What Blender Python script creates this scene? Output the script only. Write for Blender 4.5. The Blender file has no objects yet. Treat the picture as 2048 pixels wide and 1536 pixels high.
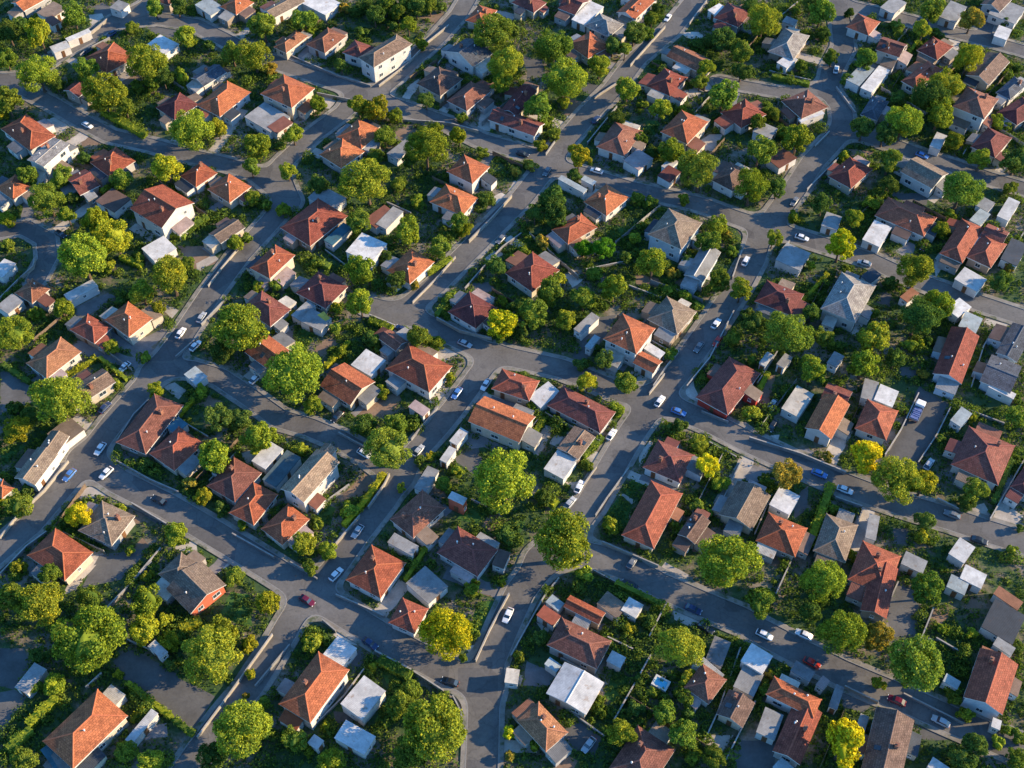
import bpy, math, random
import numpy as np
from mathutils import Vector, Matrix
rnd = random.Random(7); nr = np.random.default_rng(7)
# ---------------------------------------------------------------- survey of the place (metres)
HOUSES=[
('small orange gabled house, nearest above the white house with grey roof','house',[('g','o','g',-139.87,137.89,0.867,7.11,6.26,2.95,23.0),('f','gw','g',-137.13,141.86,2.438,5.01,3.18,2.36,10),('f','gr','g',-142.01,141.27,4.009,3.25,2.08,2.27,10),('f','gb','g',-142.53,133.67,5.579,3.33,3.47,2.34,10)]),
('grey-brown flat-roofed shed above the white house with grey roof','shed',[('f','gb','w',-132.16,134.09,0.984,6.62,5.25,2.45,3.0)]),
('tiny reddish brown flat-roofed shed above the white house with grey roof','shed',[('f','rb','w',-130.89,129.33,0.842,2.93,3.97,2.46,3.0)]),
('small white flat-roofed shed, nearest above the white house with grey roof','shed',[('f','w','w',-125.99,117.3,0.611,4.88,3.25,2.46,3.0)]),
('small long white flat-roofed shed, nearest above the white house with grey roof','shed',[('f','w','w',-122.07,122.63,0.69,7.13,1.87,2.47,3.0)]),
('orange hip-roofed house, nearest above right of the white house with grey roof','house',[('h','o','g',-110.9,112.05,-0.761,10.08,9.66,2.82,25.0),('f','ob','g',-114.25,117.79,3.951,2.6,3.39,2.39,10),('f','gb','g',-105.56,114.88,2.381,3.03,2.5,2.31,10),('f','db','g',-113.28,106.54,5.522,5.12,2.32,2.22,10)]),
('small dark red gabled house, nearest above right of the white house with grey roof','house',[('g','dr','b',-117.26,98.0,1.017,3.87,5.51,2.97,23.0),('f','sl','b',-114.02,96.26,7.3,3.1,2.53,2.15,10),('f','rb','b',-116.27,100.72,2.588,3.48,2.5,2.32,10)]),
('small slate gabled white-walled house above left of the orange house with long white wall','house',[('g','sl','w',-82.45,104.26,0.847,8.04,5.42,2.98,23.0),('f','ob','w',-78.73,107.26,2.418,2.62,2.07,2.18,10),('f','cr','w',-85.78,100.48,5.559,4.34,2.74,2.21,10),('f','gr','w',-85.13,107.25,3.989,4.13,3.25,2.16,10)]),
('orange house with long white wall','house',[('h','o','w',-77.05,94.56,0.972,12.23,8.52,2.83,25.0),('f','o','w',-81.76,89.44,5.684,3.54,2.24,2.29,10),('f','gb','w',-79.34,100.17,4.114,3.42,2.28,2.33,10),('f','sl','w',-74.3,88.86,7.255,3.86,3.15,2.28,10)]),
('small dark red hip-roofed house, nearest left of the orange house with long white wall','house',[('h','dr','c',-88.95,91.5,0.86,8.26,7.7,2.84,25.0),('f','gb','c',-92.93,94.08,4.002,3.49,2.4,2.16,10),('f','gb','c',-91.17,86.58,5.572,2.69,2.79,2.4,10),('f','gb','c',-85.08,95.43,2.431,2.95,3.43,2.26,10)]),
('white flat-roofed shed, nearest above left of the orange house with long white wall','shed',[('f','w','w',-97.49,118.17,0.999,5.68,7.07,2.49,3.0)]),
('small orange hip-roofed house, nearest above the orange house with long white wall','house',[('h','o','b',-79.21,136.43,0.938,7.36,6.49,2.84,25.0),('f','cr','b',-81.55,131.79,5.65,3.78,3.6,2.26,10),('f','db','b',-76.08,133.47,7.221,4.5,2.77,2.38,10)]),
('bluish white flat-roofed shed, nearest above the orange house with long white wall','shed',[('f','wb','w',-87.14,135.96,0.839,5.08,6.99,2.5,3.0)]),
('orange hip-roofed white-walled house, nearest above left of the white house with grey roof','house',[('h','o','w',-126.04,80.99,-0.729,13.03,7.98,2.85,25.0),('f','pk','w',-122.67,84.79,2.413,3.94,2.88,2.35,10),('f','gr','w',-127.98,75.79,5.554,4.41,3.06,2.29,10),('f','o','w',-119.61,77.11,0.842,4.77,2.42,2.22,10)]),
('white house with grey roof','house',[('g','gr','w',-117.34,69.98,1.065,9.66,5.49,5.81,8.0),('f','gr','w',-114.56,75.45,2.636,3.8,3.31,2.24,14),('f','gb','w',-113.96,67.53,7.348,3.5,3.5,2.37,14),('f','cr','w',-120.35,64.51,5.777,4.39,3.53,2.4,14)]),
('small orange hip-roofed house, nearest right of the white house with grey roof','house',[('h','o','g',-101.73,69.62,-0.734,8.18,8.03,2.86,25.0),('f','sl','g',-98.07,65.79,0.837,2.8,3.07,2.35,10),('f','o','g',-105.78,72.71,3.978,4.33,2.67,2.37,10),('f','sl','g',-104.79,65.88,5.549,5.19,2.31,2.31,10)]),
('small dark red gabled house, nearest below right of the white house with grey roof','house',[('g','dr','b',-107.77,61.99,0.701,5.56,7.97,3.01,23.0),('f','gw','b',-105.07,57.71,6.984,2.71,2.75,2.37,10),('f','gr','b',-110.93,59.73,5.413,3.85,2.88,2.25,10),('f','gw','b',-111.28,65.34,3.843,4.13,2.38,2.24,10)]),
('small orange hip-roofed white-walled house, nearest below left of the white house with grey roof','house',[('h','o','w',-124.54,60.19,-0.675,7.07,6.09,2.87,25.0),('f','gr','w',-127.22,56.62,5.608,4.02,3.54,2.17,10),('f','gb','w',-120.24,58.12,0.896,3.48,2.93,2.25,10),('f','sl','w',-128.94,62.62,4.037,4.07,3.53,2.17,10)]),
('small orange hip-roofed white-walled house, nearest above right of the tall white gable-ended house','house',[('h','o','w',-79.08,64.85,0.847,6.96,6.25,2.87,25.0),('f','sl','w',-82.25,61.56,5.559,4.98,2.86,2.24,10)]),
('small orange hip-roofed house, nearest right of the tall white gable-ended house','house',[('h','o','c',-70.68,59.94,-0.666,7.96,7.46,2.88,25.0),('f','rb','c',-66.63,57.58,0.905,2.97,2.04,2.21,10),('f','gb','c',-74.32,62.84,4.046,3.83,2.06,2.33,10)]),
('small pale grey flat-roofed shed, nearest above left of the orange house with long white wall','shed',[('f','gw','w',-113.09,136.23,1.124,4.17,3.96,2.53,3.0)]),
('small reddish brown hip-roofed house, nearest above left of the orange house with long white wall','house',[('h','rb','b',-99.41,139.29,1.111,5.24,4.18,2.88,25.0),('f','rb','b',-97.8,142.72,2.682,3.34,3.03,2.37,10)]),
('small grey-brown gabled white-walled house, nearest above the orange pyramid roof','house',[('g','gb','w',-65.65,135.52,0.775,11.62,5.23,3.04,23.0),('f','sl','w',-70.83,130.68,5.487,2.64,3.25,2.32,10),('f','rb','w',-70.2,136.44,3.917,4.37,3.15,2.36,10)]),
('white flat-roofed shed, nearest above left of the tan house on the street corner','shed',[('f','w','w',-55.31,137.51,0.959,7.02,9.83,2.54,3.0)]),
('small rusty brown hip-roofed house, nearest above the orange pyramid roof','house',[('h','ob','c',-61.75,119.15,0.961,9.33,4.72,2.9,25.0),('f','ob','c',-64.58,120.57,4.103,3.46,2.25,2.16,10),('f','gw','c',-58.21,123.24,2.532,3.29,2.14,2.23,10)]),
('small rusty brown hip-roofed house, nearest left of the tan house on the street corner','house',[('h','ob','g',-51.96,119.75,0.969,9.47,6.92,2.9,25.0),('f','db','g',-49.0,124.4,2.54,4.99,2.24,2.35,10)]),
('tan house on the street corner','house',[('h','tan','w',-34.66,111.36,0.806,14.36,6.34,5.7,25.0),('h','dr','w',-42.5,114.71,-0.489,6.54,6.39,3.51,25.0),('f','gw','w',-38.64,113.14,3.948,3.87,2.57,2.18,14)]),
('white house with slate roof','house',[('g','sl','w',-11.81,113.04,0.825,7.96,10.26,3.86,23.0),('f','cr','w',-7.77,108.17,7.108,4.04,2.99,2.21,14),('f','gr','w',-17.5,116.55,3.967,3.34,3.56,2.26,14),('f','sl','w',-7.89,115.74,2.396,2.94,2.03,2.32,14)]),
('dark brown hip-roofed house below left of the white house with slate roof','house',[('h','db','c',-19.58,101.76,0.894,9.36,8.53,2.92,25.0),('f','gb','c',-22.18,107.29,4.036,2.68,3.16,2.39,10),('f','db','c',-16.79,106.58,2.465,3.88,2.34,2.24,10)]),
('reddish brown hip-roofed house, nearest below the white house with slate roof','house',[('h','rb','g',-11.53,95.55,0.917,10.39,6.86,2.92,25.0),('f','rb','g',-7.38,100.53,2.488,4.43,3.27,2.36,10),('f','db','g',-7.11,93.86,7.2,4.14,2.92,2.17,10)]),
('house with steep orange pyramid roof beside pale sheds','house',[('h','o','c',-59.79,95.39,-0.578,10.75,9.71,4.72,25.0),('f','rb','c',-63.91,101.22,4.134,3.85,3.22,2.23,14),('f','ob','c',-54.62,91.82,0.993,5.0,2.52,2.19,14),('f','gb','c',-58.67,101.6,2.564,3.57,2.62,2.29,14)]),
('large pale grey flat-roofed building, nearest below left of the orange pyramid roof','outbuilding',[('f','gw','w',-64.49,87.18,0.927,7.66,9.28,2.58,3.0)]),
('small reddish brown flat-roofed shed, nearest below the orange pyramid roof','shed',[('f','rb','w',-60.79,84.23,0.85,5.82,3.73,2.58,3.0)]),
('orange hip-roofed house, nearest left of the spreading lime tree amid the orange roofs','house',[('h','o','c',-39.58,80.36,0.976,8.89,8.25,2.94,25.0),('f','gw','c',-36.38,76.12,7.259,4.56,2.51,2.32,10),('f','gr','c',-43.94,82.61,4.118,5.06,2.19,2.26,10),('f','sl','c',-37.2,84.93,2.547,5.18,2.05,2.21,10)]),
('small orange hip-roofed house, nearest above the large red hipped roof','house',[('h','o','g',-43.58,72.83,0.861,8.41,8.0,2.94,25.0),('f','gr','g',-40.38,68.59,7.144,4.44,3.09,2.22,10),('f','gb','g',-46.61,76.64,4.003,4.47,2.26,2.2,10)]),
('small orange hip-roofed white-walled house, nearest below the white house with slate roof','house',[('h','o','w',-11.02,65.44,-0.602,7.98,7.62,4.14,25.0),('f','sl','w',-5.8,63.67,0.969,2.69,3.34,2.24,14)]),
('small orange hip-roofed house, nearest above the white house with slate roof','house',[('h','o','c',-8.75,131.38,1.102,8.27,5.93,2.8,25.0),('f','rb','c',-5.0,130.7,7.385,4.63,2.08,2.23,10)]),
('small pale grey flat-roofed shed, nearest left of the spreading lime tree amid the orange roofs','shed',[('f','gw','w',-28.57,74.67,0.89,7.08,3.59,2.45,3.0)]),
('small dark red hip-roofed house, nearest above right of the white house with slate roof','house',[('h','dr','c',4.97,137.45,-0.662,8.08,6.19,2.81,25.0),('f','pk','c',1.28,141.62,4.05,2.83,3.58,2.36,10),('f','sl','c',2.35,134.2,5.621,2.65,2.86,2.34,10),('f','dr','c',9.14,135.15,0.909,2.95,2.02,2.26,10)]),
('small dark red gabled house, nearest left of the orange gabled house at the top street','house',[('g','dr','g',17.82,136.26,-0.59,5.87,8.06,2.96,23.0),('f','db','g',14.51,132.09,5.693,3.86,3.25,2.23,10),('f','dr','g',15.55,139.66,4.122,4.1,2.39,2.21,10),('f','pk','g',20.47,140.97,2.552,4.67,3.41,2.26,10)]),
('white flat-roofed shed, nearest left of the orange gabled house at the top street','shed',[('f','w','w',21.69,132.82,1.0,10.57,4.66,2.47,3.0)]),
('small grey hip-roofed house below left of the orange gabled house at the top street','house',[('h','gr','c',26.18,126.94,-0.666,8.57,7.43,2.82,25.0),('f','gr','c',31.16,124.44,0.905,4.72,3.05,2.16,10)]),
('orange gabled house at the top street','house',[('g','o','w',35.55,135.29,0.95,10.96,6.14,2.97,23.0),('f','gb','w',39.82,139.8,2.521,4.05,2.04,2.36,10),('f','cr','w',33.85,140.62,4.092,3.27,3.52,2.26,10),('f','gb','w',32.14,130.18,5.662,3.46,2.02,2.33,10)]),
('orange hip-roofed house, nearest below left of the orange gabled house at the top street','house',[('h','o','c',21.45,117.72,0.711,8.69,8.56,2.83,25.0),('f','db','c',16.99,114.31,5.423,2.97,3.22,2.18,10),('f','rb','c',24.74,113.56,6.994,4.98,2.74,2.16,10),('f','gw','c',18.02,121.77,3.853,3.02,2.76,2.18,10)]),
('dark red hip-roofed house, nearest right of the orange gabled house at the top street','house',[('h','dr','g',63.14,131.65,0.985,8.84,7.93,2.83,25.0),('f','ob','g',67.14,135.53,2.556,3.52,2.74,2.23,10),('f','dr','g',59.66,127.12,5.697,4.59,3.26,2.21,10),('f','db','g',67.79,129.08,7.268,4.78,3.36,2.24,10)]),
('small white flat-roofed shed, nearest right of the orange gabled house at the top street','shed',[('f','w','w',59.23,134.37,0.725,4.92,3.75,2.49,3.0)]),
('rusty brown gabled house above the orange hipped house with cream walls','house',[('g','ob','c',48.52,111.82,-0.689,10.19,6.62,2.99,23.0),('f','gr','c',43.29,115.01,4.023,2.84,2.64,2.38,10),('f','cr','c',46.54,107.99,5.594,4.67,2.52,2.31,10),('f','sl','c',52.98,108.19,0.882,3.58,2.02,2.31,10)]),
('red hip-roofed white-walled house, nearest above the orange hipped house with cream walls','house',[('h','r','w',42.03,101.57,0.963,9.51,7.32,2.84,25.0),('f','cr','w',38.71,96.79,5.675,4.19,2.82,2.33,10),('f','r','w',37.01,103.04,4.105,5.15,3.3,2.29,10),('f','r','w',44.76,96.61,7.246,3.68,3.53,2.28,10)]),
('small dark red gabled house, nearest below right of the white house with slate roof','house',[('g','dr','c',1.85,93.54,1.098,11.81,5.07,3.0,23.0),('f','db','c',4.79,100.17,2.669,4.06,3.38,2.23,10),('f','dr','c',-0.01,98.16,4.24,3.31,3.15,2.17,10)]),
('dark red gabled white-walled house below right of the white house with slate roof','house',[('g','dr','w',1.07,85.06,-0.494,14.01,5.71,3.0,23.0)]),
('reddish brown hip-roofed white-walled house above the bright orange house on the bend','house',[('h','rb','w',27.89,78.37,1.083,11.26,8.04,2.86,25.0),('f','gb','w',23.17,79.9,4.225,3.39,2.43,2.17,10),('f','gb','w',32.72,76.39,7.366,3.08,3.05,2.36,10),('f','cr','w',31.2,84.1,2.654,4.49,2.67,2.3,10)]),
('orange hipped house with cream walls','house',[('h','o','c',44.83,81.69,0.945,10.71,8.09,4.06,25.0),('f','gw','c',49.69,86.54,2.516,4.17,3.55,2.19,14),('f','gr','c',40.85,76.6,5.657,4.04,2.9,2.3,14),('f','rb','c',47.65,76.58,7.228,4.39,3.17,2.18,14)]),
('red hip-roofed white-walled house, nearest right of the orange hipped house with cream walls','house',[('h','r','w',61.13,88.47,0.652,9.05,7.97,2.86,25.0),('f','r','w',55.88,85.6,5.364,4.28,3.48,2.3,10),('f','rb','w',65.55,92.22,2.223,3.56,3.22,2.33,10)]),
('small dark brown hip-roofed white-walled house right of the dense dark tree below the cream-walled house','house',[('h','db','w',55.38,64.12,0.88,8.69,6.47,2.87,25.0),('f','gb','w',58.09,61.06,7.163,4.72,2.31,2.26,10),('f','cr','w',58.74,67.91,2.451,4.53,2.13,2.27,10),('f','db','w',53.33,67.9,4.022,5.1,2.21,2.39,10)]),
('small pale grey flat-roofed shed, nearest right of the orange hipped house with cream walls','shed',[('f','gw','w',66.16,82.17,1.029,4.64,5.21,2.52,3.0)]),
('pinkish flat-roofed shed above right of the bright orange house on the bend','shed',[('f','pk','w',32.29,70.75,0.829,6.03,5.14,2.53,3.0)]),
('tiny white flat-roofed shed, nearest left of the dense dark tree below the cream-walled house','shed',[('f','w','w',40.24,69.23,0.915,4.42,2.45,2.53,3.0)]),
('small dark red flat-roofed shed left of the dense dark tree below the cream-walled house','shed',[('f','dr','w',39.77,65.47,0.888,5.05,3.86,2.53,3.0)]),
('small bluish white flat-roofed shed, nearest above left of the bright orange house on the bend','shed',[('f','wb','w',15.18,61.53,0.925,1.8,7.93,2.54,3.0)]),
('tiny bluish white flat-roofed shed, nearest above left of the bright orange house on the bend','shed',[('f','wb','w',19.29,62.99,0.963,1.82,3.56,2.54,3.0)]),
('grey hip-roofed house above right of the orange hipped house with cream walls','house',[('h','gr','b',77.2,118.25,1.06,12.35,7.59,2.9,25.0),('f','gr','b',72.1,119.73,4.202,2.97,3.45,2.35,10),('f','cr','b',79.52,125.09,2.631,3.37,2.54,2.26,10)]),
('small white flat-roofed shed, nearest above right of the orange hipped house with cream walls','shed',[('f','w','w',75.86,110.93,0.819,5.32,3.44,2.55,3.0)]),
('tiny pale grey flat-roofed shed, nearest above right of the orange hipped house with cream walls','shed',[('f','gw','w',79.1,129.04,1.023,3.14,3.58,2.55,3.0)]),
('small red hip-roofed white-walled house, nearest above left of the white two-storey villa','house',[('h','r','w',99.49,126.98,0.957,7.8,6.94,2.91,25.0),('f','pk','w',102.28,123.15,7.24,3.24,2.72,2.15,10)]),
('small reddish brown gabled tall white-walled house above left of the white two-storey villa','house',[('g','rb','w',104.78,114.63,-0.53,6.92,6.68,4.46,23.0),('f','pk','w',108.61,112.34,1.041,5.13,2.71,2.39,14),('f','gb','w',107.78,117.93,2.612,4.78,2.75,2.25,14),('f','gb','w',103.52,110.19,5.753,3.73,2.95,2.3,14)]),
('small red hip-roofed house, second above left of the white two-storey villa','house',[('h','r','b',117.55,116.1,0.807,8.41,6.58,2.92,25.0),('f','gb','b',114.52,112.26,5.519,4.94,2.02,2.37,10),('f','gr','b',121.75,114.3,7.09,4.63,2.68,2.2,10),('f','gb','b',121.62,119.44,2.378,3.3,2.75,2.31,10)]),
('small red hip-roofed house, nearest above left of the white two-storey villa','house',[('h','r','c',111.62,104.34,0.762,12.44,5.04,2.92,25.0),('f','ob','c',110.84,108.64,3.904,5.1,2.96,2.17,10)]),
('bluish white flat-roofed shed, nearest above left of the long grey-brown roof with white walls','shed',[('f','wb','w',95.02,105.07,0.908,9.31,3.98,2.57,3.0)]),
('long white flat-roofed shed left of the white two-storey villa','shed',[('f','w','w',98.69,103.07,0.957,11.66,3.36,2.58,3.0)]),
('small slate hip-roofed house above left of the long grey-brown roof with white walls','house',[('h','sl','g',96.17,90.57,1.033,8.9,4.69,2.93,25.0),('f','gr','g',98.61,95.17,2.604,2.82,2.21,2.34,10),('f','pk','g',99.87,89.41,7.316,3.95,3.56,2.22,10)]),
('reddish brown hip-roofed house, nearest right of the orange hipped house with cream walls','house',[('h','rb','b',77.86,92.21,0.54,9.13,8.5,2.94,25.0),('f','rb','b',73.3,89.27,5.252,4.08,2.42,2.25,10)]),
('tiny long white flat-roofed shed, nearest above left of the long grey-brown roof with white walls','shed',[('f','w','w',78.97,87.72,0.488,7.68,1.6,2.59,3.0)]),
('white two-storey villa with red-brown hipped roof','house',[('h','rb','w',121.96,89.56,0.947,9.96,8.8,5.54,25.0),('f','rb','w',125.39,85.65,7.23,3.5,2.03,2.18,14),('f','sl','w',126.14,94.05,2.518,4.96,2.91,2.38,14),('f','gb','w',117.65,85.43,5.659,5.17,2.48,2.17,14)]),
('dark brown gabled house, nearest above the white two-storey villa','house',[('g','db','c',130.19,107.2,0.888,13.0,6.72,2.95,23.0),('f','cr','c',127.58,111.51,4.03,3.61,3.48,2.24,10),('f','sl','c',124.63,102.44,5.6,3.79,2.1,2.2,10),('f','gb','c',135.18,112.45,2.459,2.76,2.14,2.24,10)]),
('small slate hip-roofed white-walled house right of the white two-storey villa','house',[('h','sl','w',134.81,99.07,0.794,9.43,4.37,2.8,25.0),('f','gw','w',138.86,102.75,2.365,2.97,2.2,2.31,10),('f','gw','w',130.7,94.76,5.506,2.74,3.18,2.26,10)]),
('dark red hip-roofed house, nearest right of the white two-storey villa','house',[('h','dr','b',134.42,89.62,0.662,10.59,6.51,2.81,25.0),('f','sl','b',139.53,93.42,2.233,3.67,2.85,2.21,10),('f','pk','b',130.06,85.46,5.374,2.89,2.1,2.16,10),('f','pk','b',137.29,86.37,6.945,3.39,2.84,2.39,10)]),
('small dark red hip-roofed house, nearest below the white two-storey villa','house',[('h','dr','c',123.97,77.11,0.879,9.89,6.77,2.81,25.0),('f','dr','c',125.37,72.1,7.162,3.27,2.48,2.23,10),('f','gr','c',120.09,79.23,4.021,3.89,2.61,2.23,10)]),
('long grey-brown roof with white walls','house',[('g','gb','w',103.87,64.62,-0.752,9.22,7.74,3.77,23.0),('f','gw','w',99.85,69.12,3.96,3.91,3.5,2.19,14),('f','gr','w',108.55,61.44,0.819,4.32,2.67,2.22,14)]),
('small red hip-roofed house, nearest left of the long grey-brown roof with white walls','house',[('h','r','c',85.58,65.66,0.824,9.88,6.82,2.82,25.0),('f','pk','c',89.24,70.42,2.395,3.94,2.78,2.39,10),('f','r','c',82.02,67.92,3.966,3.47,2.16,2.3,10)]),
('small white flat-roofed shed, nearest above right of the long grey-brown roof with white walls','shed',[('f','w','w',110.54,78.02,1.064,6.36,2.81,2.47,3.0)]),
('pale grey flat-roofed shed, nearest above the white two-storey villa','shed',[('f','gw','w',126.52,133.43,0.999,9.24,5.01,2.48,3.0)]),
('large pale grey flat-roofed building, nearest above the white two-storey villa','outbuilding',[('f','gw','w',142.0,133.74,0.985,9.1,7.92,2.48,3.0)]),
('small reddish brown flat-roofed shed, nearest right of the dense dark tree below the cream-walled house','shed',[('f','rb','w',69.07,71.31,0.66,6.51,4.44,2.49,3.0)]),
('pale grey flat-roofed shed, nearest above left of the white two-storey villa','shed',[('f','gw','w',109.98,136.61,0.847,7.38,4.56,2.49,3.0)]),
('small dark brown gabled house, nearest above the white two-storey villa','house',[('g','db','g',140.21,138.16,0.876,9.34,5.96,2.99,23.0)]),
('small white flat-roofed shed, nearest above the white two-storey villa','shed',[('f','w','w',138.37,123.67,1.065,5.63,3.8,2.5,3.0)]),
('tall white gable-ended house','house',[('g','o','w',-85.41,51.15,-0.64,11.16,10.84,5.2,23.0),('f','pk','w',-80.27,47.08,0.931,5.09,2.65,2.21,14)]),
('low building with white diamond-shaped flat roof','shed',[('f','w','w',-84.67,39.22,0.748,6.31,5.52,2.51,3.0)]),
('small grey-brown gabled house right of the tall white gable-ended house','house',[('g','gb','c',-69.1,44.83,0.809,7.49,4.74,3.01,23.0),('f','db','c',-70.43,48.23,3.951,3.44,2.58,2.18,10),('f','cr','c',-72.55,41.57,5.521,3.79,2.68,2.4,10)]),
('small rusty brown hip-roofed house, nearest below left of the great lime tree by the court','house',[('h','ob','g',-111.66,25.21,-0.592,5.92,5.5,2.86,25.0),('f','rb','g',-108.09,22.71,0.979,2.74,3.5,2.29,10)]),
('small red hip-roofed house, nearest left of the joined orange hipped roof','house',[('h','r','b',-95.58,13.7,-0.575,7.65,5.63,2.87,25.0),('f','gr','b',-100.02,16.02,4.137,3.25,3.03,2.3,10),('f','r','b',-92.11,10.31,0.996,3.25,2.57,2.29,10)]),
('joined orange hipped roof','house',[('h','o','c',-87.26,15.83,-0.667,8.36,7.09,3.67,25.0),('f','cr','c',-92.26,18.38,4.045,3.85,3.35,2.38,14),('f','gb','c',-82.97,18.53,2.475,4.57,3.17,2.23,14)]),
('rusty brown hip-roofed white-walled house above the broad lime tree by the brown roof','house',[('h','ob','w',-102.09,5.24,0.908,9.73,7.09,2.88,25.0),('f','ob','w',-106.21,7.7,4.05,3.91,3.14,2.15,10),('f','pk','w',-100.34,0.37,7.191,3.57,2.36,2.33,10)]),
('small tan gabled house, nearest right of the broad lime tree by the brown roof','house',[('g','tan','c',-91.24,-2.29,0.776,6.98,5.38,3.03,23.0),('f','ob','c',-94.92,-5.5,5.488,4.28,3.47,2.3,10),('f','rb','c',-94.48,-0.12,3.918,3.57,2.95,2.35,10)]),
('small bluish white flat-roofed shed, nearest above right of the long brown corner roof','shed',[('f','wb','w',-69.78,0.36,0.83,3.23,4.17,2.53,3.0)]),
('small white flat-roofed shed, nearest left of the great lime tree by the court','shed',[('f','w','w',-120.4,32.8,1.14,5.05,3.43,2.54,3.0)]),
('small long white flat-roofed shed, nearest below the great lime tree by the court','shed',[('f','w','w',-100.52,25.72,0.71,7.48,2.71,2.54,3.0)]),
('small pale grey flat-roofed shed, nearest below left of the great lime tree by the court','shed',[('f','gw','w',-116.0,21.53,0.975,4.83,3.86,2.55,3.0)]),
('dark brown flat-roofed shed left of the tall white gable-ended house','shed',[('f','db','w',-98.9,55.82,0.976,5.84,6.45,2.55,3.0)]),
('small orange hip-roofed house, nearest below left of the large red hipped roof','house',[('h','o','c',-56.47,33.3,0.978,9.15,6.14,4.3,25.0),('f','pk','c',-58.72,28.5,5.69,2.75,2.02,2.19,14),('f','pk','c',-53.52,30.35,7.261,4.94,2.75,2.16,14),('f','sl','c',-60.74,34.52,4.12,4.6,3.0,2.3,14)]),
('large red hipped roof','house',[('h','r','b',-48.27,47.93,0.898,13.17,10.12,2.91,25.0),('f','pk','b',-53.6,42.86,5.61,3.12,2.11,2.28,10)]),
('pale grey flat-roofed shed, nearest above right of the large red hipped roof','shed',[('f','gw','w',-45.92,56.53,0.995,5.4,7.97,2.56,3.0)]),
('orange hip-roofed white-walled house, nearest below right of the spreading lime tree amid the orange roofs','house',[('h','o','w',-14.34,55.68,-0.533,9.63,7.51,2.92,25.0),('f','gw','w',-19.2,58.91,4.179,3.65,2.72,2.22,10),('f','gr','w',-15.15,50.41,5.75,3.12,3.1,2.34,10)]),
('small long teal flat-roofed shed below right of the large red hipped roof','shed',[('f','teal','w',-42.17,44.13,0.954,7.35,2.77,2.57,3.0)]),
('square white flat roof','shed',[('f','w','w',-34.78,38.65,1.076,7.25,7.15,3.32,3.0)]),
('small pale grey flat-roofed shed, nearest above right of the square white flat roof','shed',[('f','gw','w',-29.98,49.66,1.002,7.31,3.12,2.58,3.0)]),
('small reddish brown flat-roofed shed, nearest above right of the square white flat roof','shed',[('f','rb','w',-32.31,50.12,0.836,6.97,4.15,2.58,3.0)]),
('small orange hip-roofed white-walled house, nearest right of the square white flat roof','house',[('h','o','w',-24.01,33.07,0.917,9.01,7.2,2.94,25.0),('f','gw','w',-28.82,34.72,4.059,4.11,3.15,2.2,10),('f','gw','w',-27.77,29.31,5.629,3.54,2.23,2.29,10)]),
('dark red hip-roofed house, nearest below left of the square white flat roof','house',[('h','dr','c',-44.27,25.57,-0.589,8.91,8.23,2.94,25.0),('f','gr','c',-49.69,28.07,4.123,3.56,3.58,2.34,10),('f','rb','c',-41.28,29.47,2.553,4.0,2.27,2.39,10)]),
('small dark red hip-roofed house, nearest below left of the large red hipped roof','house',[('h','dr','g',-56.55,19.73,-0.665,9.41,6.72,2.94,25.0),('f','gb','g',-60.49,24.08,4.047,2.78,2.86,2.31,10),('f','gr','g',-52.84,15.36,0.906,2.81,2.52,2.36,10),('f','cr','g',-52.14,22.06,2.477,3.4,3.08,2.37,10)]),
('small pale grey flat-roofed shed, nearest below left of the square white flat roof','shed',[('f','gw','w',-44.88,16.69,1.074,4.41,5.87,2.45,3.0)]),
('small pale grey flat-roofed shed, nearest below the large red hipped roof','shed',[('f','gw','w',-47.94,19.55,0.943,5.77,2.68,2.45,3.0)]),
('small dark red hip-roofed white-walled house, nearest above left of the yellow tree on the bend','house',[('h','dr','w',-9.06,19.44,-0.657,8.27,7.93,2.81,25.0),('f','gr','w',-12.34,23.6,4.055,3.82,2.71,2.3,10),('f','pk','w',-6.84,24.08,2.485,5.12,2.83,2.3,10),('f','db','w',-4.88,16.82,0.914,3.68,2.26,2.17,10)]),
('small orange gabled house, nearest above the tan two-storey house','house',[('g','o','c',-54.68,6.91,-0.711,7.46,6.87,2.96,23.0),('f','gr','c',-56.49,2.98,5.572,3.8,2.16,2.16,10),('f','gr','c',-51.72,10.74,2.431,4.42,3.49,2.23,10),('f','pk','c',-51.03,3.79,0.86,4.91,2.84,2.36,10)]),
('small reddish brown gabled house above left of the wide orange hipped house with white wall','house',[('g','rb','g',-26.81,10.24,-0.729,5.5,3.73,2.97,23.0),('f','rb','g',-29.44,12.92,3.983,2.98,2.68,2.23,10),('f','gw','g',-24.16,12.25,2.413,3.69,3.5,2.26,10),('f','gw','g',-28.06,7.87,5.554,2.71,2.17,2.17,10)]),
('wide orange hipped house with white wall','house',[('h','o','w',-20.55,1.76,-0.585,11.92,8.72,3.62,25.0),('f','gb','w',-19.37,7.58,2.557,4.79,2.99,2.24,14)]),
('orange gabled house, nearest left of the wide orange hipped house with white wall','house',[('g','o','c',-36.06,-2.24,-0.648,8.98,8.23,2.97,23.0),('f','gr','c',-31.1,-4.72,0.923,5.04,2.62,2.18,10),('f','gb','c',-39.87,-5.79,5.635,4.49,2.73,2.4,10),('f','sl','c',-39.38,2.15,4.064,3.42,2.31,2.28,10)]),
('white flat-roofed shed, nearest left of the wide orange hipped house with white wall','shed',[('f','w','w',-31.92,4.02,0.984,5.54,5.59,2.48,3.0)]),
('small pale grey flat-roofed shed, nearest left of the cream-walled orange gabled house','shed',[('f','gw','w',-25.43,-1.11,0.854,3.54,3.42,2.48,3.0)]),
('tiny yellow flat-roofed shed below left of the square white flat roof','shed',[('f','ylw','w',-43.27,17.47,0.659,2.12,2.67,2.49,3.0)]),
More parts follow.
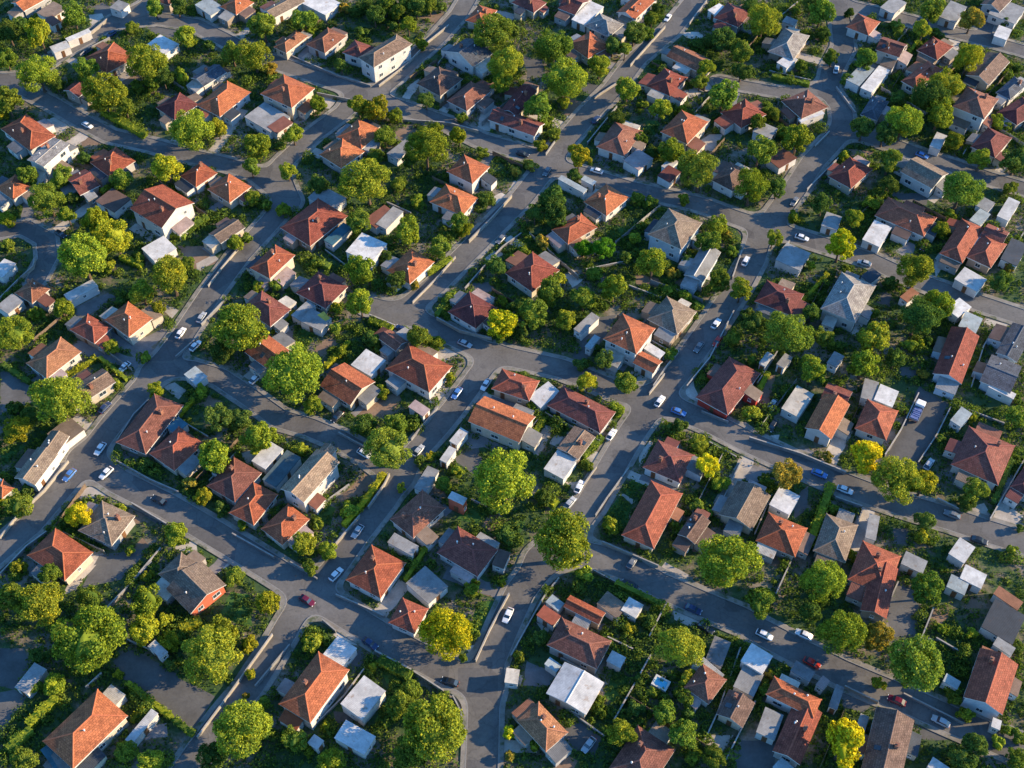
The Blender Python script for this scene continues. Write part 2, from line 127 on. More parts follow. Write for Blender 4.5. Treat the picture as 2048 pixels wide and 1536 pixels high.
('bright orange house on the bend','house',[('h','o','w',23.42,55.76,0.83,8.8,7.4,2.84,25.0),('f','sl','w',19.88,51.89,5.542,4.31,2.39,2.32,10)]),
('house with round-looking orange roof behind a green mound','house',[('h','o','c',15.19,45.68,0.666,9.3,6.23,2.84,25.0),('f','ob','c',15.94,40.62,6.949,3.5,3.36,2.27,10),('f','gr','c',13.88,49.49,3.808,3.97,2.07,2.35,10),('f','pk','c',10.65,42.47,5.378,4.98,2.5,2.31,10)]),
('brown roof with pale blue walls','house',[('h','gb','wb',39.15,43.27,0.994,10.62,9.18,5.25,25.0),('f','ob','wb',42.91,48.23,2.565,4.62,2.49,2.33,14),('f','gw','wb',45.12,42.39,7.277,2.63,2.49,2.33,14),('f','sl','wb',34.71,46.87,4.136,4.97,2.89,2.17,14)]),
('red hip-roofed house, nearest above right of the yellow tree on the bend','house',[('h','r','c',4.78,31.41,0.811,9.55,8.75,2.85,25.0),('f','ob','c',1.16,35.97,3.953,4.53,3.48,2.39,10),('f','gr','c',8.69,36.0,2.382,4.78,3.19,2.28,10),('f','sl','c',9.87,29.22,7.094,3.3,2.34,2.22,10)]),
('small pale grey gabled pale-blue-walled house below right of the brown roof with pale blue walls','house',[('g','gw','wb',45.16,33.9,1.076,11.06,4.87,3.01,23.0),('f','gw','wb',41.69,28.16,5.788,3.6,3.03,2.18,10),('f','gw','wb',41.62,34.86,4.218,3.04,2.97,2.3,10)]),
('grey-brown hip-roofed house above right of the orange two-storey white-walled house','house',[('h','gb','b',36.63,17.76,0.942,8.65,8.07,2.86,25.0),('f','cr','b',39.78,21.81,2.513,2.81,2.3,2.31,10),('f','gw','b',34.67,12.47,5.654,4.26,2.91,2.23,10),('f','gb','b',32.08,20.29,4.084,3.82,2.96,2.2,10)]),
('orange two-storey white-walled house','house',[('h','o','w',26.23,10.01,-0.563,8.38,8.92,5.46,25.0),('f','cr','w',22.24,5.62,5.72,4.79,3.46,2.16,14)]),
('small orange gabled white-walled house, nearest below right of the orange two-storey white-walled house','house',[('g','o','w',30.13,3.77,-0.598,5.31,4.13,3.02,23.0)]),
('tiny white flat-roofed shed, nearest below right of the orange two-storey white-walled house','shed',[('f','w','w',31.92,7.47,0.889,2.24,4.41,2.52,3.0)]),
('small long pale grey flat-roofed shed, nearest left of the orange two-storey white-walled house','shed',[('f','gw','w',17.04,15.61,0.867,6.7,2.39,2.53,3.0)]),
('tiny long bluish white flat-roofed shed left of the orange two-storey white-walled house','shed',[('f','wb','w',18.18,10.02,0.98,4.23,1.6,2.53,3.0)]),
('tiny white flat-roofed shed, nearest above right of the red-fronted corner house','shed',[('f','w','w',56.59,4.94,1.002,3.79,1.6,2.53,3.0)]),
('red hip-roofed white-walled house, nearest below left of the long grey-brown roof with white walls','house',[('h','r','w',96.46,49.8,-0.603,12.85,8.06,2.89,25.0),('f','db','w',94.62,44.79,5.68,4.2,2.98,2.33,10),('f','sl','w',102.65,45.99,0.968,4.43,2.37,2.32,10),('f','r','w',99.42,53.85,2.539,5.15,2.67,2.19,10)]),
('white flat-roofed shed, nearest right of the yellow tree by the grey flat roof','shed',[('f','w','w',88.48,44.27,1.013,7.91,4.5,2.54,3.0)]),
('rambling red three-winged house','house',[('h','r','g',108.39,41.57,0.975,14.24,5.73,2.9,25.0),('h','r','b',113.55,38.18,0.936,9.66,6.09,2.9,25.0),('g','dr','c',116.67,43.41,-0.599,5.48,5.59,3.05,23.0),('f','gb','g',104.23,34.92,5.687,4.58,2.14,2.27,10),('f','r','g',107.88,48.05,4.117,2.63,3.08,2.3,10),('f','pk','g',113.35,41.48,7.258,5.09,3.28,2.36,10)]),
('small pale grey flat-roofed shed, nearest above right of the rambling red three-winged house','shed',[('f','gw','w',117.13,54.38,0.867,4.12,3.39,2.56,3.0)]),
('small bluish white flat-roofed shed, nearest above right of the rambling red three-winged house','shed',[('f','wb','w',114.76,49.9,0.845,5.39,2.91,2.56,3.0)]),
('small long white flat-roofed shed, nearest above right of the rambling red three-winged house','shed',[('f','w','w',122.46,52.73,0.973,8.15,2.99,2.57,3.0)]),
('pale grey flat-roofed shed, nearest left of the yellow tree by the grey flat roof','shed',[('f','gw','w',67.04,36.49,1.023,6.7,6.27,2.57,3.0)]),
('dark red hip-roofed house, nearest above the round green tree below the dark red roof','house',[('h','dr','c',61.92,23.07,-0.508,9.22,7.66,2.92,25.0),('f','gb','c',64.26,27.6,2.634,3.47,3.23,2.28,10),('f','dr','c',66.92,19.77,1.063,4.8,3.43,2.39,10),('f','gr','c',58.43,19.85,5.775,3.9,2.07,2.22,10)]),
('large grey hipped house','house',[('h','gr','w',77.56,22.21,1.039,13.21,8.45,4.13,25.0),('f','gr','w',81.63,19.18,7.322,3.68,2.35,2.18,14),('f','gr','w',79.83,30.01,2.61,3.42,3.23,2.34,14),('f','cr','w',72.59,16.2,5.751,2.87,2.89,2.28,14)]),
('small slate flat-roofed shed above right of the large grey hipped house','shed',[('f','sl','w',84.59,30.37,0.725,4.25,2.94,2.58,3.0)]),
('small white flat-roofed shed, nearest below the rambling red three-winged house','shed',[('f','w','w',102.9,20.25,0.695,5.13,3.55,2.59,3.0)]),
('small bluish white flat-roofed shed, nearest below the rambling red three-winged house','shed',[('f','wb','w',104.66,15.76,1.032,5.31,4.11,2.59,3.0)]),
('red gabled pale-blue-walled house, nearest above the broad dark red hipped house','house',[('g','r','wb',99.1,5.89,1.093,15.41,6.45,3.09,23.0),('f','gb','wb',96.46,9.39,4.235,4.85,2.16,2.29,10),('f','gw','wb',95.48,-2.31,5.805,4.46,3.18,2.23,10)]),
('small slate gabled pale-blue-walled house, nearest below right of the rambling red three-winged house','house',[('g','sl','wb',113.16,9.68,0.978,10.84,4.96,2.95,12.0),('f','db','wb',110.63,12.77,4.12,5.11,3.39,2.26,10),('f','sl','wb',117.91,10.78,7.261,2.87,2.38,2.25,10)]),
('small slate gabled pale-blue-walled house, nearest above the broad dark red hipped house','house',[('g','sl','wb',107.77,0.6,-0.533,6.83,8.84,2.95,12.0),('f','ob','wb',104.07,2.82,4.179,3.21,2.5,2.21,10)]),
('tiny rusty brown flat-roofed shed right of the large grey hipped house','shed',[('f','ob','w',92.44,24.32,0.729,4.48,2.27,2.46,3.0)]),
('white flat-roofed shed, nearest below the rambling red three-winged house','shed',[('f','w','w',107.76,29.19,0.87,5.13,5.88,2.46,3.0)]),
('tiny white flat-roofed shed, second above right of the red-fronted corner house','shed',[('f','w','w',56.76,5.19,0.934,3.84,1.6,2.47,3.0)]),
('tiny pale grey flat-roofed shed, nearest below the round green tree below the dark red roof','shed',[('f','gw','w',60.73,4.61,0.922,3.97,2.0,2.47,3.0)]),
('tiny pale grey flat-roofed shed, nearest below the large grey hipped house','shed',[('f','gw','w',72.15,4.99,0.98,4.03,2.49,2.47,3.0)]),
('small pale grey flat-roofed shed, nearest above the yellow tree by the grey flat roof','shed',[('f','gw','w',78.19,48.59,1.154,5.21,3.95,2.48,3.0)]),
('slate flat-roofed shed, nearest right of the rambling red three-winged house','shed',[('f','sl','w',120.25,38.14,1.007,8.3,4.12,2.48,3.0)]),
('small grey-brown gabled white-walled house, nearest above left of the yellow tree by the kerb island','house',[('g','gb','w',-98.66,-24.52,1.199,8.34,5.08,3.79,23.0),('g','gb','w',-96.6,-18.7,1.242,5.81,4.4,3.49,23.0),('f','db','w',-101.64,-21.92,4.341,5.03,3.06,2.28,14)]),
('small grey-brown flat-roofed shed, nearest below the broad lime tree by the brown roof','shed',[('f','gb','w',-95.07,-14.86,0.875,5.99,4.91,2.49,3.0)]),
('small orange hip-roofed house, nearest left of the yellow tree by the kerb island','house',[('h','o','g',-104.68,-29.56,-0.674,3.67,3.1,2.85,25.0),('f','cr','g',-107.15,-27.41,4.038,2.48,3.57,2.22,10),('f','gr','g',-106.63,-31.51,5.609,2.94,3.09,2.24,10)]),
('long brown corner roof','house',[('h','rb','b',-77.38,-12.94,1.147,14.18,7.53,2.85,25.0)]),
('small red hip-roofed house, nearest below right of the long brown corner roof','house',[('h','r','c',-70.61,-19.47,0.941,8.68,7.5,2.86,25.0),('f','gw','c',-67.44,-23.26,7.224,4.63,2.79,2.34,10)]),
('small reddish brown hip-roofed white-walled house, nearest left of the tan two-storey house','house',[('h','rb','w',-57.37,-27.25,1.006,8.57,7.54,2.86,25.0),('f','sl','w',-60.83,-24.0,4.148,3.53,2.48,2.23,10)]),
('small orange hip-roofed house, nearest above right of the brown house with red gable wall','house',[('h','o','c',-52.65,-33.14,1.071,8.48,6.22,2.86,25.0)]),
('small grey-brown hip-roofed house, nearest right of the yellow tree by the kerb island','house',[('h','gb','g',-81.61,-37.78,-0.449,8.24,7.81,2.87,25.0),('f','pk','g',-86.03,-34.76,4.263,4.06,3.05,2.35,10)]),
('orange hip-roofed house, nearest below left of the yellow tree by the kerb island','house',[('h','o','c',-89.42,-44.92,-0.583,10.44,7.64,2.87,25.0),('f','gr','c',-92.21,-48.84,5.7,3.89,2.67,2.23,10)]),
('tiny teal flat-roofed shed right of the long brown corner roof','shed',[('f','teal','w',-71.58,-13.29,0.923,3.53,2.9,2.53,3.0)]),
('small white flat-roofed shed, nearest above left of the tan two-storey house','shed',[('f','w','w',-51.34,-20.96,1.007,6.02,3.71,2.53,3.0)]),
('dull teal flat-roofed shed left of the tan two-storey house','shed',[('f','tg','w',-47.98,-24.34,1.046,8.64,3.61,2.53,3.0)]),
('tan two-storey house with white walls and stepped roof','house',[('g','tan','w',-41.32,-27.83,0.996,11.8,6.04,5.24,23.0),('g','tan','w',-39.2,-21.97,1.041,5.18,3.14,4.24,23.0),('f','rb','w',-39.85,-32.38,7.279,3.21,2.08,2.34,14)]),
('small orange hip-roofed house, nearest below left of the tan two-storey house','house',[('h','o','c',-45.63,-38.04,0.894,7.69,6.07,2.9,25.0),('f','pk','c',-42.45,-40.61,7.177,4.92,2.81,2.21,10)]),
('cream-walled orange gabled house','house',[('g','o','c',-2.17,-12.48,-0.47,12.33,7.67,3.85,23.0),('f','gr','c',4.22,-16.39,1.101,3.87,3.31,2.27,14),('f','gr','c',2.3,-9.32,2.672,4.47,2.71,2.32,14)]),
('tiny white flat-roofed shed, nearest left of the cream-walled orange gabled house','shed',[('f','w','w',-11.29,-16.13,0.992,4.28,2.02,2.55,3.0)]),
('tiny white flat-roofed shed, nearest left of the tallest tree beside the orange roof','shed',[('f','w','w',-13.43,-20.81,1.064,4.08,1.76,2.56,3.0)]),
('small pale grey flat-roofed shed, nearest left of the tallest tree beside the orange roof','shed',[('f','gw','w',-17.67,-27.05,1.119,6.16,2.72,2.56,3.0)]),
('tiny white flat-roofed shed, nearest below left of the tallest tree beside the orange roof','shed',[('f','w','rd',-11.08,-32.66,1.102,1.8,3.56,4.12,3.0)]),
('small reddish brown hip-roofed white-walled house, nearest right of the tan two-storey house','house',[('h','rb','w',-19.05,-35.59,0.845,9.49,6.7,2.92,25.0),('f','gb','w',-17.05,-40.57,7.128,3.1,3.6,2.37,10)]),
('orange hipped house above the side street','house',[('h','o','w',-26.64,-48.86,1.049,9.05,8.14,2.92,25.0)]),
('dark red hip-roofed white-walled house, nearest below left of the tallest tree beside the orange roof','house',[('h','dr','w',-8.81,-44.34,-0.585,9.77,7.26,2.93,25.0),('f','db','w',-2.15,-45.81,1.216,3.86,2.55,2.58,3.0),('f','pk','w',-9.73,-48.91,5.698,4.7,2.07,2.31,10),('f','gw','w',-4.95,-41.67,2.557,4.74,2.15,2.28,10),('f','gr','w',-12.99,-40.59,4.127,3.8,2.04,2.18,10)]),
('small pale grey flat-roofed shed, nearest below right of the tan two-storey house','shed',[('f','gw','w',-21.7,-42.6,1.042,2.62,5.79,2.59,3.0)]),
('tiny pinkish flat-roofed shed, nearest below the wide orange hipped house with white wall','shed',[('f','pk','w',-20.06,-8.67,0.927,2.45,4.18,2.59,3.0)]),
('small red hip-roofed house, nearest above the cream-walled orange gabled house','house',[('h','r','c',0.77,-2.5,-0.395,8.93,6.06,2.94,25.0)]),
('long dark red roof','house',[('h','dr','g',15.0,-9.01,-0.58,13.23,6.64,2.8,25.0)]),
('small tan gabled house, nearest below the long dark red roof','house',[('g','tan','b',13.57,-17.98,0.988,7.0,5.31,2.95,10.0)]),
('small white flat-roofed shed, nearest right of the tallest tree beside the orange roof','shed',[('f','w','w',10.13,-23.29,1.022,5.77,4.8,2.46,3.0)]),
('red-fronted corner house with dark red hipped roof','house',[('h','dr','red',47.41,-2.57,0.93,14.29,8.02,2.81,25.0),('f','gb','red',52.68,-4.43,7.213,3.02,3.34,2.37,10),('f','db','red',44.97,2.0,4.072,3.72,2.05,2.21,10)]),
('small dark red hip-roofed pale-blue-walled house below left of the red-fronted corner house','house',[('h','dr','wb',32.79,-22.69,-0.486,8.49,7.91,2.82,25.0),('f','dr','wb',33.8,-17.71,2.656,2.92,2.55,2.27,10),('f','gr','wb',38.63,-23.72,1.085,3.87,3.51,2.39,10)]),
('red hip-roofed house, nearest right of the huge round tree over the street corner','house',[('h','r','c',28.43,-35.64,1.089,14.74,7.06,2.82,25.0),('f','ob','c',33.44,-35.32,7.372,2.93,2.23,2.17,10)]),
('small dark brown gabled house, nearest right of the huge round tree over the street corner','house',[('g','db','b',36.56,-38.95,0.959,6.42,3.95,2.97,23.0),('f','rb','b',38.53,-35.34,2.53,2.91,2.46,2.26,10),('f','db','b',38.63,-40.89,7.242,4.65,2.37,2.19,10),('f','db','b',33.95,-42.21,5.671,3.16,2.62,2.24,10)]),
('grey-brown gabled house above the big lime tree below the slate roof','house',[('g','gb','c',47.38,-33.54,1.043,9.51,7.34,2.98,23.0),('f','gr','c',42.65,-32.9,4.185,4.18,2.18,2.19,10),('f','pk','c',50.33,-28.82,2.614,3.89,2.32,2.31,10),('f','gr','c',44.57,-38.74,5.755,3.22,3.01,2.19,10)]),
('small white flat-roofed shed, nearest left of the long dark red roof','shed',[('f','w','w',7.05,-4.93,0.752,6.26,4.02,2.48,3.0)]),
('cream flat-roofed shed right of the red-fronted corner house','shed',[('f','cr','w',62.04,-6.76,0.976,7.67,4.16,2.49,3.0)]),
('small orange gabled white-walled house, nearest above left of the yellow tree at the truck driveway','house',[('g','o','w',67.51,-11.61,1.036,10.8,5.99,3.79,23.0),('g','dr','b',70.51,-5.5,-0.497,5.58,5.33,2.99,23.0),('f','gb','w',71.22,-13.34,7.319,3.57,2.86,2.21,14),('f','gb','w',70.15,-5.65,2.607,3.68,2.84,2.33,14)]),
('small red hip-roofed white-walled house, nearest above the yellow tree at the truck driveway','house',[('h','r','w',78.15,-11.91,1.088,8.81,6.92,2.85,25.0)]),
('small pale grey flat-roofed shed, nearest above the yellow tree at the truck driveway','shed',[('f','gw','w',78.25,-3.64,1.237,5.72,3.17,2.5,3.0)]),
('small white flat-roofed shed, nearest above the yellow tree at the truck driveway','shed',[('f','w','w',81.55,-5.22,1.095,4.9,4.21,2.51,3.0)]),
('broad dark red hipped house','house',[('h','dr','w',98.79,-21.18,1.027,11.62,10.04,2.86,25.0),('f','gb','w',94.54,-26.59,5.739,4.46,2.73,2.17,10),('f','rb','w',101.65,-14.63,2.598,5.17,3.25,2.2,10),('f','dr','w',93.3,-18.59,4.169,3.53,2.74,2.39,10)]),
('small bluish white flat-roofed shed, nearest above left of the broad dark red hipped house','shed',[('f','wb','w',96.57,-10.96,0.842,4.91,2.63,2.51,3.0)]),
('small dark red hip-roofed white-walled house, nearest below right of the broad dark red hipped house','house',[('h','dr','w',105.89,-27.76,0.882,6.3,3.55,2.87,25.0),('f','dr','w',103.11,-30.87,5.594,2.84,2.74,2.36,10),('f','rb','w',107.66,-30.45,7.165,3.83,3.31,2.23,10),('f','gw','w',108.63,-24.06,2.453,2.62,3.6,2.32,10)]),
('tiny white flat-roofed shed, nearest above the broad dark red hipped house','shed',[('f','w','w',107.1,-3.85,0.979,1.8,5.8,2.52,3.0)]),
('small white flat-roofed shed, nearest above right of the big lime tree below the slate roof','shed',[('f','w','w',55.73,-32.21,1.011,5.42,4.51,2.53,3.0)]),
('small orange hip-roofed house, nearest above right of the big lime tree below the slate roof','house',[('h','o','g',53.96,-40.45,-0.477,8.26,7.49,2.88,25.0),('f','cr','g',50.46,-43.79,5.806,4.03,2.36,2.36,10),('f','db','g',58.7,-42.12,1.094,4.91,2.4,2.2,10)]),
('small grey-brown hip-roofed house, nearest below the yellow tree at the truck driveway','house',[('h','gb','b',64.66,-41.22,1.137,9.51,6.59,2.88,25.0),('f','gr','b',67.56,-35.96,2.708,3.29,3.17,2.32,10),('f','gb','b',61.62,-46.49,5.849,3.61,3.32,2.15,10)]),
('small long pale grey flat-roofed shed, nearest below the yellow tree at the truck driveway','shed',[('f','gw','w',72.58,-38.51,1.244,6.03,2.13,2.54,3.0)]),
('small white flat-roofed shed, nearest below the broad dark red hipped house','shed',[('f','w','w',89.33,-43.96,0.877,4.87,3.45,2.54,3.0)]),
('small pale grey flat-roofed shed, nearest above the large dark round tree by the lane','shed',[('f','gw','w',79.31,-46.7,1.062,3.29,4.5,2.55,3.0)]),
('brown house with red gable wall','house',[('h','gb','g',-65.07,-48.71,0.921,6.18,5.73,2.9,25.0),('g','gb','rd',-61.32,-52.34,-0.757,7.79,8.61,3.05,23.0),('f','gb','g',-62.65,-45.54,2.492,3.24,2.49,2.28,10),('f','cr','g',-67.52,-52.36,5.633,4.36,3.3,2.23,10),('f','gb','g',-62.0,-51.36,7.204,4.94,3.07,2.3,10)]),
('orange house with teal lean-to','house',[('h','o','c',-76.39,-81.34,0.904,12.54,8.28,3.91,25.0),('f','teal','w',-81.27,-85.96,0.763,2.51,5.16,2.71,3.0),('f','gr','c',-80.35,-87.74,5.616,4.55,3.12,2.36,14),('f','sl','c',-74.6,-86.91,7.187,4.9,2.13,2.18,14)]),
('small pale grey flat-roofed shed, nearest above left of the orange house with teal lean-to','shed',[('f','gw','w',-89.01,-71.15,1.102,5.53,2.95,2.57,3.0)]),
('tiny long white flat-roofed shed, nearest right of the orange house with teal lean-to','shed',[('f','w','w',-66.8,-80.41,1.009,6.93,1.6,2.57,3.0)]),
('tiny cream flat-roofed shed, nearest above right of the orange house with teal lean-to','shed',[('f','cr','w',-73.3,-74.65,0.984,3.18,3.55,2.57,3.0)]),
('tiny white flat-roofed shed, nearest right of the massive lime tree near the asphalt yard','shed',[('f','w','w',-66.58,-65.28,0.86,1.8,3.75,2.58,3.0)]),
('two-storey orange house by the lane','house',[('h','o','w',-36.04,-73.76,1.03,12.01,7.09,4.73,25.0),('f','pk','w',-41.29,-72.88,4.172,2.71,3.52,2.19,14),('f','o','w',-40.06,-79.19,5.742,4.08,2.14,2.34,14)]),
('small white flat-roofed shed, nearest above right of the two-storey orange house by the lane','shed',[('f','w','w',-32.34,-65.84,1.0,4.75,4.51,2.59,3.0)]),
('white flat-roofed shed, nearest right of the two-storey orange house by the lane','shed',[('f','w','w',-27.13,-75.33,0.956,6.77,5.11,3.54,3.0)]),
('small white flat-roofed shed, nearest below right of the two-storey orange house by the lane','shed',[('f','w','w',-28.15,-82.51,1.075,3.92,6.35,2.59,3.0)]),
('tiny white flat-roofed shed, nearest below the two-storey orange house by the lane','shed',[('f','w','w',-35.14,-83.26,0.984,1.98,2.25,2.45,3.0)]),
('small red hip-roofed white-walled house, nearest above right of the two-storey orange house by the lane','house',[('h','r','w',-19.79,-58.41,1.134,5.86,5.59,2.8,25.0)]),
('pale grey flat-roofed shed, nearest right of the orange hipped house above the side street','shed',[('f','gw','w',-16.58,-51.65,0.816,5.34,6.36,2.46,3.0)]),
('small reddish brown hip-roofed house, nearest above the white two-slope roof','house',[('h','rb','g',12.61,-64.59,-0.486,10.41,6.44,3.81,25.0)]),
('small orange gabled house, nearest below the huge round tree over the street corner','house',[('g','o','b',13.91,-57.22,-0.52,7.69,2.88,2.97,23.0),('f','gw','b',13.24,-59.53,5.763,3.3,2.49,2.35,10)]),
('tiny red flat-roofed shed above the white two-slope roof','shed',[('f','r','w',7.02,-58.24,0.945,2.73,3.92,2.47,3.0)]),
('tiny bluish white flat-roofed shed, nearest below the huge round tree over the street corner','shed',[('f','wb','w',8.3,-55.52,0.881,2.18,3.05,2.47,3.0)]),
('tiny white flat-roofed shed, nearest below right of the huge round tree over the street corner','shed',[('f','w','w',23.14,-56.53,1.019,3.34,3.22,2.48,3.0)]),
('small grey-brown flat-roofed shed, nearest below right of the huge round tree over the street corner','shed',[('f','gb','w',19.29,-55.96,0.889,3.58,4.88,2.48,3.0)]),
('tiny white flat-roofed shed, nearest above right of the white two-slope roof','shed',[('f','w','w',19.48,-67.29,1.067,2.5,2.9,2.49,3.0)]),
('building with white two-slope sheet roof','house',[('g','w','c',11.59,-73.47,1.048,7.16,8.28,3.59,9.0)]),
('tiny bluish white flat-roofed shed, nearest above left of the white two-slope roof','shed',[('f','wb','w',7.65,-68.38,0.929,1.8,2.74,2.49,3.0)]),
('tiny cream flat-roofed shed, nearest left of the white two-slope roof','shed',[('f','cr','w',0.02,-70.65,1.432,2.97,2.49,2.5,3.0)]),
('small rusty brown hip-roofed house, nearest below left of the white two-slope roof','house',[('h','ob','g',5.45,-80.54,-0.845,7.86,5.45,2.85,25.0),('f','gb','g',1.98,-81.86,5.438,3.51,2.19,2.24,10),('f','gr','g',8.33,-84.72,0.726,4.06,2.92,2.21,10),('f','ob','g',2.26,-77.09,3.867,4.36,2.23,2.29,10)]),
('reddish brown hip-roofed house, nearest below right of the white two-slope roof','house',[('h','rb','b',23.0,-86.62,0.956,9.95,7.88,2.86,25.0),('f','gb','b',26.72,-81.59,2.527,3.73,3.25,2.35,10),('f','rb','b',26.45,-90.66,7.239,3.49,3.11,2.23,10),('f','cr','b',20.52,-92.27,5.668,2.85,2.85,2.34,10)]),
('small reddish brown hip-roofed white-walled house, nearest left of the L-shaped orange house','house',[('h','rb','w',35.65,-72.28,0.901,6.13,5.34,2.86,25.0),('f','pk','w',33.0,-75.1,5.613,3.22,2.28,2.16,10)]),
('small pale grey flat-roofed shed, nearest below the big lime tree below the slate roof','shed',[('f','gw','w',36.48,-69.19,0.805,2.3,5.89,2.52,3.0)]),
('small white flat-roofed shed, nearest above left of the L-shaped orange house','shed',[('f','w','w',45.63,-67.53,0.976,4.44,4.54,3.27,3.0)]),
('small pale grey flat-roofed shed, nearest left of the L-shaped orange house','shed',[('f','gw','w',43.71,-71.6,1.063,5.03,4.05,2.53,3.0)]),
('small dark brown gabled house, nearest left of the L-shaped orange house','house',[('g','db','c',40.66,-77.18,1.032,5.56,5.22,3.03,23.0)]),
('small grey flat-roofed shed above left of the L-shaped orange house','shed',[('f','gr','w',38.73,-65.67,1.144,5.49,3.27,2.53,3.0)]),
('L-shaped orange house with courtyard of grey paving','house',[('h','o','w',51.34,-75.27,-0.516,9.26,4.08,3.69,25.0),('g','r','g',51.27,-81.6,1.06,11.12,5.24,3.04,23.0),('f','cr','w',51.18,-71.9,2.626,3.71,2.31,2.27,14),('f','o','w',51.79,-79.18,5.767,3.85,2.98,2.21,14)]),
('small pale grey flat-roofed shed, nearest below left of the L-shaped orange house','shed',[('f','gw','w',46.6,-79.9,1.124,5.33,3.52,2.55,3.0)]),
('tiny grey flat-roofed shed above the L-shaped orange house','shed',[('f','gr','w',54.0,-69.75,0.969,2.5,3.95,2.55,3.0)]),
('tiny pinkish flat-roofed shed, nearest above right of the L-shaped orange house','shed',[('f','pk','w',57.39,-72.01,0.839,2.49,1.6,2.55,3.0)]),
('big dark brown roof','house',[('g','db','c',66.37,-85.27,1.178,14.34,6.87,4.26,23.0),('f','sl','c',71.77,-83.54,7.461,4.26,2.48,2.28,14),('f','db','c',62.07,-83.52,4.32,3.79,3.12,2.35,14),('f','gb','c',63.45,-93.26,5.89,4.91,3.37,2.27,14)]),
('tall-walled red gabled house','house',[('g','r','wb',87.87,-72.37,1.074,11.14,7.12,4.26,23.0),('f','db','wb',92.59,-72.69,7.357,3.41,2.18,2.35,14),('f','ob','wb',89.69,-66.16,2.645,3.42,2.22,2.32,14)]),
('slate flat-roofed shed, nearest above the tall-walled red gabled house','shed',[('f','sl','w',93.78,-59.57,0.974,7.28,6.26,2.57,3.0)]),
('small rusty brown flat-roofed shed above the tall-walled red gabled house','shed',[('f','ob','w',95.89,-54.56,0.848,2.4,5.24,2.57,3.0)]),
('tiny pale grey flat-roofed shed, nearest above the tall-walled red gabled house','shed',[('f','gw','w',92.63,-64.73,0.899,2.17,3.71,2.57,3.0)]),
('tiny bluish white flat-roofed shed, nearest left of the tall-walled red gabled house','shed',[('f','wb','w',81.24,-71.76,0.975,1.92,2.86,2.58,3.0)]),
('tiny white flat-roofed shed, nearest below the tall-walled red gabled house','shed',[('f','w','w',87.52,-79.92,1.143,1.94,1.6,2.58,3.0)]),
('tiny white flat-roofed shed, nearest right of the big dark brown roof','shed',[('f','w','w',75.32,-87.98,0.922,2.29,3.2,2.59,3.0)]),
('tiny bluish white flat-roofed shed, nearest below the L-shaped orange house','shed',[('f','wb','w',48.02,-88.11,0.801,2.54,3.11,2.59,3.0)]),
('tiny long grey flat-roofed shed right of the L-shaped orange house','shed',[('f','gr','w',59.48,-74.78,1.126,4.87,1.6,2.59,3.0)]),
('tiny pale grey flat-roofed shed, nearest above left of the big dark brown roof','shed',[('f','gw','w',63.38,-79.74,1.13,3.39,1.6,2.45,3.0)]),
('red hip-roofed house, nearest above the large dark round tree by the lane','house',[('h','r','g',71.19,-47.98,-0.475,7.81,9.84,2.8,25.0),('g','r','b',71.25,-52.83,1.189,11.72,5.06,2.96,23.0),('f','rb','g',67.39,-53.13,5.808,4.09,3.5,2.17,10)]),
('small white flat-roofed shed, nearest above the tall-walled red gabled house','shed',[('f','w','w',90.28,-49.8,1.026,3.63,4.37,2.46,3.0)]),
('tiny bluish white flat-roofed shed, nearest above the tall-walled red gabled house','shed',[('f','wb','w',86.86,-51.58,1.052,3.26,3.64,2.47,3.0)]),
]
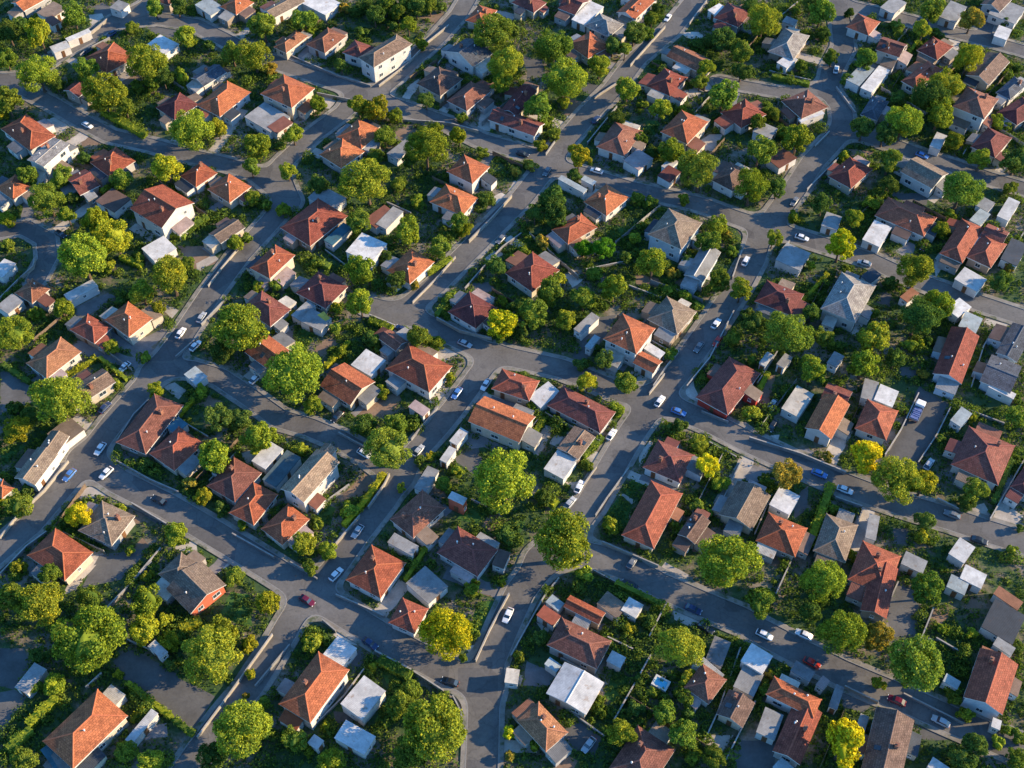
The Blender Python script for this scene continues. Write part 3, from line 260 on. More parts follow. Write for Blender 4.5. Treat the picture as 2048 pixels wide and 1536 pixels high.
TREES=[
('medium yellow-green tall tree above the white house with grey roof','tree',-130.53,117.29,6.94,3.59,1.38,'y'),
('small mid green tree, nearest above left of the white house with grey roof','tree',-138.83,110.1,4.3,2.78,0.95,'g'),
('large lime green tree, nearest above the white house with grey roof','tree',-126.98,100.77,7.02,4.76,0.95,'l'),
('medium mid green tree, nearest above right of the white house with grey roof','tree',-115.24,104.17,5.28,3.49,0.95,'g'),
('large lime green tree, nearest above right of the white house with grey roof','tree',-107.25,90.81,7.4,5.04,0.95,'l'),
('large lime green tree, nearest above left of the orange house with long white wall','tree',-98.68,105.29,7.08,4.8,0.95,'l'),
('bushy mid green shrub, nearest above left of the orange house with long white wall','shrub',-107.81,126.93,1.92,2.09,0.85,'g'),
('medium lime green tree, nearest above left of the orange house with long white wall','tree',-90.9,119.08,4.73,3.09,0.95,'l'),
('medium mid green tree, nearest above the orange house with long white wall','tree',-76.88,112.1,4.58,2.97,0.95,'g'),
('large lime green tree, nearest above left of the orange pyramid roof','tree',-70.22,108.82,6.61,4.46,0.95,'l'),
('medium mid green tree, nearest above the orange pyramid roof','tree',-69.51,122.64,5.71,3.8,0.95,'g'),
('small mid green tree, nearest above left of the orange house with long white wall','tree',-102.18,133.53,4.2,2.7,0.95,'g'),
('small dark green tree, nearest above left of the orange pyramid roof','tree',-95.76,134.16,4.2,2.7,0.95,'d'),
('medium mid green tree, nearest above the white house with grey roof','tree',-124.3,128.65,4.96,3.26,0.95,'g'),
('medium dark green tree, nearest above the white house with grey roof','tree',-140.54,120.93,5.16,3.4,0.95,'d'),
('small lime green shrub, nearest above left of the orange house with long white wall','shrub',-89.61,103.49,3.12,1.39,2.15,'l'),
('medium mid green tree, nearest above left of the white house with grey roof','tree',-132.89,89.94,5.9,3.94,0.95,'g'),
('bushy yellow-green shrub, nearest above left of the white house with grey roof','shrub',-134.76,89.11,1.65,1.77,0.85,'y'),
('large lime green tree, nearest below left of the orange house with long white wall','tree',-81.93,77.68,7.23,4.91,0.95,'l'),
('small yellow-green tree, nearest below the orange house with long white wall','tree',-76.61,81.65,3.86,2.46,0.95,'y'),
('medium lime green tree, nearest below right of the orange house with long white wall','tree',-65.12,73.01,5.48,3.64,0.95,'l'),
('small mid green tree, nearest below the orange house with long white wall','tree',-65.98,66.85,3.77,2.39,0.95,'g'),
('medium yellow-green tree, nearest above the tall white gable-ended house','tree',-86.51,64.52,5.87,3.92,0.95,'y'),
('small mid green tree, nearest above left of the tall white gable-ended house','tree',-98.08,61.67,4.43,2.87,0.95,'g'),
('small mid green tree, nearest below left of the white house with grey roof','tree',-121.46,62.64,4.44,2.88,0.95,'g'),
('small mid green tree, nearest below right of the white house with grey roof','tree',-113.06,62.64,4.44,2.88,0.95,'g'),
('medium mid green tree, nearest below the white house with grey roof','tree',-113.69,52.82,5.97,4.0,0.95,'g'),
('small lime green shrub, nearest left of the tall white gable-ended house','shrub',-102.58,60.36,1.57,1.67,0.85,'l'),
('bushy lime green shrub, nearest right of the tall white gable-ended house','shrub',-65.04,57.17,1.85,2.0,0.85,'l'),
('bushy dark green shrub, nearest right of the white house with grey roof','shrub',-109.33,71.97,1.9,2.06,0.85,'d'),
('small mid green tree, nearest above right of the white house with grey roof','tree',-102.24,89.64,3.92,2.49,0.95,'g'),
('small dark green tree, nearest above left of the orange house with long white wall','tree',-96.09,105.22,4.02,2.57,0.95,'d'),
('small dark green tree, nearest above the white house with grey roof','tree',-122.84,100.18,3.48,2.18,0.95,'d'),
('bushy mid green shrub, nearest left of the orange house with long white wall','shrub',-101.39,101.31,1.69,1.81,0.85,'g'),
('small dark green tree, second above the white house with grey roof','tree',-138.92,126.14,3.63,2.28,0.95,'d'),
('bushy dark green shrub, nearest above the orange house with long white wall','shrub',-84.72,118.88,1.74,1.87,0.85,'d'),
('small dark green tree, nearest left of the orange house with long white wall','tree',-94.06,101.56,3.74,2.37,0.95,'d'),
('small mid green tree, nearest left of the orange house with long white wall','tree',-97.14,100.18,3.48,2.18,0.95,'g'),
('medium mid green tree, nearest left of the tan house on the street corner','tree',-58.14,125.44,5.47,3.63,0.95,'g'),
('bushy lime green shrub, nearest above the orange pyramid roof','shrub',-57.06,124.99,1.76,1.89,0.85,'l'),
('small mid green tree, second above the tan house on the street corner','tree',-35.86,134.92,3.68,2.32,0.95,'g'),
('medium dark green tree, nearest above right of the tan house on the street corner','tree',-27.25,133.41,4.73,3.09,0.95,'d'),
('small lime green tree, nearest above right of the tan house on the street corner','tree',-29.21,125.78,3.89,2.47,0.95,'l'),
('bushy dark green shrub, nearest above left of the tan house on the street corner','shrub',-42.61,124.99,1.76,1.89,0.85,'d'),
('bushy lime green shrub, nearest right of the tan house on the street corner','shrub',-25.29,120.09,1.74,1.87,0.85,'l'),
('large mid green tree, nearest above right of the white house with slate roof','tree',-4.48,116.9,7.22,4.91,0.95,'g'),
('large lime green tree, nearest right of the white house with slate roof','tree',-1.85,104.15,7.07,4.79,0.95,'l'),
('medium lime green tree, nearest below right of the white house with slate roof','tree',-2.93,99.17,4.73,3.09,0.95,'l'),
('small dark green tree, nearest left of the tan house on the street corner','tree',-46.7,108.18,3.53,2.21,0.95,'d'),
('small lime green tree, nearest right of the orange pyramid roof','tree',-51.73,92.11,3.68,2.32,0.95,'l'),
('medium lime green tree, nearest below left of the tan house on the street corner','tree',-40.4,89.47,4.51,2.92,0.95,'l'),
('medium yellow-green tree, nearest below the tan house on the street corner','tree',-34.99,88.45,4.89,3.21,0.95,'y'),
('bushy lime green shrub, nearest above left of the spreading lime tree amid the orange roofs','shrub',-30.63,88.74,1.96,2.12,0.85,'l'),
('small dark green tree, nearest above the spreading lime tree amid the orange roofs','tree',-22.93,93.51,3.45,2.15,0.95,'d'),
('bushy mid green shrub, nearest above right of the spreading lime tree amid the orange roofs','shrub',-13.92,88.56,1.65,1.77,0.85,'g'),
('small lime green tree, nearest above left of the large red hipped roof','tree',-56.64,65.63,3.53,2.21,0.95,'l'),
('small mid green tree, nearest left of the spreading lime tree amid the orange roofs','tree',-32.82,78.24,4.08,2.61,0.95,'g'),
('spreading lime tree amid the orange roofs','tree',-21.7,69.83,7.36,5.01,0.95,'l'),
('small yellow-green tree, nearest right of the spreading lime tree amid the orange roofs','tree',-13.55,77.96,4.32,2.79,0.95,'y'),
('small mid green shrub, nearest right of the spreading lime tree amid the orange roofs','shrub',-7.67,74.85,1.61,1.72,0.85,'g'),
('huge lime green tree, nearest above right of the large red hipped roof','tree',-35.62,56.95,7.89,5.39,0.95,'l'),
('bushy mid green shrub, nearest below left of the spreading lime tree amid the orange roofs','shrub',-28.79,62.49,1.87,2.02,0.85,'g'),
('small lime green shrub, nearest below the spreading lime tree amid the orange roofs','shrub',-23.81,56.98,1.56,1.66,0.85,'l'),
('bushy dark green shrub, nearest below right of the spreading lime tree amid the orange roofs','shrub',-7.06,56.69,1.85,2.0,0.85,'d'),
('small lime green tree, nearest below the orange pyramid roof','tree',-56.7,79.28,4.09,2.62,0.95,'l'),
('bushy mid green shrub, nearest left of the spreading lime tree amid the orange roofs','shrub',-35.22,72.47,1.9,2.06,0.85,'g'),
('small dark green tree, nearest above the large red hipped roof','tree',-48.56,59.99,4.19,2.69,0.95,'d'),
('small dark green tree, nearest below left of the spreading lime tree amid the orange roofs','tree',-25.63,69.34,3.78,2.4,0.95,'d'),
('bushy lime green shrub, nearest above right of the spreading lime tree amid the orange roofs','shrub',-19.78,83.56,1.79,1.93,0.85,'l'),
('bushy yellowish orange shrub, nearest above left of the orange pyramid roof','shrub',-66.47,108.58,1.87,2.02,0.85,'o'),
('small dark green tree, nearest above the tan house on the street corner','tree',-38.89,129.13,4.17,2.68,0.95,'d'),
('small dark green tree, third above the tan house on the street corner','tree',-41.63,134.92,3.68,2.32,0.95,'d'),
('bushy dark green shrub, second above left of the tan house on the street corner','shrub',-45.3,135.04,1.78,1.92,0.85,'d'),
('small dark green tree, second above the tan house on the street corner','tree',-38.17,134.92,3.68,2.32,0.95,'d'),
('small mid green tree, nearest above the tan house on the street corner','tree',-32.6,131.75,3.66,2.3,0.95,'g'),
('small mid green tree, nearest above left of the white house with slate roof','tree',-23.53,134.92,3.68,2.32,0.95,'g'),
('small mid green tree, second above left of the white house with slate roof','tree',-30.88,135.82,3.95,2.52,0.95,'g'),
('small dark green shrub, nearest above the tan house on the street corner','shrub',-34.08,128.31,1.6,1.71,0.85,'d'),
('small yellowish orange shrub, nearest above left of the tan house on the street corner','shrub',-48.54,136.55,1.62,1.73,0.85,'o'),
('small dark green shrub, nearest above left of the white house with slate roof','shrub',-20.61,136.55,1.62,1.73,0.85,'d'),
('large mid green tree, nearest right of the white house with slate roof','tree',11.4,112.2,7.16,4.86,0.95,'g'),
('large lime green tree, nearest below left of the orange gabled house at the top street','tree',13.58,97.36,7.49,5.1,0.95,'l'),
('medium lime green tree, nearest above left of the orange hipped house with cream walls','tree',30.81,96.32,5.21,3.44,0.95,'l'),
('medium dark green tree, nearest below the orange gabled house at the top street','tree',34.1,120.93,5.16,3.4,0.95,'d'),
('small mid green tree, nearest below right of the orange gabled house at the top street','tree',39.64,128.62,3.64,2.29,0.95,'g'),
('bushy mid green shrub, nearest below the orange gabled house at the top street','shrub',37.99,124.37,1.75,1.89,0.85,'g'),
('large lime green tree, nearest right of the orange gabled house at the top street','tree',70.2,124.23,6.78,4.58,0.95,'l'),
('medium mid green tree, nearest right of the orange gabled house at the top street','tree',63.04,112.25,5.35,3.54,0.95,'g'),
('medium dark green tree, nearest right of the orange gabled house at the top street','tree',58.94,118.52,5.14,3.39,0.95,'d'),
('medium mid green tree, nearest below right of the white house with slate roof','tree',7.07,88.1,5.63,3.74,0.95,'g'),
('bushy lime green shrub, nearest above left of the bright orange house on the bend','shrub',14.03,93.85,1.82,1.96,0.85,'l'),
('bushy mid green shrub, nearest below right of the white house with slate roof','shrub',8.89,86.77,1.8,1.94,0.85,'g'),
('bushy mid green shrub, nearest above left of the bright orange house on the bend','shrub',10.9,81.27,1.93,2.09,0.85,'g'),
('small lime green shrub, nearest above left of the bright orange house on the bend','shrub',7.34,77.43,1.62,1.73,0.85,'l'),
('small dark green tree, nearest left of the orange hipped house with cream walls','tree',27.52,86.17,3.65,2.3,0.95,'d'),
('medium lime green tree, nearest below left of the orange gabled house at the top street','tree',23.76,106.29,4.53,2.94,0.95,'l'),
('small lime green tree, nearest above the orange hipped house with cream walls','tree',53.06,106.12,3.77,2.39,0.95,'l'),
('small mid green tree, nearest above the orange hipped house with cream walls','tree',50.81,101.31,3.49,2.18,0.95,'g'),
('medium mid green tree, nearest above right of the orange hipped house with cream walls','tree',55.75,92.65,5.92,3.96,0.95,'g'),
('small lime green tree, nearest above left of the orange hipped house with cream walls','tree',39.26,88.51,4.4,2.85,0.95,'l'),
('bushy yellow-green shrub, nearest above the orange hipped house with cream walls','shrub',44.73,91.28,1.66,1.78,0.85,'y'),
('medium yellow-green tree, nearest above left of the bright orange house on the bend','tree',17.03,69.18,4.82,3.16,0.95,'y'),
('bushy dark green shrub, nearest above left of the bright orange house on the bend','shrub',16.01,65.45,1.88,2.03,0.85,'d'),
('medium lime green tree, nearest below left of the orange hipped house with cream walls','tree',40.37,72.03,4.99,3.28,0.95,'l'),
('dense dark tree below the cream-walled house','tree',46.64,61.75,7.49,5.1,0.95,'g'),
('medium mid green tree, nearest right of the dense dark tree below the cream-walled house','tree',62.58,70.11,5.79,3.86,0.95,'g'),
('large lime green tree, nearest right of the dense dark tree below the cream-walled house','tree',58.83,56.55,6.48,4.37,0.95,'l'),
('small mid green tree, nearest right of the orange hipped house with cream walls','tree',64.27,84.28,3.88,2.47,0.95,'g'),
('bushy mid green shrub, nearest right of the orange hipped house with cream walls','shrub',67.95,91.46,1.96,2.13,0.85,'g'),
('bushy mid green shrub, nearest right of the bright orange house on the bend','shrub',31.15,57.17,1.85,2.0,0.85,'g'),
('small lime green shrub, nearest above the brown roof with pale blue walls','shrub',42.55,56.98,1.56,1.66,0.85,'l'),
('small yellowish orange shrub, nearest above left of the round-looking orange roof','shrub',4.83,69.83,1.54,1.64,0.85,'o'),
('small yellowish orange shrub, nearest right of the spreading lime tree amid the orange roofs','shrub',1.05,68.01,1.36,1.43,0.85,'o'),
('small mid green shrub, nearest above left of the orange hipped house with cream walls','shrub',34.91,93.85,1.36,1.43,0.85,'g'),
('medium dark green tree, second above left of the round-looking orange roof','tree',10.24,53.78,5.06,3.33,0.95,'d'),
('small dark green tree, nearest below left of the orange gabled house at the top street','tree',27.95,116.33,4.09,2.62,0.95,'d'),
('small mid green tree, nearest below the orange gabled house at the top street','tree',31.24,114.63,3.56,2.24,0.95,'g'),
('small dark green tree, nearest above right of the orange hipped house with cream walls','tree',62.43,105.22,4.02,2.57,0.95,'d'),
('bushy lime green shrub, nearest below left of the orange gabled house at the top street','shrub',22.7,112.69,1.88,2.03,0.85,'l'),
('bushy dark green shrub, nearest below left of the orange hipped house with cream walls','shrub',36.03,74.52,1.91,2.07,0.85,'d'),
('bushy mid green shrub, nearest left of the orange hipped house with cream walls','shrub',33.21,79.18,1.92,2.09,0.85,'g'),
('small dark green shrub, nearest below right of the orange gabled house at the top street','shrub',51.25,119.7,1.58,1.68,0.85,'d'),
('bushy dark green shrub, nearest below right of the orange gabled house at the top street','shrub',55.49,121.09,1.91,2.06,0.85,'d'),
('bushy dark green shrub, nearest right of the orange gabled house at the top street','shrub',42.24,136.09,1.95,2.12,0.85,'d'),
('small dark green tree, nearest right of the orange gabled house at the top street','tree',68.57,134.92,3.68,2.32,0.95,'d'),
('bushy dark green shrub, nearest above right of the white house with slate roof','shrub',0.4,125.6,1.76,1.89,0.85,'d'),
('medium mid green tree, nearest above right of the dense dark tree below the cream-walled house','tree',87.4,128.78,5.76,3.84,0.95,'g'),
('bushy dark green shrub, nearest above left of the white two-storey villa','shrub',88.21,124.15,1.91,2.08,0.85,'d'),
('bushy mid green shrub, nearest above right of the orange hipped house with cream walls','shrub',80.07,109.75,1.87,2.02,0.85,'g'),
('small mid green tree, nearest above left of the long grey-brown roof with white walls','tree',88.17,111.68,3.55,2.22,0.95,'g'),
('small dark green shrub, nearest above left of the long grey-brown roof with white walls','shrub',96.9,134.77,1.52,1.61,0.85,'d'),
('bushy mid green shrub, nearest above left of the white two-storey villa','shrub',109.78,127.87,1.93,2.09,0.85,'g'),
('small lime green tree, nearest above left of the white two-storey villa','tree',115.32,122.61,4.39,2.84,0.95,'l'),
('medium mid green tree, nearest above left of the white two-storey villa','tree',119.05,130.77,5.25,3.47,0.95,'g'),
('medium yellowish orange tree, nearest above the white two-storey villa','tree',129.66,126.79,4.95,3.25,0.95,'o'),
('large yellow-green tree, nearest above the white two-storey villa','tree',124.18,107.63,6.18,4.15,0.95,'y'),
('large lime green tree, nearest above left of the white two-storey villa','tree',115.98,96.73,6.22,4.17,0.95,'l'),
('large dark green tree, nearest left of the white two-storey villa','tree',110.4,91.43,6.91,4.68,0.95,'d'),
('medium lime green tree, nearest left of the white two-storey villa','tree',111.36,84.61,5.84,3.9,0.95,'l'),
('large lime green tree, nearest above the long grey-brown roof with white walls','tree',101.05,81.35,6.79,4.59,0.95,'l'),
('medium mid green tree, nearest left of the white two-storey villa','tree',96.36,109.43,4.81,3.15,0.95,'g'),
('medium dark green tree, nearest above left of the long grey-brown roof with white walls','tree',96.13,78.44,4.81,3.14,0.95,'d'),
('medium dark green tree, nearest above the yellow tree by the grey flat roof','tree',91.05,80.8,4.58,2.98,0.95,'d'),
('medium lime green tree, nearest right of the dense dark tree below the cream-walled house','tree',72.96,75.16,5.84,3.9,0.95,'l'),
('small lime green tree, nearest below left of the white two-storey villa','tree',114.56,77.24,3.6,2.26,0.95,'l'),
('bushy lime green shrub, nearest below right of the white two-storey villa','shrub',127.95,86.05,1.95,2.11,0.85,'l'),
('small mid green shrub, nearest below right of the white two-storey villa','shrub',130.88,84.44,1.49,1.58,0.85,'g'),
('small lime green tree, nearest above right of the wide green tree at the lane end','tree',119.1,69.32,4.26,2.74,0.95,'l'),
('medium mid green tree, nearest left of the long grey-brown roof with white walls','tree',95.52,68.03,4.96,3.25,0.95,'g'),
('small dark green tree, nearest left of the long grey-brown roof with white walls','tree',94.4,60.49,3.73,2.36,0.95,'d'),
('wide green tree at the lane end','tree',110.11,55.07,7.86,5.37,0.95,'g'),
('bushy mid green shrub, second right of the orange hipped house with cream walls','shrub',69.26,89.29,1.96,2.13,0.85,'g'),
('bushy lime green shrub, nearest above right of the yellow tree by the grey flat roof','shrub',89.1,56.36,1.7,1.83,0.85,'l'),
('small lime green shrub, nearest left of the long grey-brown roof with white walls','shrub',85.4,74.09,1.38,1.44,0.85,'l'),
('medium dark green tree, nearest above right of the wide green tree at the lane end','tree',127.45,67.73,5.67,3.77,0.95,'d'),
('bushy mid green shrub, nearest right of the wide green tree at the lane end','shrub',125.31,61.03,1.86,2.01,0.85,'g'),
('bushy dark green shrub, nearest above left of the long grey-brown roof with white walls','shrub',91.01,104.16,1.7,1.82,0.85,'d'),
('bushy mid green shrub, nearest right of the dense dark tree below the cream-walled house','shrub',71.73,81.27,1.93,2.09,0.85,'g'),
('small dark green shrub, nearest above right of the white two-storey villa','shrub',138.98,109.69,1.46,1.54,0.85,'d'),
('small dark green shrub, nearest above left of the white two-storey villa','shrub',120.26,124.59,1.59,1.7,0.85,'d'),
('small dark green tree, nearest right of the dense dark tree below the cream-walled house','tree',66.04,59.04,3.72,2.35,0.95,'d'),
('small dark green shrub, nearest above the white two-storey villa','shrub',141.0,130.2,1.61,1.72,0.85,'d'),
('small dark green tree, nearest left of the white two-storey villa','tree',103.39,94.61,3.45,2.15,0.95,'d'),
('small dark green tree, nearest above left of the white two-storey villa','tree',85.56,134.8,4.21,2.71,0.95,'d'),
('small lime green tree, nearest above the great lime tree by the court','tree',-108.69,49.48,3.66,2.3,0.95,'l'),
('medium yellow-green tree, nearest above the great lime tree by the court','tree',-101.18,46.94,5.22,3.45,0.95,'y'),
('large yellow-green tree, nearest above right of the great lime tree by the court','tree',-94.38,39.1,6.72,4.54,0.95,'y'),
('great lime tree by the court','tree',-99.83,30.69,8.16,5.59,0.95,'l'),
('small lime green shrub, nearest right of the great lime tree by the court','shrub',-95.89,34.43,1.5,1.59,0.85,'l'),
('bushy yellow-green shrub, nearest below left of the white house with grey roof','shrub',-124.16,49.95,1.82,1.97,0.85,'y'),
('large lime green tree, nearest below right of the white diamond-shaped roof','tree',-78.84,26.47,6.77,4.58,0.95,'l'),
('bushy mid green shrub, nearest below right of the white diamond-shaped roof','shrub',-77.54,35.05,1.77,1.91,0.85,'g'),
('small lime green tree, nearest above right of the joined orange hipped roof','tree',-85.41,23.65,4.35,2.81,0.95,'l'),
('bushy lime green shrub, nearest right of the joined orange hipped roof','shrub',-82.07,20.9,1.86,2.01,0.85,'l'),
('large lime green tree, nearest above left of the broad lime tree by the brown roof','tree',-111.46,10.56,4.92,4.25,0.62,'l'),
('small lime green tree, nearest below the great lime tree by the court','tree',-102.93,19.29,3.67,2.32,0.95,'l'),
('bushy lime green shrub, nearest below left of the great lime tree by the court','shrub',-109.7,19.37,1.72,1.85,0.85,'l'),
('bushy lime green shrub, nearest below left of the joined orange hipped roof','shrub',-90.39,9.62,1.81,1.96,0.85,'l'),
('tiny mid green shrub, nearest below the joined orange hipped roof','shrub',-82.52,6.53,1.29,1.35,0.85,'g'),
('huge lime green tree, nearest below right of the white diamond-shaped roof','tree',-59.71,10.47,8.25,5.65,0.95,'l'),
('small lime green shrub, nearest below left of the large red hipped roof','shrub',-59.72,27.91,1.53,1.63,0.85,'l'),
('small dark green tree, nearest right of the joined orange hipped roof','tree',-64.59,6.08,4.2,2.7,0.95,'d'),
('bushy lime green shrub, nearest right of the white diamond-shaped roof','shrub',-66.94,41.71,1.8,1.94,0.85,'l'),
('small mid green shrub, nearest right of the white diamond-shaped roof','shrub',-64.03,43.85,1.47,1.55,0.85,'g'),
('small mid green shrub, nearest below left of the white diamond-shaped roof','shrub',-89.56,37.2,1.37,1.44,0.85,'g'),
('tiny dark green shrub, nearest above left of the joined orange hipped roof','shrub',-91.13,23.56,1.2,1.24,0.85,'d'),
('small mid green shrub, nearest left of the great lime tree by the court','shrub',-121.7,41.08,1.52,1.61,0.85,'g'),
('bushy dark green shrub, nearest below right of the white house with grey roof','shrub',-109.14,58.15,1.71,1.83,0.85,'d'),
('small mid green tree, nearest above the square white flat roof','tree',-36.83,46.81,4.45,2.88,0.95,'g'),
('bushy lime green shrub, nearest left of the large red hipped roof','shrub',-56.5,53.24,1.83,1.98,0.85,'l'),
('small lime green shrub, nearest above right of the square white flat roof','shrub',-23.76,55.9,1.56,1.66,0.85,'l'),
('medium lime green tree, nearest right of the square white flat roof','tree',-25.19,42.74,4.87,3.19,0.95,'l'),
('small mid green tree, nearest right of the square white flat roof','tree',-17.0,38.28,4.38,2.83,0.95,'g'),
('small mid green tree, nearest below right of the spreading lime tree amid the orange roofs','tree',-13.09,46.95,3.87,2.46,0.95,'g'),
('bushy yellow-green shrub, nearest below right of the spreading lime tree amid the orange roofs','shrub',-11.17,46.26,1.81,1.95,0.85,'y'),
('medium lime green tree, nearest below the square white flat roof','tree',-35.5,30.34,5.37,3.55,0.95,'l'),
('bushy dark green shrub, nearest right of the square white flat roof','shrub',-29.62,37.25,1.78,1.92,0.85,'d'),
('medium lime green tall tree, nearest below the square white flat roof','tree',-34.67,19.41,5.38,3.1,1.16,'l'),
('small yellow-green shrub, nearest below left of the square white flat roof','shrub',-40.81,21.36,1.33,1.39,0.85,'y'),
('bushy mid green shrub, nearest below the square white flat roof','shrub',-40.24,15.3,1.71,1.83,0.85,'g'),
('small mid green tree, nearest above the wide orange hipped house with white wall','tree',-20.84,10.35,4.24,2.73,0.95,'g'),
('bushy lime green shrub, nearest above right of the wide orange hipped house with white wall','shrub',-17.02,10.3,1.95,2.11,0.85,'l'),
('yellow tree on the bend','tree',-2.45,13.14,5.61,3.73,0.95,'Y'),
('small dark green tree, nearest above right of the yellow tree on the bend','tree',1.5,19.48,3.46,2.16,0.95,'d'),
('huge lime green tree, nearest above the tan two-storey house','tree',-47.47,-2.86,8.22,5.63,0.95,'l'),
('small lime green shrub, nearest right of the wide orange hipped house with white wall','shrub',-13.43,1.1,1.36,1.42,0.85,'l'),
('small dark green tree, nearest below right of the square white flat roof','tree',-27.01,28.02,3.73,2.36,0.95,'d'),
('bushy dark green shrub, nearest below the square white flat roof','shrub',-32.27,28.99,1.75,1.89,0.85,'d'),
('small yellowish orange shrub, nearest below right of the square white flat roof','shrub',-22.47,28.43,1.43,1.51,0.85,'o'),
('bushy mid green shrub, nearest below left of the large red hipped roof','shrub',-55.19,27.71,1.75,1.88,0.85,'g'),
('bushy dark green shrub, nearest above left of the wide orange hipped house with white wall','shrub',-31.97,11.49,1.95,2.12,0.85,'d'),
('small lime green shrub, nearest left of the wide orange hipped house with white wall','shrub',-38.77,8.41,1.38,1.44,0.85,'l'),
('small dark green tree, nearest above the yellow tree on the bend','tree',-3.84,32.29,3.76,2.38,0.95,'d'),
('small lime green shrub, nearest above the yellow tree on the bend','shrub',-2.23,23.44,1.34,1.4,0.85,'l'),
('tiny lime green shrub, nearest below left of the wide orange hipped house with white wall','shrub',-28.41,-2.23,1.27,1.32,0.85,'l'),
('small mid green shrub, nearest above left of the yellow tree on the bend','shrub',-14.74,24.04,1.6,1.71,0.85,'g'),
('small mid green shrub, nearest below the large red hipped roof','shrub',-47.19,35.75,1.5,1.59,0.85,'g'),
('bushy dark green shrub, nearest below the yellow tree on the bend','shrub',-2.17,12.9,1.7,1.82,0.85,'d'),
('small mid green shrub, nearest left of the large red hipped roof','shrub',-61.4,54.95,1.56,1.66,0.85,'g'),
('medium mid green tree, nearest right of the yellow tree on the bend','tree',4.27,15.6,5.56,3.69,0.95,'g'),
('medium mid green tree, nearest above right of the yellow tree on the bend','tree',8.99,23.29,5.21,3.44,0.95,'g'),
('bushy lime green shrub, nearest below the round-looking orange roof','shrub',10.78,29.85,1.76,1.89,0.85,'l'),
('small mid green tree, nearest above left of the orange two-storey white-walled house','tree',16.38,21.51,4.42,2.86,0.95,'g'),
('small lime green tree, nearest left of the orange two-storey white-walled house','tree',12.55,16.05,3.65,2.3,0.95,'l'),
('medium lime green tree, nearest above the orange two-storey white-walled house','tree',23.4,24.04,5.3,3.51,0.95,'l'),
('bushy mid green shrub, nearest below right of the round-looking orange roof','shrub',19.42,32.0,1.76,1.9,0.85,'g'),
('medium lime green tree, nearest below left of the brown roof with pale blue walls','tree',33.07,31.92,5.52,3.66,0.95,'l'),
('bushy lime green shrub, nearest left of the brown roof with pale blue walls','shrub',29.37,44.03,1.75,1.88,0.85,'l'),
('bushy yellowish orange shrub, nearest below left of the round-looking orange roof','shrub',7.49,42.3,1.66,1.78,0.85,'o'),
('small lime green shrub, nearest below left of the round-looking orange roof','shrub',2.93,39.29,1.51,1.6,0.85,'l'),
('tiny bright yellow shrub above the yellow tree on the bend','shrub',0.02,36.83,1.29,1.34,0.85,'Y'),
('medium mid green tree, nearest right of the brown roof with pale blue walls','tree',46.87,39.88,4.57,2.97,0.95,'g'),
('small lime green tree, nearest right of the brown roof with pale blue walls','tree',49.83,46.03,3.86,2.45,0.95,'l'),
('bushy mid green shrub, nearest above left of the brown roof with pale blue walls','shrub',34.45,56.23,1.7,1.83,0.85,'g'),
('small mid green tree, nearest below right of the brown roof with pale blue walls','tree',48.51,27.76,4.47,2.9,0.95,'g'),
('small lime green tree, nearest below right of the brown roof with pale blue walls','tree',52.86,24.26,4.14,2.66,0.95,'l'),
('small bright green tree, nearest below right of the round-looking orange roof','tree',17.06,39.01,3.18,2.57,0.62,'G'),
('small bright green tree, nearest below the bright orange house on the bend','tree',21.51,38.24,3.51,2.89,0.62,'G'),
('small yellowish orange shrub, nearest below the brown roof with pale blue walls','shrub',38.24,32.3,1.44,1.52,0.85,'o'),
('medium dark green tree, nearest above left of the round-looking orange roof','tree',10.81,49.47,5.02,3.3,0.95,'d'),
('small mid green shrub, nearest above right of the orange two-storey white-walled house','shrub',36.85,26.73,1.42,1.5,0.85,'g'),
('small lime green shrub, nearest above right of the orange two-storey white-walled house','shrub',40.45,24.63,1.42,1.49,0.85,'l'),
('small yellow-green tree, nearest above the long dark red roof','tree',16.47,-2.12,3.53,2.21,0.95,'y'),
('small mid green tree, nearest below the orange two-storey white-walled house','tree',24.95,-2.34,3.81,2.41,0.95,'g'),
('bushy dark green shrub, nearest above the long dark red roof','shrub',15.3,4.29,1.67,1.79,0.85,'d'),
('small mid green shrub, nearest below right of the orange two-storey white-walled house','shrub',35.63,7.49,1.55,1.65,0.85,'g'),
('bushy mid green shrub, nearest above the red-fronted corner house','shrub',49.94,11.88,1.95,2.12,0.85,'g'),
('tiny yellowish orange shrub, nearest above left of the red-fronted corner house','shrub',44.0,3.12,1.21,1.25,0.85,'o'),
('small mid green shrub, nearest right of the orange two-storey white-walled house','shrub',43.0,21.71,1.41,1.48,0.85,'g'),
('tiny lime green shrub, nearest above left of the orange two-storey white-walled house','shrub',19.05,22.31,1.2,1.24,0.85,'l'),
('bushy dark green shrub, nearest below right of the yellow tree on the bend','shrub',1.85,13.7,1.7,1.82,0.85,'d'),
('tiny mid green shrub, nearest above right of the red-fronted corner house','shrub',53.94,6.2,1.22,1.25,0.85,'g'),
('small dark green tree, nearest below left of the orange two-storey white-walled house','tree',20.28,4.29,3.57,2.24,0.95,'d'),
('bushy mid green shrub, nearest right of the brown roof with pale blue walls','shrub',53.25,38.71,1.65,1.76,0.85,'g'),
('small dark green shrub, nearest left of the orange two-storey white-walled house','shrub',18.24,10.05,1.3,1.36,0.85,'d'),
('tiny yellowish orange shrub, nearest right of the brown roof with pale blue walls','shrub',52.68,44.98,1.25,1.3,0.85,'o'),
('small dark green tree, nearest left of the round-looking orange roof','tree',5.6,49.94,3.66,2.31,0.95,'d'),
('bushy dark green shrub, nearest below right of the brown roof with pale blue walls','shrub',42.12,36.94,1.64,1.76,0.85,'d'),
('bushy dark green shrub, nearest below left of the brown roof with pale blue walls','shrub',27.69,37.38,1.64,1.76,0.85,'d'),
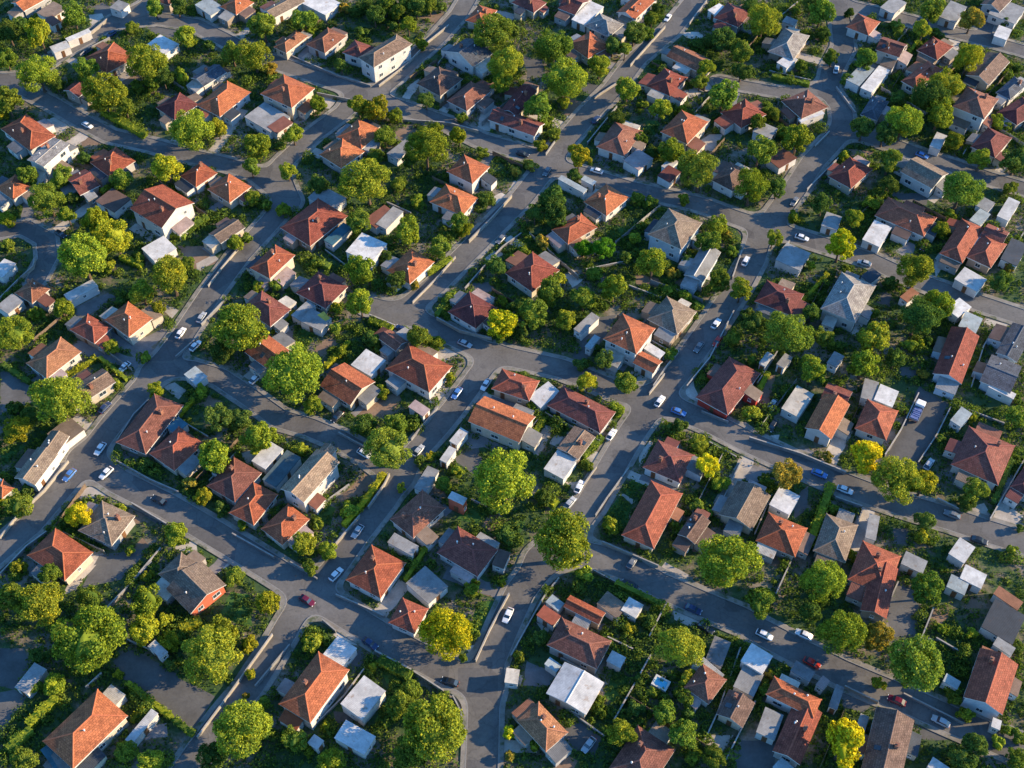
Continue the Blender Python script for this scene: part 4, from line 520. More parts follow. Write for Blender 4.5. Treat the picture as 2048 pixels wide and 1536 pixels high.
('bushy dark green shrub, nearest left of the round green tree below the dark red roof','shrub',54.11,18.55,1.72,1.84,0.85,'d'),
('small lime green shrub, nearest above left of the yellow tree by the grey flat roof','shrub',69.66,51.12,1.6,1.71,0.85,'l'),
('small lime green tree, nearest left of the yellow tree by the grey flat roof','tree',62.81,41.73,3.61,2.27,0.95,'l'),
('small lime green tree, nearest above right of the yellow tree by the grey flat roof','tree',83.37,48.65,3.56,2.23,0.95,'l'),
('small lime green shrub, nearest above right of the yellow tree by the grey flat roof','shrub',89.3,55.42,1.56,1.66,0.85,'l'),
('yellow tree by the grey flat roof','tree',77.84,37.25,5.44,3.61,0.95,'Y'),
('tiny yellow-green shrub, nearest below left of the yellow tree by the grey flat roof','shrub',71.34,35.18,1.18,1.21,0.85,'y'),
('bushy lime green shrub, nearest above left of the rambling red three-winged house','shrub',104.34,45.66,2.41,1.95,1.16,'l'),
('tiny mid green shrub, nearest above left of the rambling red three-winged house','shrub',108.41,52.4,1.27,1.32,0.85,'g'),
('large lime green tree, nearest below left of the rambling red three-winged house','tree',94.41,28.75,6.14,4.12,0.95,'l'),
('bushy dark green shrub, nearest right of the large grey hipped house','shrub',89.35,29.42,1.75,1.89,0.85,'d'),
('medium lime green tall tree, nearest below the rambling red three-winged house','tree',96.8,17.68,5.95,3.46,1.16,'l'),
('large dark green tree, nearest right of the large grey hipped house','tree',91.37,14.28,6.6,4.45,0.95,'d'),
('round green tree below the dark red roof','tree',61.28,9.36,7.25,4.93,0.95,'g'),
('small mid green tree, nearest right of the round green tree below the dark red roof','tree',70.29,10.88,3.62,2.27,0.95,'g'),
('small dark green tree, nearest left of the large grey hipped house','tree',68.7,18.25,3.45,2.16,0.95,'d'),
('medium lime green tree, nearest below right of the large grey hipped house','tree',80.96,8.84,5.56,3.7,0.95,'l'),
('medium lime green tree, nearest below the large grey hipped house','tree',77.26,1.7,5.81,3.88,0.95,'l'),
('medium lime green tree, nearest below left of the large grey hipped house','tree',65.75,-0.0,4.64,3.02,0.95,'l'),
('small mid green shrub, nearest below right of the large grey hipped house','shrub',83.91,19.96,1.51,1.6,0.85,'g'),
('small dark green tree, nearest below right of the large grey hipped house','tree',85.06,4.5,3.78,2.39,0.95,'d'),
('small mid green shrub, nearest above the yellow tree at the truck driveway','shrub',89.73,10.23,1.56,1.66,0.85,'g'),
('small yellow-green shrub, nearest below right of the large grey hipped house','shrub',92.35,10.84,1.3,1.36,0.85,'y'),
('tiny yellowish orange shrub, nearest above right of the yellow tree at the truck driveway','shrub',91.14,1.92,1.28,1.33,0.85,'o'),
('small dark green tree, nearest below right of the rambling red three-winged house','tree',114.11,27.39,3.95,2.52,0.95,'d'),
('small dark green tree, nearest above the yellow tree by the grey flat roof','tree',76.43,53.2,4.14,2.66,0.95,'d'),
('tiny mid green shrub, nearest below the yellow tree by the grey flat roof','shrub',79.35,33.32,1.28,1.33,0.85,'g'),
('small dark green tree, nearest left of the round green tree below the dark red roof','tree',54.93,14.7,4.27,2.76,0.95,'d'),
('tiny yellow-green shrub, nearest below right of the rambling red three-winged house','shrub',115.84,12.14,1.18,1.21,0.85,'y'),
('tiny yellowish orange shrub, nearest below right of the rambling red three-winged house','shrub',118.23,34.25,1.23,1.27,0.85,'o'),
('small dark green shrub, nearest below right of the large grey hipped house','shrub',94.72,10.73,1.43,1.51,0.85,'d'),
('small dark green shrub, nearest below the large grey hipped house','shrub',74.22,9.94,1.43,1.51,0.85,'d'),
('broad lime tree by the brown roof','tree',-96.49,-9.27,7.9,5.4,0.95,'l'),
('medium yellow-green tree, nearest below left of the broad lime tree by the brown roof','tree',-105.34,-15.29,4.07,3.43,0.62,'y'),
('bushy yellow-green shrub, nearest above the long brown corner roof','shrub',-78.15,-3.08,1.77,1.9,0.85,'y'),
('small lime green shrub, nearest above right of the long brown corner roof','shrub',-68.45,-3.26,1.52,1.61,0.85,'l'),
('medium lime green tree, nearest above left of the tan two-storey house','tree',-53.25,-18.11,5.57,3.7,0.95,'l'),
('medium lime green tree, nearest below right of the long brown corner roof','tree',-61.56,-22.86,5.51,3.66,0.95,'l'),
('bushy yellow-green shrub, nearest above the brown house with red gable wall','shrub',-63.56,-30.75,1.9,2.06,0.85,'y'),
('yellow tree by the kerb island','tree',-87.11,-36.61,4.03,2.58,0.95,'Y'),
('small lime green tree, nearest above the brown house with red gable wall','tree',-67.14,-41.09,4.18,2.69,0.95,'l'),
('tiny lime green shrub, nearest right of the yellow tree by the kerb island','shrub',-80.07,-33.27,1.26,1.31,0.85,'l'),
('small yellowish orange shrub, nearest below right of the long brown corner roof','shrub',-67.03,-27.07,1.33,1.38,0.85,'o'),
('medium dark green tree, nearest right of the long brown corner roof','tree',-62.92,-12.89,4.64,3.02,0.95,'d'),
('small dark green tree, nearest right of the long brown corner roof','tree',-58.28,-12.3,3.85,2.45,0.95,'d'),
('small mid green tree, nearest left of the yellow tree by the kerb island','tree',-99.79,-33.99,4.43,2.87,0.95,'g'),
('small yellow-green shrub, nearest left of the yellow tree by the kerb island','shrub',-104.84,-32.0,1.31,1.37,0.85,'y'),
('tiny mid green shrub, nearest below left of the yellow tree by the kerb island','shrub',-91.7,-39.0,1.25,1.29,0.85,'g'),
('tiny lime green shrub, nearest below right of the yellow tree by the kerb island','shrub',-76.61,-42.96,1.1,1.12,0.85,'l'),
('small lime green shrub, nearest below left of the yellow tree by the kerb island','shrub',-97.61,-46.79,1.38,1.45,0.85,'l'),
('small dark green shrub, nearest above right of the brown house with red gable wall','shrub',-59.13,-33.37,1.42,1.5,0.85,'d'),
('small dark green shrub, nearest above left of the yellow tree by the kerb island','shrub',-100.39,-28.73,1.32,1.38,0.85,'d'),
('small mid green shrub, nearest above left of the long brown corner roof','shrub',-87.23,-0.89,1.35,1.41,0.85,'g'),
('tiny dark green shrub, nearest below the long brown corner roof','shrub',-76.66,-21.89,1.15,1.18,0.85,'d'),
('tiny lime green shrub, nearest above right of the brown house with red gable wall','shrub',-54.81,-37.34,1.11,1.13,0.85,'l'),
('bushy dark green shrub, nearest below left of the broad lime tree by the brown roof','shrub',-104.21,-9.76,1.87,2.02,0.85,'d'),
('small dark green shrub, nearest left of the broad lime tree by the brown roof','shrub',-107.59,-8.13,1.63,1.74,0.85,'d'),
('small lime green tree, nearest above the tan two-storey house','tree',-42.89,-8.44,3.48,2.18,0.95,'l'),
('small lime green shrub, nearest below left of the wide orange hipped house with white wall','shrub',-28.59,-3.63,1.52,1.61,0.85,'l'),
('large mid green tree, nearest right of the tan two-storey house','tree',-25.34,-22.06,6.3,4.24,0.95,'g'),
('small mid green tree, nearest below the wide orange hipped house with white wall','tree',-24.56,-14.0,4.23,2.73,0.95,'g'),
('small lime green shrub, nearest above the tan two-storey house','shrub',-44.95,-18.76,1.59,1.69,0.85,'l'),
('small lime green tree, nearest below the tan two-storey house','tree',-41.55,-42.82,3.98,2.54,0.95,'l'),
('bushy lime green shrub, nearest above left of the orange hipped house above the side street','shrub',-36.71,-43.36,1.78,1.92,0.85,'l'),
('small mid green shrub, nearest left of the orange hipped house above the side street','shrub',-40.08,-47.46,1.49,1.58,0.85,'g'),
('tallest tree beside the orange roof','tree',-1.38,-30.77,8.87,5.14,1.21,'l'),
('small dark green shrub, nearest below the wide orange hipped house with white wall','shrub',-20.9,-10.57,1.5,1.58,0.85,'d'),
('small mid green shrub, nearest below the tan two-storey house','shrub',-39.46,-37.52,1.41,1.48,0.85,'g'),
('bushy lime green shrub, nearest below right of the tan two-storey house','shrub',-33.19,-33.88,1.72,1.85,0.85,'l'),
('small dark green tree, nearest above right of the tan two-storey house','tree',-31.43,-13.86,4.04,2.58,0.95,'d'),
('tiny yellow-green shrub, nearest left of the tallest tree beside the orange roof','shrub',-17.35,-20.12,1.06,1.07,0.85,'y'),
('bushy mid green shrub, nearest left of the tallest tree beside the orange roof','shrub',-14.2,-28.12,1.91,2.07,0.85,'g'),
('tiny lime green shrub, nearest above the orange hipped house above the side street','shrub',-23.14,-28.22,1.04,1.05,0.85,'l'),
('tiny dark green shrub, nearest left of the tallest tree beside the orange roof','shrub',-19.55,-21.26,1.22,1.26,0.85,'d'),
('small lime green shrub, nearest left of the tallest tree beside the orange roof','shrub',-10.98,-24.14,1.45,1.53,0.85,'l'),
('huge round tree over the street corner','tree',10.96,-44.68,9.14,6.3,0.95,'l'),
('small bright yellow tree, nearest below the red-fronted corner house','tree',40.04,-24.94,4.14,2.65,0.95,'Y'),
('bushy lime green shrub, nearest below left of the red-fronted corner house','shrub',39.65,-17.19,1.84,1.98,0.85,'l'),
('small dark green shrub, nearest below left of the red-fronted corner house','shrub',35.94,-13.27,2.25,1.66,1.26,'d'),
('small dark green shrub, nearest right of the long dark red roof','shrub',33.41,-13.69,1.36,1.43,0.85,'d'),
('bushy lime green shrub, nearest above the big lime tree below the slate roof','shrub',43.4,-27.72,1.8,1.94,0.85,'l'),
('bushy mid green shrub, nearest above left of the big lime tree below the slate roof','shrub',37.94,-32.87,1.66,1.78,0.85,'g'),
('tiny mid green shrub, nearest above left of the big lime tree below the slate roof','shrub',40.34,-34.19,1.19,1.22,0.85,'g'),
('bushy lime green shrub, nearest right of the huge round tree over the street corner','shrub',19.84,-37.66,1.64,1.75,0.85,'l'),
('big lime tree below the slate roof','tree',41.67,-48.61,8.2,5.62,0.95,'l'),
('bushy lime green shrub, nearest below right of the red-fronted corner house','shrub',51.74,-9.25,1.67,1.79,0.85,'l'),
('bushy lime green shrub, nearest right of the long dark red roof','shrub',22.41,-8.64,1.82,1.97,0.85,'l'),
('small dark green tree, nearest below right of the tallest tree beside the orange roof','tree',6.59,-31.91,3.7,2.33,0.95,'d'),
('tiny mid green shrub, nearest below the long dark red roof','shrub',15.81,-22.88,1.1,1.12,0.85,'g'),
('tiny lime green shrub, nearest above right of the cream-walled orange gabled house','shrub',4.4,-7.12,1.26,1.3,0.85,'l'),
('small mid green shrub, nearest above right of the big lime tree below the slate roof','shrub',53.03,-26.82,1.44,1.52,0.85,'g'),
('tiny mid green shrub, nearest right of the huge round tree over the street corner','shrub',32.69,-37.11,1.25,1.3,0.85,'g'),
('tiny yellowish orange shrub, nearest left of the big lime tree below the slate roof','shrub',32.57,-42.32,1.06,1.07,0.85,'o'),
('bushy lime green shrub, nearest below right of the huge round tree over the street corner','shrub',14.8,-49.08,1.71,1.84,0.85,'l'),
('bushy dark green shrub, nearest below the tallest tree beside the orange roof','shrub',-1.33,-39.93,1.75,1.88,0.85,'d'),
('small dark green shrub, nearest below the orange two-storey white-walled house','shrub',26.94,-1.68,1.4,1.47,0.85,'d'),
('yellow tree at the truck driveway','tree',72.81,-23.51,5.97,3.99,0.95,'Y'),
('large lime green tree, nearest below right of the yellow tree at the truck driveway','tree',78.72,-29.96,6.19,4.16,0.95,'l'),
('medium yellow-green tree, nearest below right of the yellow tree at the truck driveway','tree',84.14,-29.33,4.75,3.1,0.95,'y'),
('medium yellowish orange tree, nearest left of the yellow tree at the truck driveway','tree',55.87,-27.32,4.69,3.06,0.95,'o'),
('small mid green tree, nearest below the broad dark red hipped house','tree',94.41,-30.66,4.28,2.76,0.95,'g'),
('tiny yellowish orange shrub, nearest left of the yellow tree at the truck driveway','shrub',66.73,-20.57,1.22,1.26,0.85,'o'),
('small lime green shrub, nearest below right of the yellow tree at the truck driveway','shrub',82.78,-40.11,1.52,1.61,0.85,'l'),
('small dark green tree, nearest below left of the broad dark red hipped house','tree',83.01,-37.84,3.46,2.16,0.95,'d'),
('small mid green tree, nearest above right of the broad dark red hipped house','tree',107.91,-11.45,3.66,2.31,0.95,'g'),
('tiny lime green shrub, nearest below the yellow tree at the truck driveway','shrub',67.85,-44.23,1.16,1.19,0.85,'l'),
('tiny mid green shrub, nearest below left of the yellow tree at the truck driveway','shrub',65.83,-33.27,1.26,1.31,0.85,'g'),
('tiny mid green shrub, nearest left of the broad dark red hipped house','shrub',91.62,-15.63,1.12,1.14,0.85,'g'),
('tiny yellow-green shrub, nearest above the broad dark red hipped house','shrub',99.49,-10.21,1.01,1.01,0.85,'y'),
('tiny dark green shrub, nearest below right of the broad dark red hipped house','shrub',102.92,-37.95,1.07,1.08,0.85,'d'),
('tiny mid green shrub, nearest below the broad dark red hipped house','shrub',100.05,-42.94,1.05,1.06,0.85,'g'),
('tiny dark green shrub, nearest above right of the big lime tree below the slate roof','shrub',52.14,-26.33,1.21,1.25,0.85,'d'),
('bushy dark green shrub, nearest below the broad dark red hipped house','shrub',93.11,-32.3,1.78,1.91,0.85,'d'),
('large lime green tree, nearest above left of the massive lime tree near the asphalt yard','tree',-89.79,-58.46,6.68,4.51,0.95,'l'),
('medium mid green tree, nearest above left of the massive lime tree near the asphalt yard','tree',-95.41,-56.21,5.11,3.36,0.95,'g'),
('small mid green tree, nearest below left of the yellow tree by the kerb island','tree',-89.9,-49.82,3.56,2.23,0.95,'g'),
('small mid green tree, nearest above the massive lime tree near the asphalt yard','tree',-81.21,-55.64,4.05,2.59,0.95,'g'),
('massive lime tree near the asphalt yard','tree',-77.7,-66.58,8.54,5.87,0.95,'l'),
('medium lime green tree, nearest below left of the brown house with red gable wall','tree',-70.16,-56.21,4.57,2.97,0.95,'l'),
('tiny lime green shrub, nearest left of the brown house with red gable wall','shrub',-71.79,-48.77,1.15,1.18,0.85,'l'),
('small yellow-green tree, nearest right of the massive lime tree near the asphalt yard','tree',-69.19,-61.77,4.41,2.85,0.95,'y'),
('small yellow-green shrub, nearest below the brown house with red gable wall','shrub',-66.59,-58.58,1.46,1.54,0.85,'y'),
('bushy yellow-green shrub, nearest below the brown house with red gable wall','shrub',-64.67,-63.28,1.87,2.02,0.85,'y'),
('large lime green tree, nearest above left of the massive lime tree by the boundary wall','tree',-55.57,-68.62,6.69,4.52,0.95,'l'),
('medium lime green tree, nearest below right of the brown house with red gable wall','tree',-54.74,-63.29,4.67,3.05,0.95,'l'),
('small yellow-green shrub, nearest above left of the two-storey orange house by the lane','shrub',-49.91,-63.71,1.61,1.72,0.85,'y'),
('bushy mid green shrub, nearest right of the brown house with red gable wall','shrub',-54.35,-49.51,1.93,2.1,0.85,'g'),
('small yellow-green tree, nearest right of the brown house with red gable wall','tree',-46.58,-56.11,4.4,2.84,0.95,'y'),
('tiny yellow-green shrub, nearest above the massive lime tree by the boundary wall','shrub',-48.47,-69.51,1.16,1.19,0.85,'y'),
('tiny yellowish orange shrub, nearest above the massive lime tree by the boundary wall','shrub',-48.95,-73.89,0.86,0.84,0.85,'o'),
('massive lime tree by the boundary wall','tree',-47.61,-83.0,7.28,4.95,0.95,'l'),
('small dark green tree, nearest below left of the massive lime tree by the boundary wall','tree',-53.44,-86.49,3.76,2.38,0.95,'d'),
('bushy mid green shrub, nearest below right of the orange house with teal lean-to','shrub',-68.99,-84.52,1.88,2.03,0.85,'g'),
('small lime green tree, nearest below right of the orange house with teal lean-to','tree',-63.94,-87.46,3.75,2.37,0.95,'l'),
('bushy lime green shrub, nearest above left of the orange house with teal lean-to','shrub',-84.79,-72.0,1.94,2.1,0.85,'l'),
('small mid green shrub, nearest above left of the orange house with teal lean-to','shrub',-88.3,-72.55,1.41,1.48,0.85,'g'),
('small mid green tree, nearest below left of the orange house with teal lean-to','tree',-85.81,-87.58,4.08,2.61,0.95,'g'),
('tiny yellow-green shrub, nearest below right of the massive lime tree near the asphalt yard','shrub',-73.47,-70.01,1.1,1.12,0.85,'y'),
('tiny mid green shrub, nearest below left of the brown house with red gable wall','shrub',-68.03,-52.27,1.03,1.04,0.85,'g'),
('small dark green shrub, nearest above left of the massive lime tree near the asphalt yard','shrub',-86.9,-59.99,1.45,1.53,0.85,'d'),
('small dark green shrub, nearest left of the massive lime tree near the asphalt yard','shrub',-88.83,-65.88,1.54,1.63,0.85,'d'),
('tiny dark green shrub, nearest right of the massive lime tree near the asphalt yard','shrub',-64.04,-67.89,1.17,1.2,0.85,'d'),
('bushy lime green shrub, nearest above the two-storey orange house by the lane','shrub',-37.4,-63.73,1.65,1.77,0.85,'l'),
('bright yellow tree by the bottom junction','tree',-12.01,-64.45,6.45,4.06,1.04,'Y'),
('small mid green shrub, nearest right of the bright yellow tree by the bottom junction','shrub',-7.46,-60.81,1.4,1.48,0.85,'g'),
('bushy lime green shrub, nearest above right of the bright yellow tree by the bottom junction','shrub',-7.9,-51.75,1.7,1.82,0.85,'l'),
('enormous tree beside the bottom road','tree',-14.37,-83.89,8.26,5.66,0.95,'l'),
('small mid green tree, nearest above left of the enormous tree beside the bottom road','tree',-19.97,-76.91,4.19,2.69,0.95,'g'),
('bushy mid green shrub, nearest above left of the enormous tree beside the bottom road','shrub',-18.86,-73.05,1.93,2.1,0.85,'g'),
('small lime green tree, nearest above the enormous tree beside the bottom road','tree',-12.96,-76.62,3.52,2.2,0.95,'l'),
('small mid green tree, nearest right of the massive lime tree by the boundary wall','tree',-38.88,-82.92,3.46,2.16,0.95,'g'),
('small lime green tree, nearest below the two-storey orange house by the lane','tree',-31.92,-87.58,4.08,2.61,0.95,'l'),
('tiny yellow-green shrub, nearest above right of the bright yellow tree by the bottom junction','shrub',-2.14,-50.47,0.99,0.99,0.85,'y'),
('tiny yellow-green shrub, nearest right of the two-storey orange house by the lane','shrub',-25.99,-67.79,0.96,0.95,0.85,'y'),
('tiny yellow-green shrub, nearest above the two-storey orange house by the lane','shrub',-39.37,-62.6,1.05,1.06,0.85,'y'),
('tiny mid green shrub, nearest below right of the bright yellow tree by the bottom junction','shrub',-8.89,-66.19,1.05,1.05,0.85,'g'),
('small bright yellow shrub below left of the white two-slope roof','shrub',-0.03,-81.32,1.38,1.45,0.85,'Y'),
('tiny yellowish orange shrub, nearest right of the enormous tree beside the bottom road','shrub',-0.03,-85.44,1.06,1.07,0.85,'o'),
('tiny yellow-green shrub, nearest below the two-storey orange house by the lane','shrub',-34.22,-79.62,0.93,0.92,0.85,'y'),
('small mid green shrub, nearest above right of the massive lime tree by the boundary wall','shrub',-45.72,-74.92,1.4,1.47,0.85,'g'),
('tiny lime green shrub, nearest below the two-storey orange house by the lane','shrub',-36.64,-84.45,1.06,1.07,0.85,'l'),
('medium mid green tree, nearest below left of the enormous tree beside the bottom road','tree',-18.21,-86.87,4.74,3.09,0.95,'g'),
('large lime green tree, nearest below left of the big lime tree below the slate roof','tree',31.33,-66.69,6.03,4.03,0.95,'l'),
('bushy lime green shrub, nearest left of the L-shaped orange house','shrub',32.69,-70.84,1.73,1.86,0.85,'l'),
('bushy mid green shrub, nearest right of the white two-slope roof','shrub',31.6,-74.79,1.71,1.84,0.85,'g'),
('small mid green tree, nearest right of the white two-slope roof','tree',27.72,-78.15,3.5,2.19,0.95,'g'),
('small mid green tree, nearest left of the L-shaped orange house','tree',30.65,-82.72,4.19,2.7,0.95,'g'),
('small lime green tree, nearest below right of the white two-slope roof','tree',19.45,-82.13,3.97,2.53,0.95,'l'),
('small mid green shrub, second below right of the white two-slope roof','shrub',24.25,-81.64,1.54,1.64,0.85,'g'),
('tiny mid green shrub, second right of the white two-slope roof','shrub',25.84,-73.23,1.15,1.18,0.85,'g'),
('small mid green shrub, nearest below right of the white two-slope roof','shrub',15.99,-76.71,1.35,1.41,0.85,'g'),
('tiny mid green shrub, nearest right of the white two-slope roof','shrub',16.37,-74.21,0.98,0.98,0.85,'g'),
('tiny lime green shrub, nearest above right of the white two-slope roof','shrub',22.36,-60.42,1.19,1.22,0.85,'l'),
('small mid green tree, nearest below left of the L-shaped orange house','tree',35.86,-86.43,3.6,2.26,0.95,'g'),
('tiny lime green shrub, nearest below left of the white two-slope roof','shrub',4.11,-83.79,1.27,1.32,0.85,'l'),
('medium mid green tree, nearest below right of the big lime tree below the slate roof','tree',47.18,-56.59,4.75,3.1,0.95,'g'),
('tiny mid green shrub, second left of the L-shaped orange house','shrub',46.61,-71.91,1.16,1.19,0.85,'g'),
('tiny yellowish orange shrub, nearest above left of the L-shaped orange house','shrub',48.18,-69.68,0.95,0.94,0.85,'o'),
('small dark green shrub, nearest below left of the big lime tree below the slate roof','shrub',26.33,-58.29,1.46,1.54,0.85,'d'),
('small mid green shrub, nearest above left of the white two-slope roof','shrub',1.79,-66.1,1.43,1.51,0.85,'g'),
('small dark green shrub, nearest above left of the white two-slope roof','shrub',4.86,-62.57,1.55,1.65,0.85,'d'),
('small dark green shrub, nearest right of the white two-slope roof','shrub',22.62,-76.56,1.6,1.71,0.85,'d'),
('small mid green shrub, nearest below left of the L-shaped orange house','shrub',32.38,-85.8,1.36,1.43,0.85,'g'),
('tiny dark green shrub, second left of the L-shaped orange house','shrub',32.65,-77.46,1.29,1.34,0.85,'d'),
('tiny dark green shrub, nearest right of the white two-slope roof','shrub',23.02,-70.6,1.2,1.24,0.85,'d'),
('tiny dark green shrub, nearest left of the L-shaped orange house','shrub',40.22,-71.3,0.99,0.99,0.85,'d'),
('large lime green tree, nearest right of the big lime tree below the slate roof','tree',59.94,-52.68,6.05,4.05,0.95,'l'),
('large lime green tree, nearest above left of the large dark round tree by the lane','tree',61.58,-63.98,6.59,4.45,0.95,'l'),
('medium yellowish orange tree, nearest above left of the large dark round tree by the lane','tree',68.12,-63.53,4.6,2.99,0.95,'o'),
('large dark round tree by the lane','tree',73.19,-71.08,7.41,5.04,0.95,'g'),
('medium mid green tree, nearest above the large dark round tree by the lane','tree',80.21,-53.48,4.86,3.18,0.95,'g'),
('tall yellow tree by the big roof','tree',58.05,-85.4,7.16,3.96,1.26,'Y'),
('tiny lime green shrub, nearest below left of the large dark round tree by the lane','shrub',68.23,-71.4,1.2,1.24,0.85,'l'),
('small lime green shrub, nearest below left of the tall-walled red gabled house','shrub',82.99,-77.34,1.6,1.7,0.85,'l'),
('small mid green shrub, nearest below left of the tall-walled red gabled house','shrub',81.39,-74.9,1.36,1.42,0.85,'g'),
('small dark green tree, nearest below the tall-walled red gabled house','tree',82.57,-84.42,4.11,2.63,0.95,'d'),
('small lime green shrub, nearest below the tall-walled red gabled house','shrub',87.49,-83.33,1.37,1.44,0.85,'l'),
('tiny lime green shrub, nearest above right of the large dark round tree by the lane','shrub',82.59,-60.39,1.12,1.15,0.85,'l'),
('tiny yellow-green shrub, nearest above the tall-walled red gabled house','shrub',87.73,-61.31,1.27,1.32,0.85,'y'),
('tiny yellow-green shrub, nearest above left of the L-shaped orange house','shrub',48.09,-69.37,0.87,0.85,0.85,'y'),
('tiny mid green shrub, nearest left of the L-shaped orange house','shrub',46.65,-72.44,1.16,1.18,0.85,'g'),
('bushy mid green shrub, nearest below the tall-walled red gabled house','shrub',89.64,-86.53,1.97,2.14,0.85,'g'),
('small dark green tree, nearest right of the big dark brown roof','tree',79.53,-86.73,3.76,2.38,0.95,'d'),
('tiny mid green shrub, nearest below the tall-walled red gabled house','shrub',89.76,-80.23,1.18,1.21,0.85,'g'),
('small dark green tree, nearest above the L-shaped orange house','tree',57.28,-58.02,3.67,2.31,0.95,'d'),
('tiny dark green shrub, nearest above right of the tall-walled red gabled house','shrub',95.44,-64.35,1.22,1.26,0.85,'d'),
('small mid green shrub, nearest below right of the tall-walled red gabled house','shrub',91.49,-81.83,1.38,1.44,0.85,'g'),
]
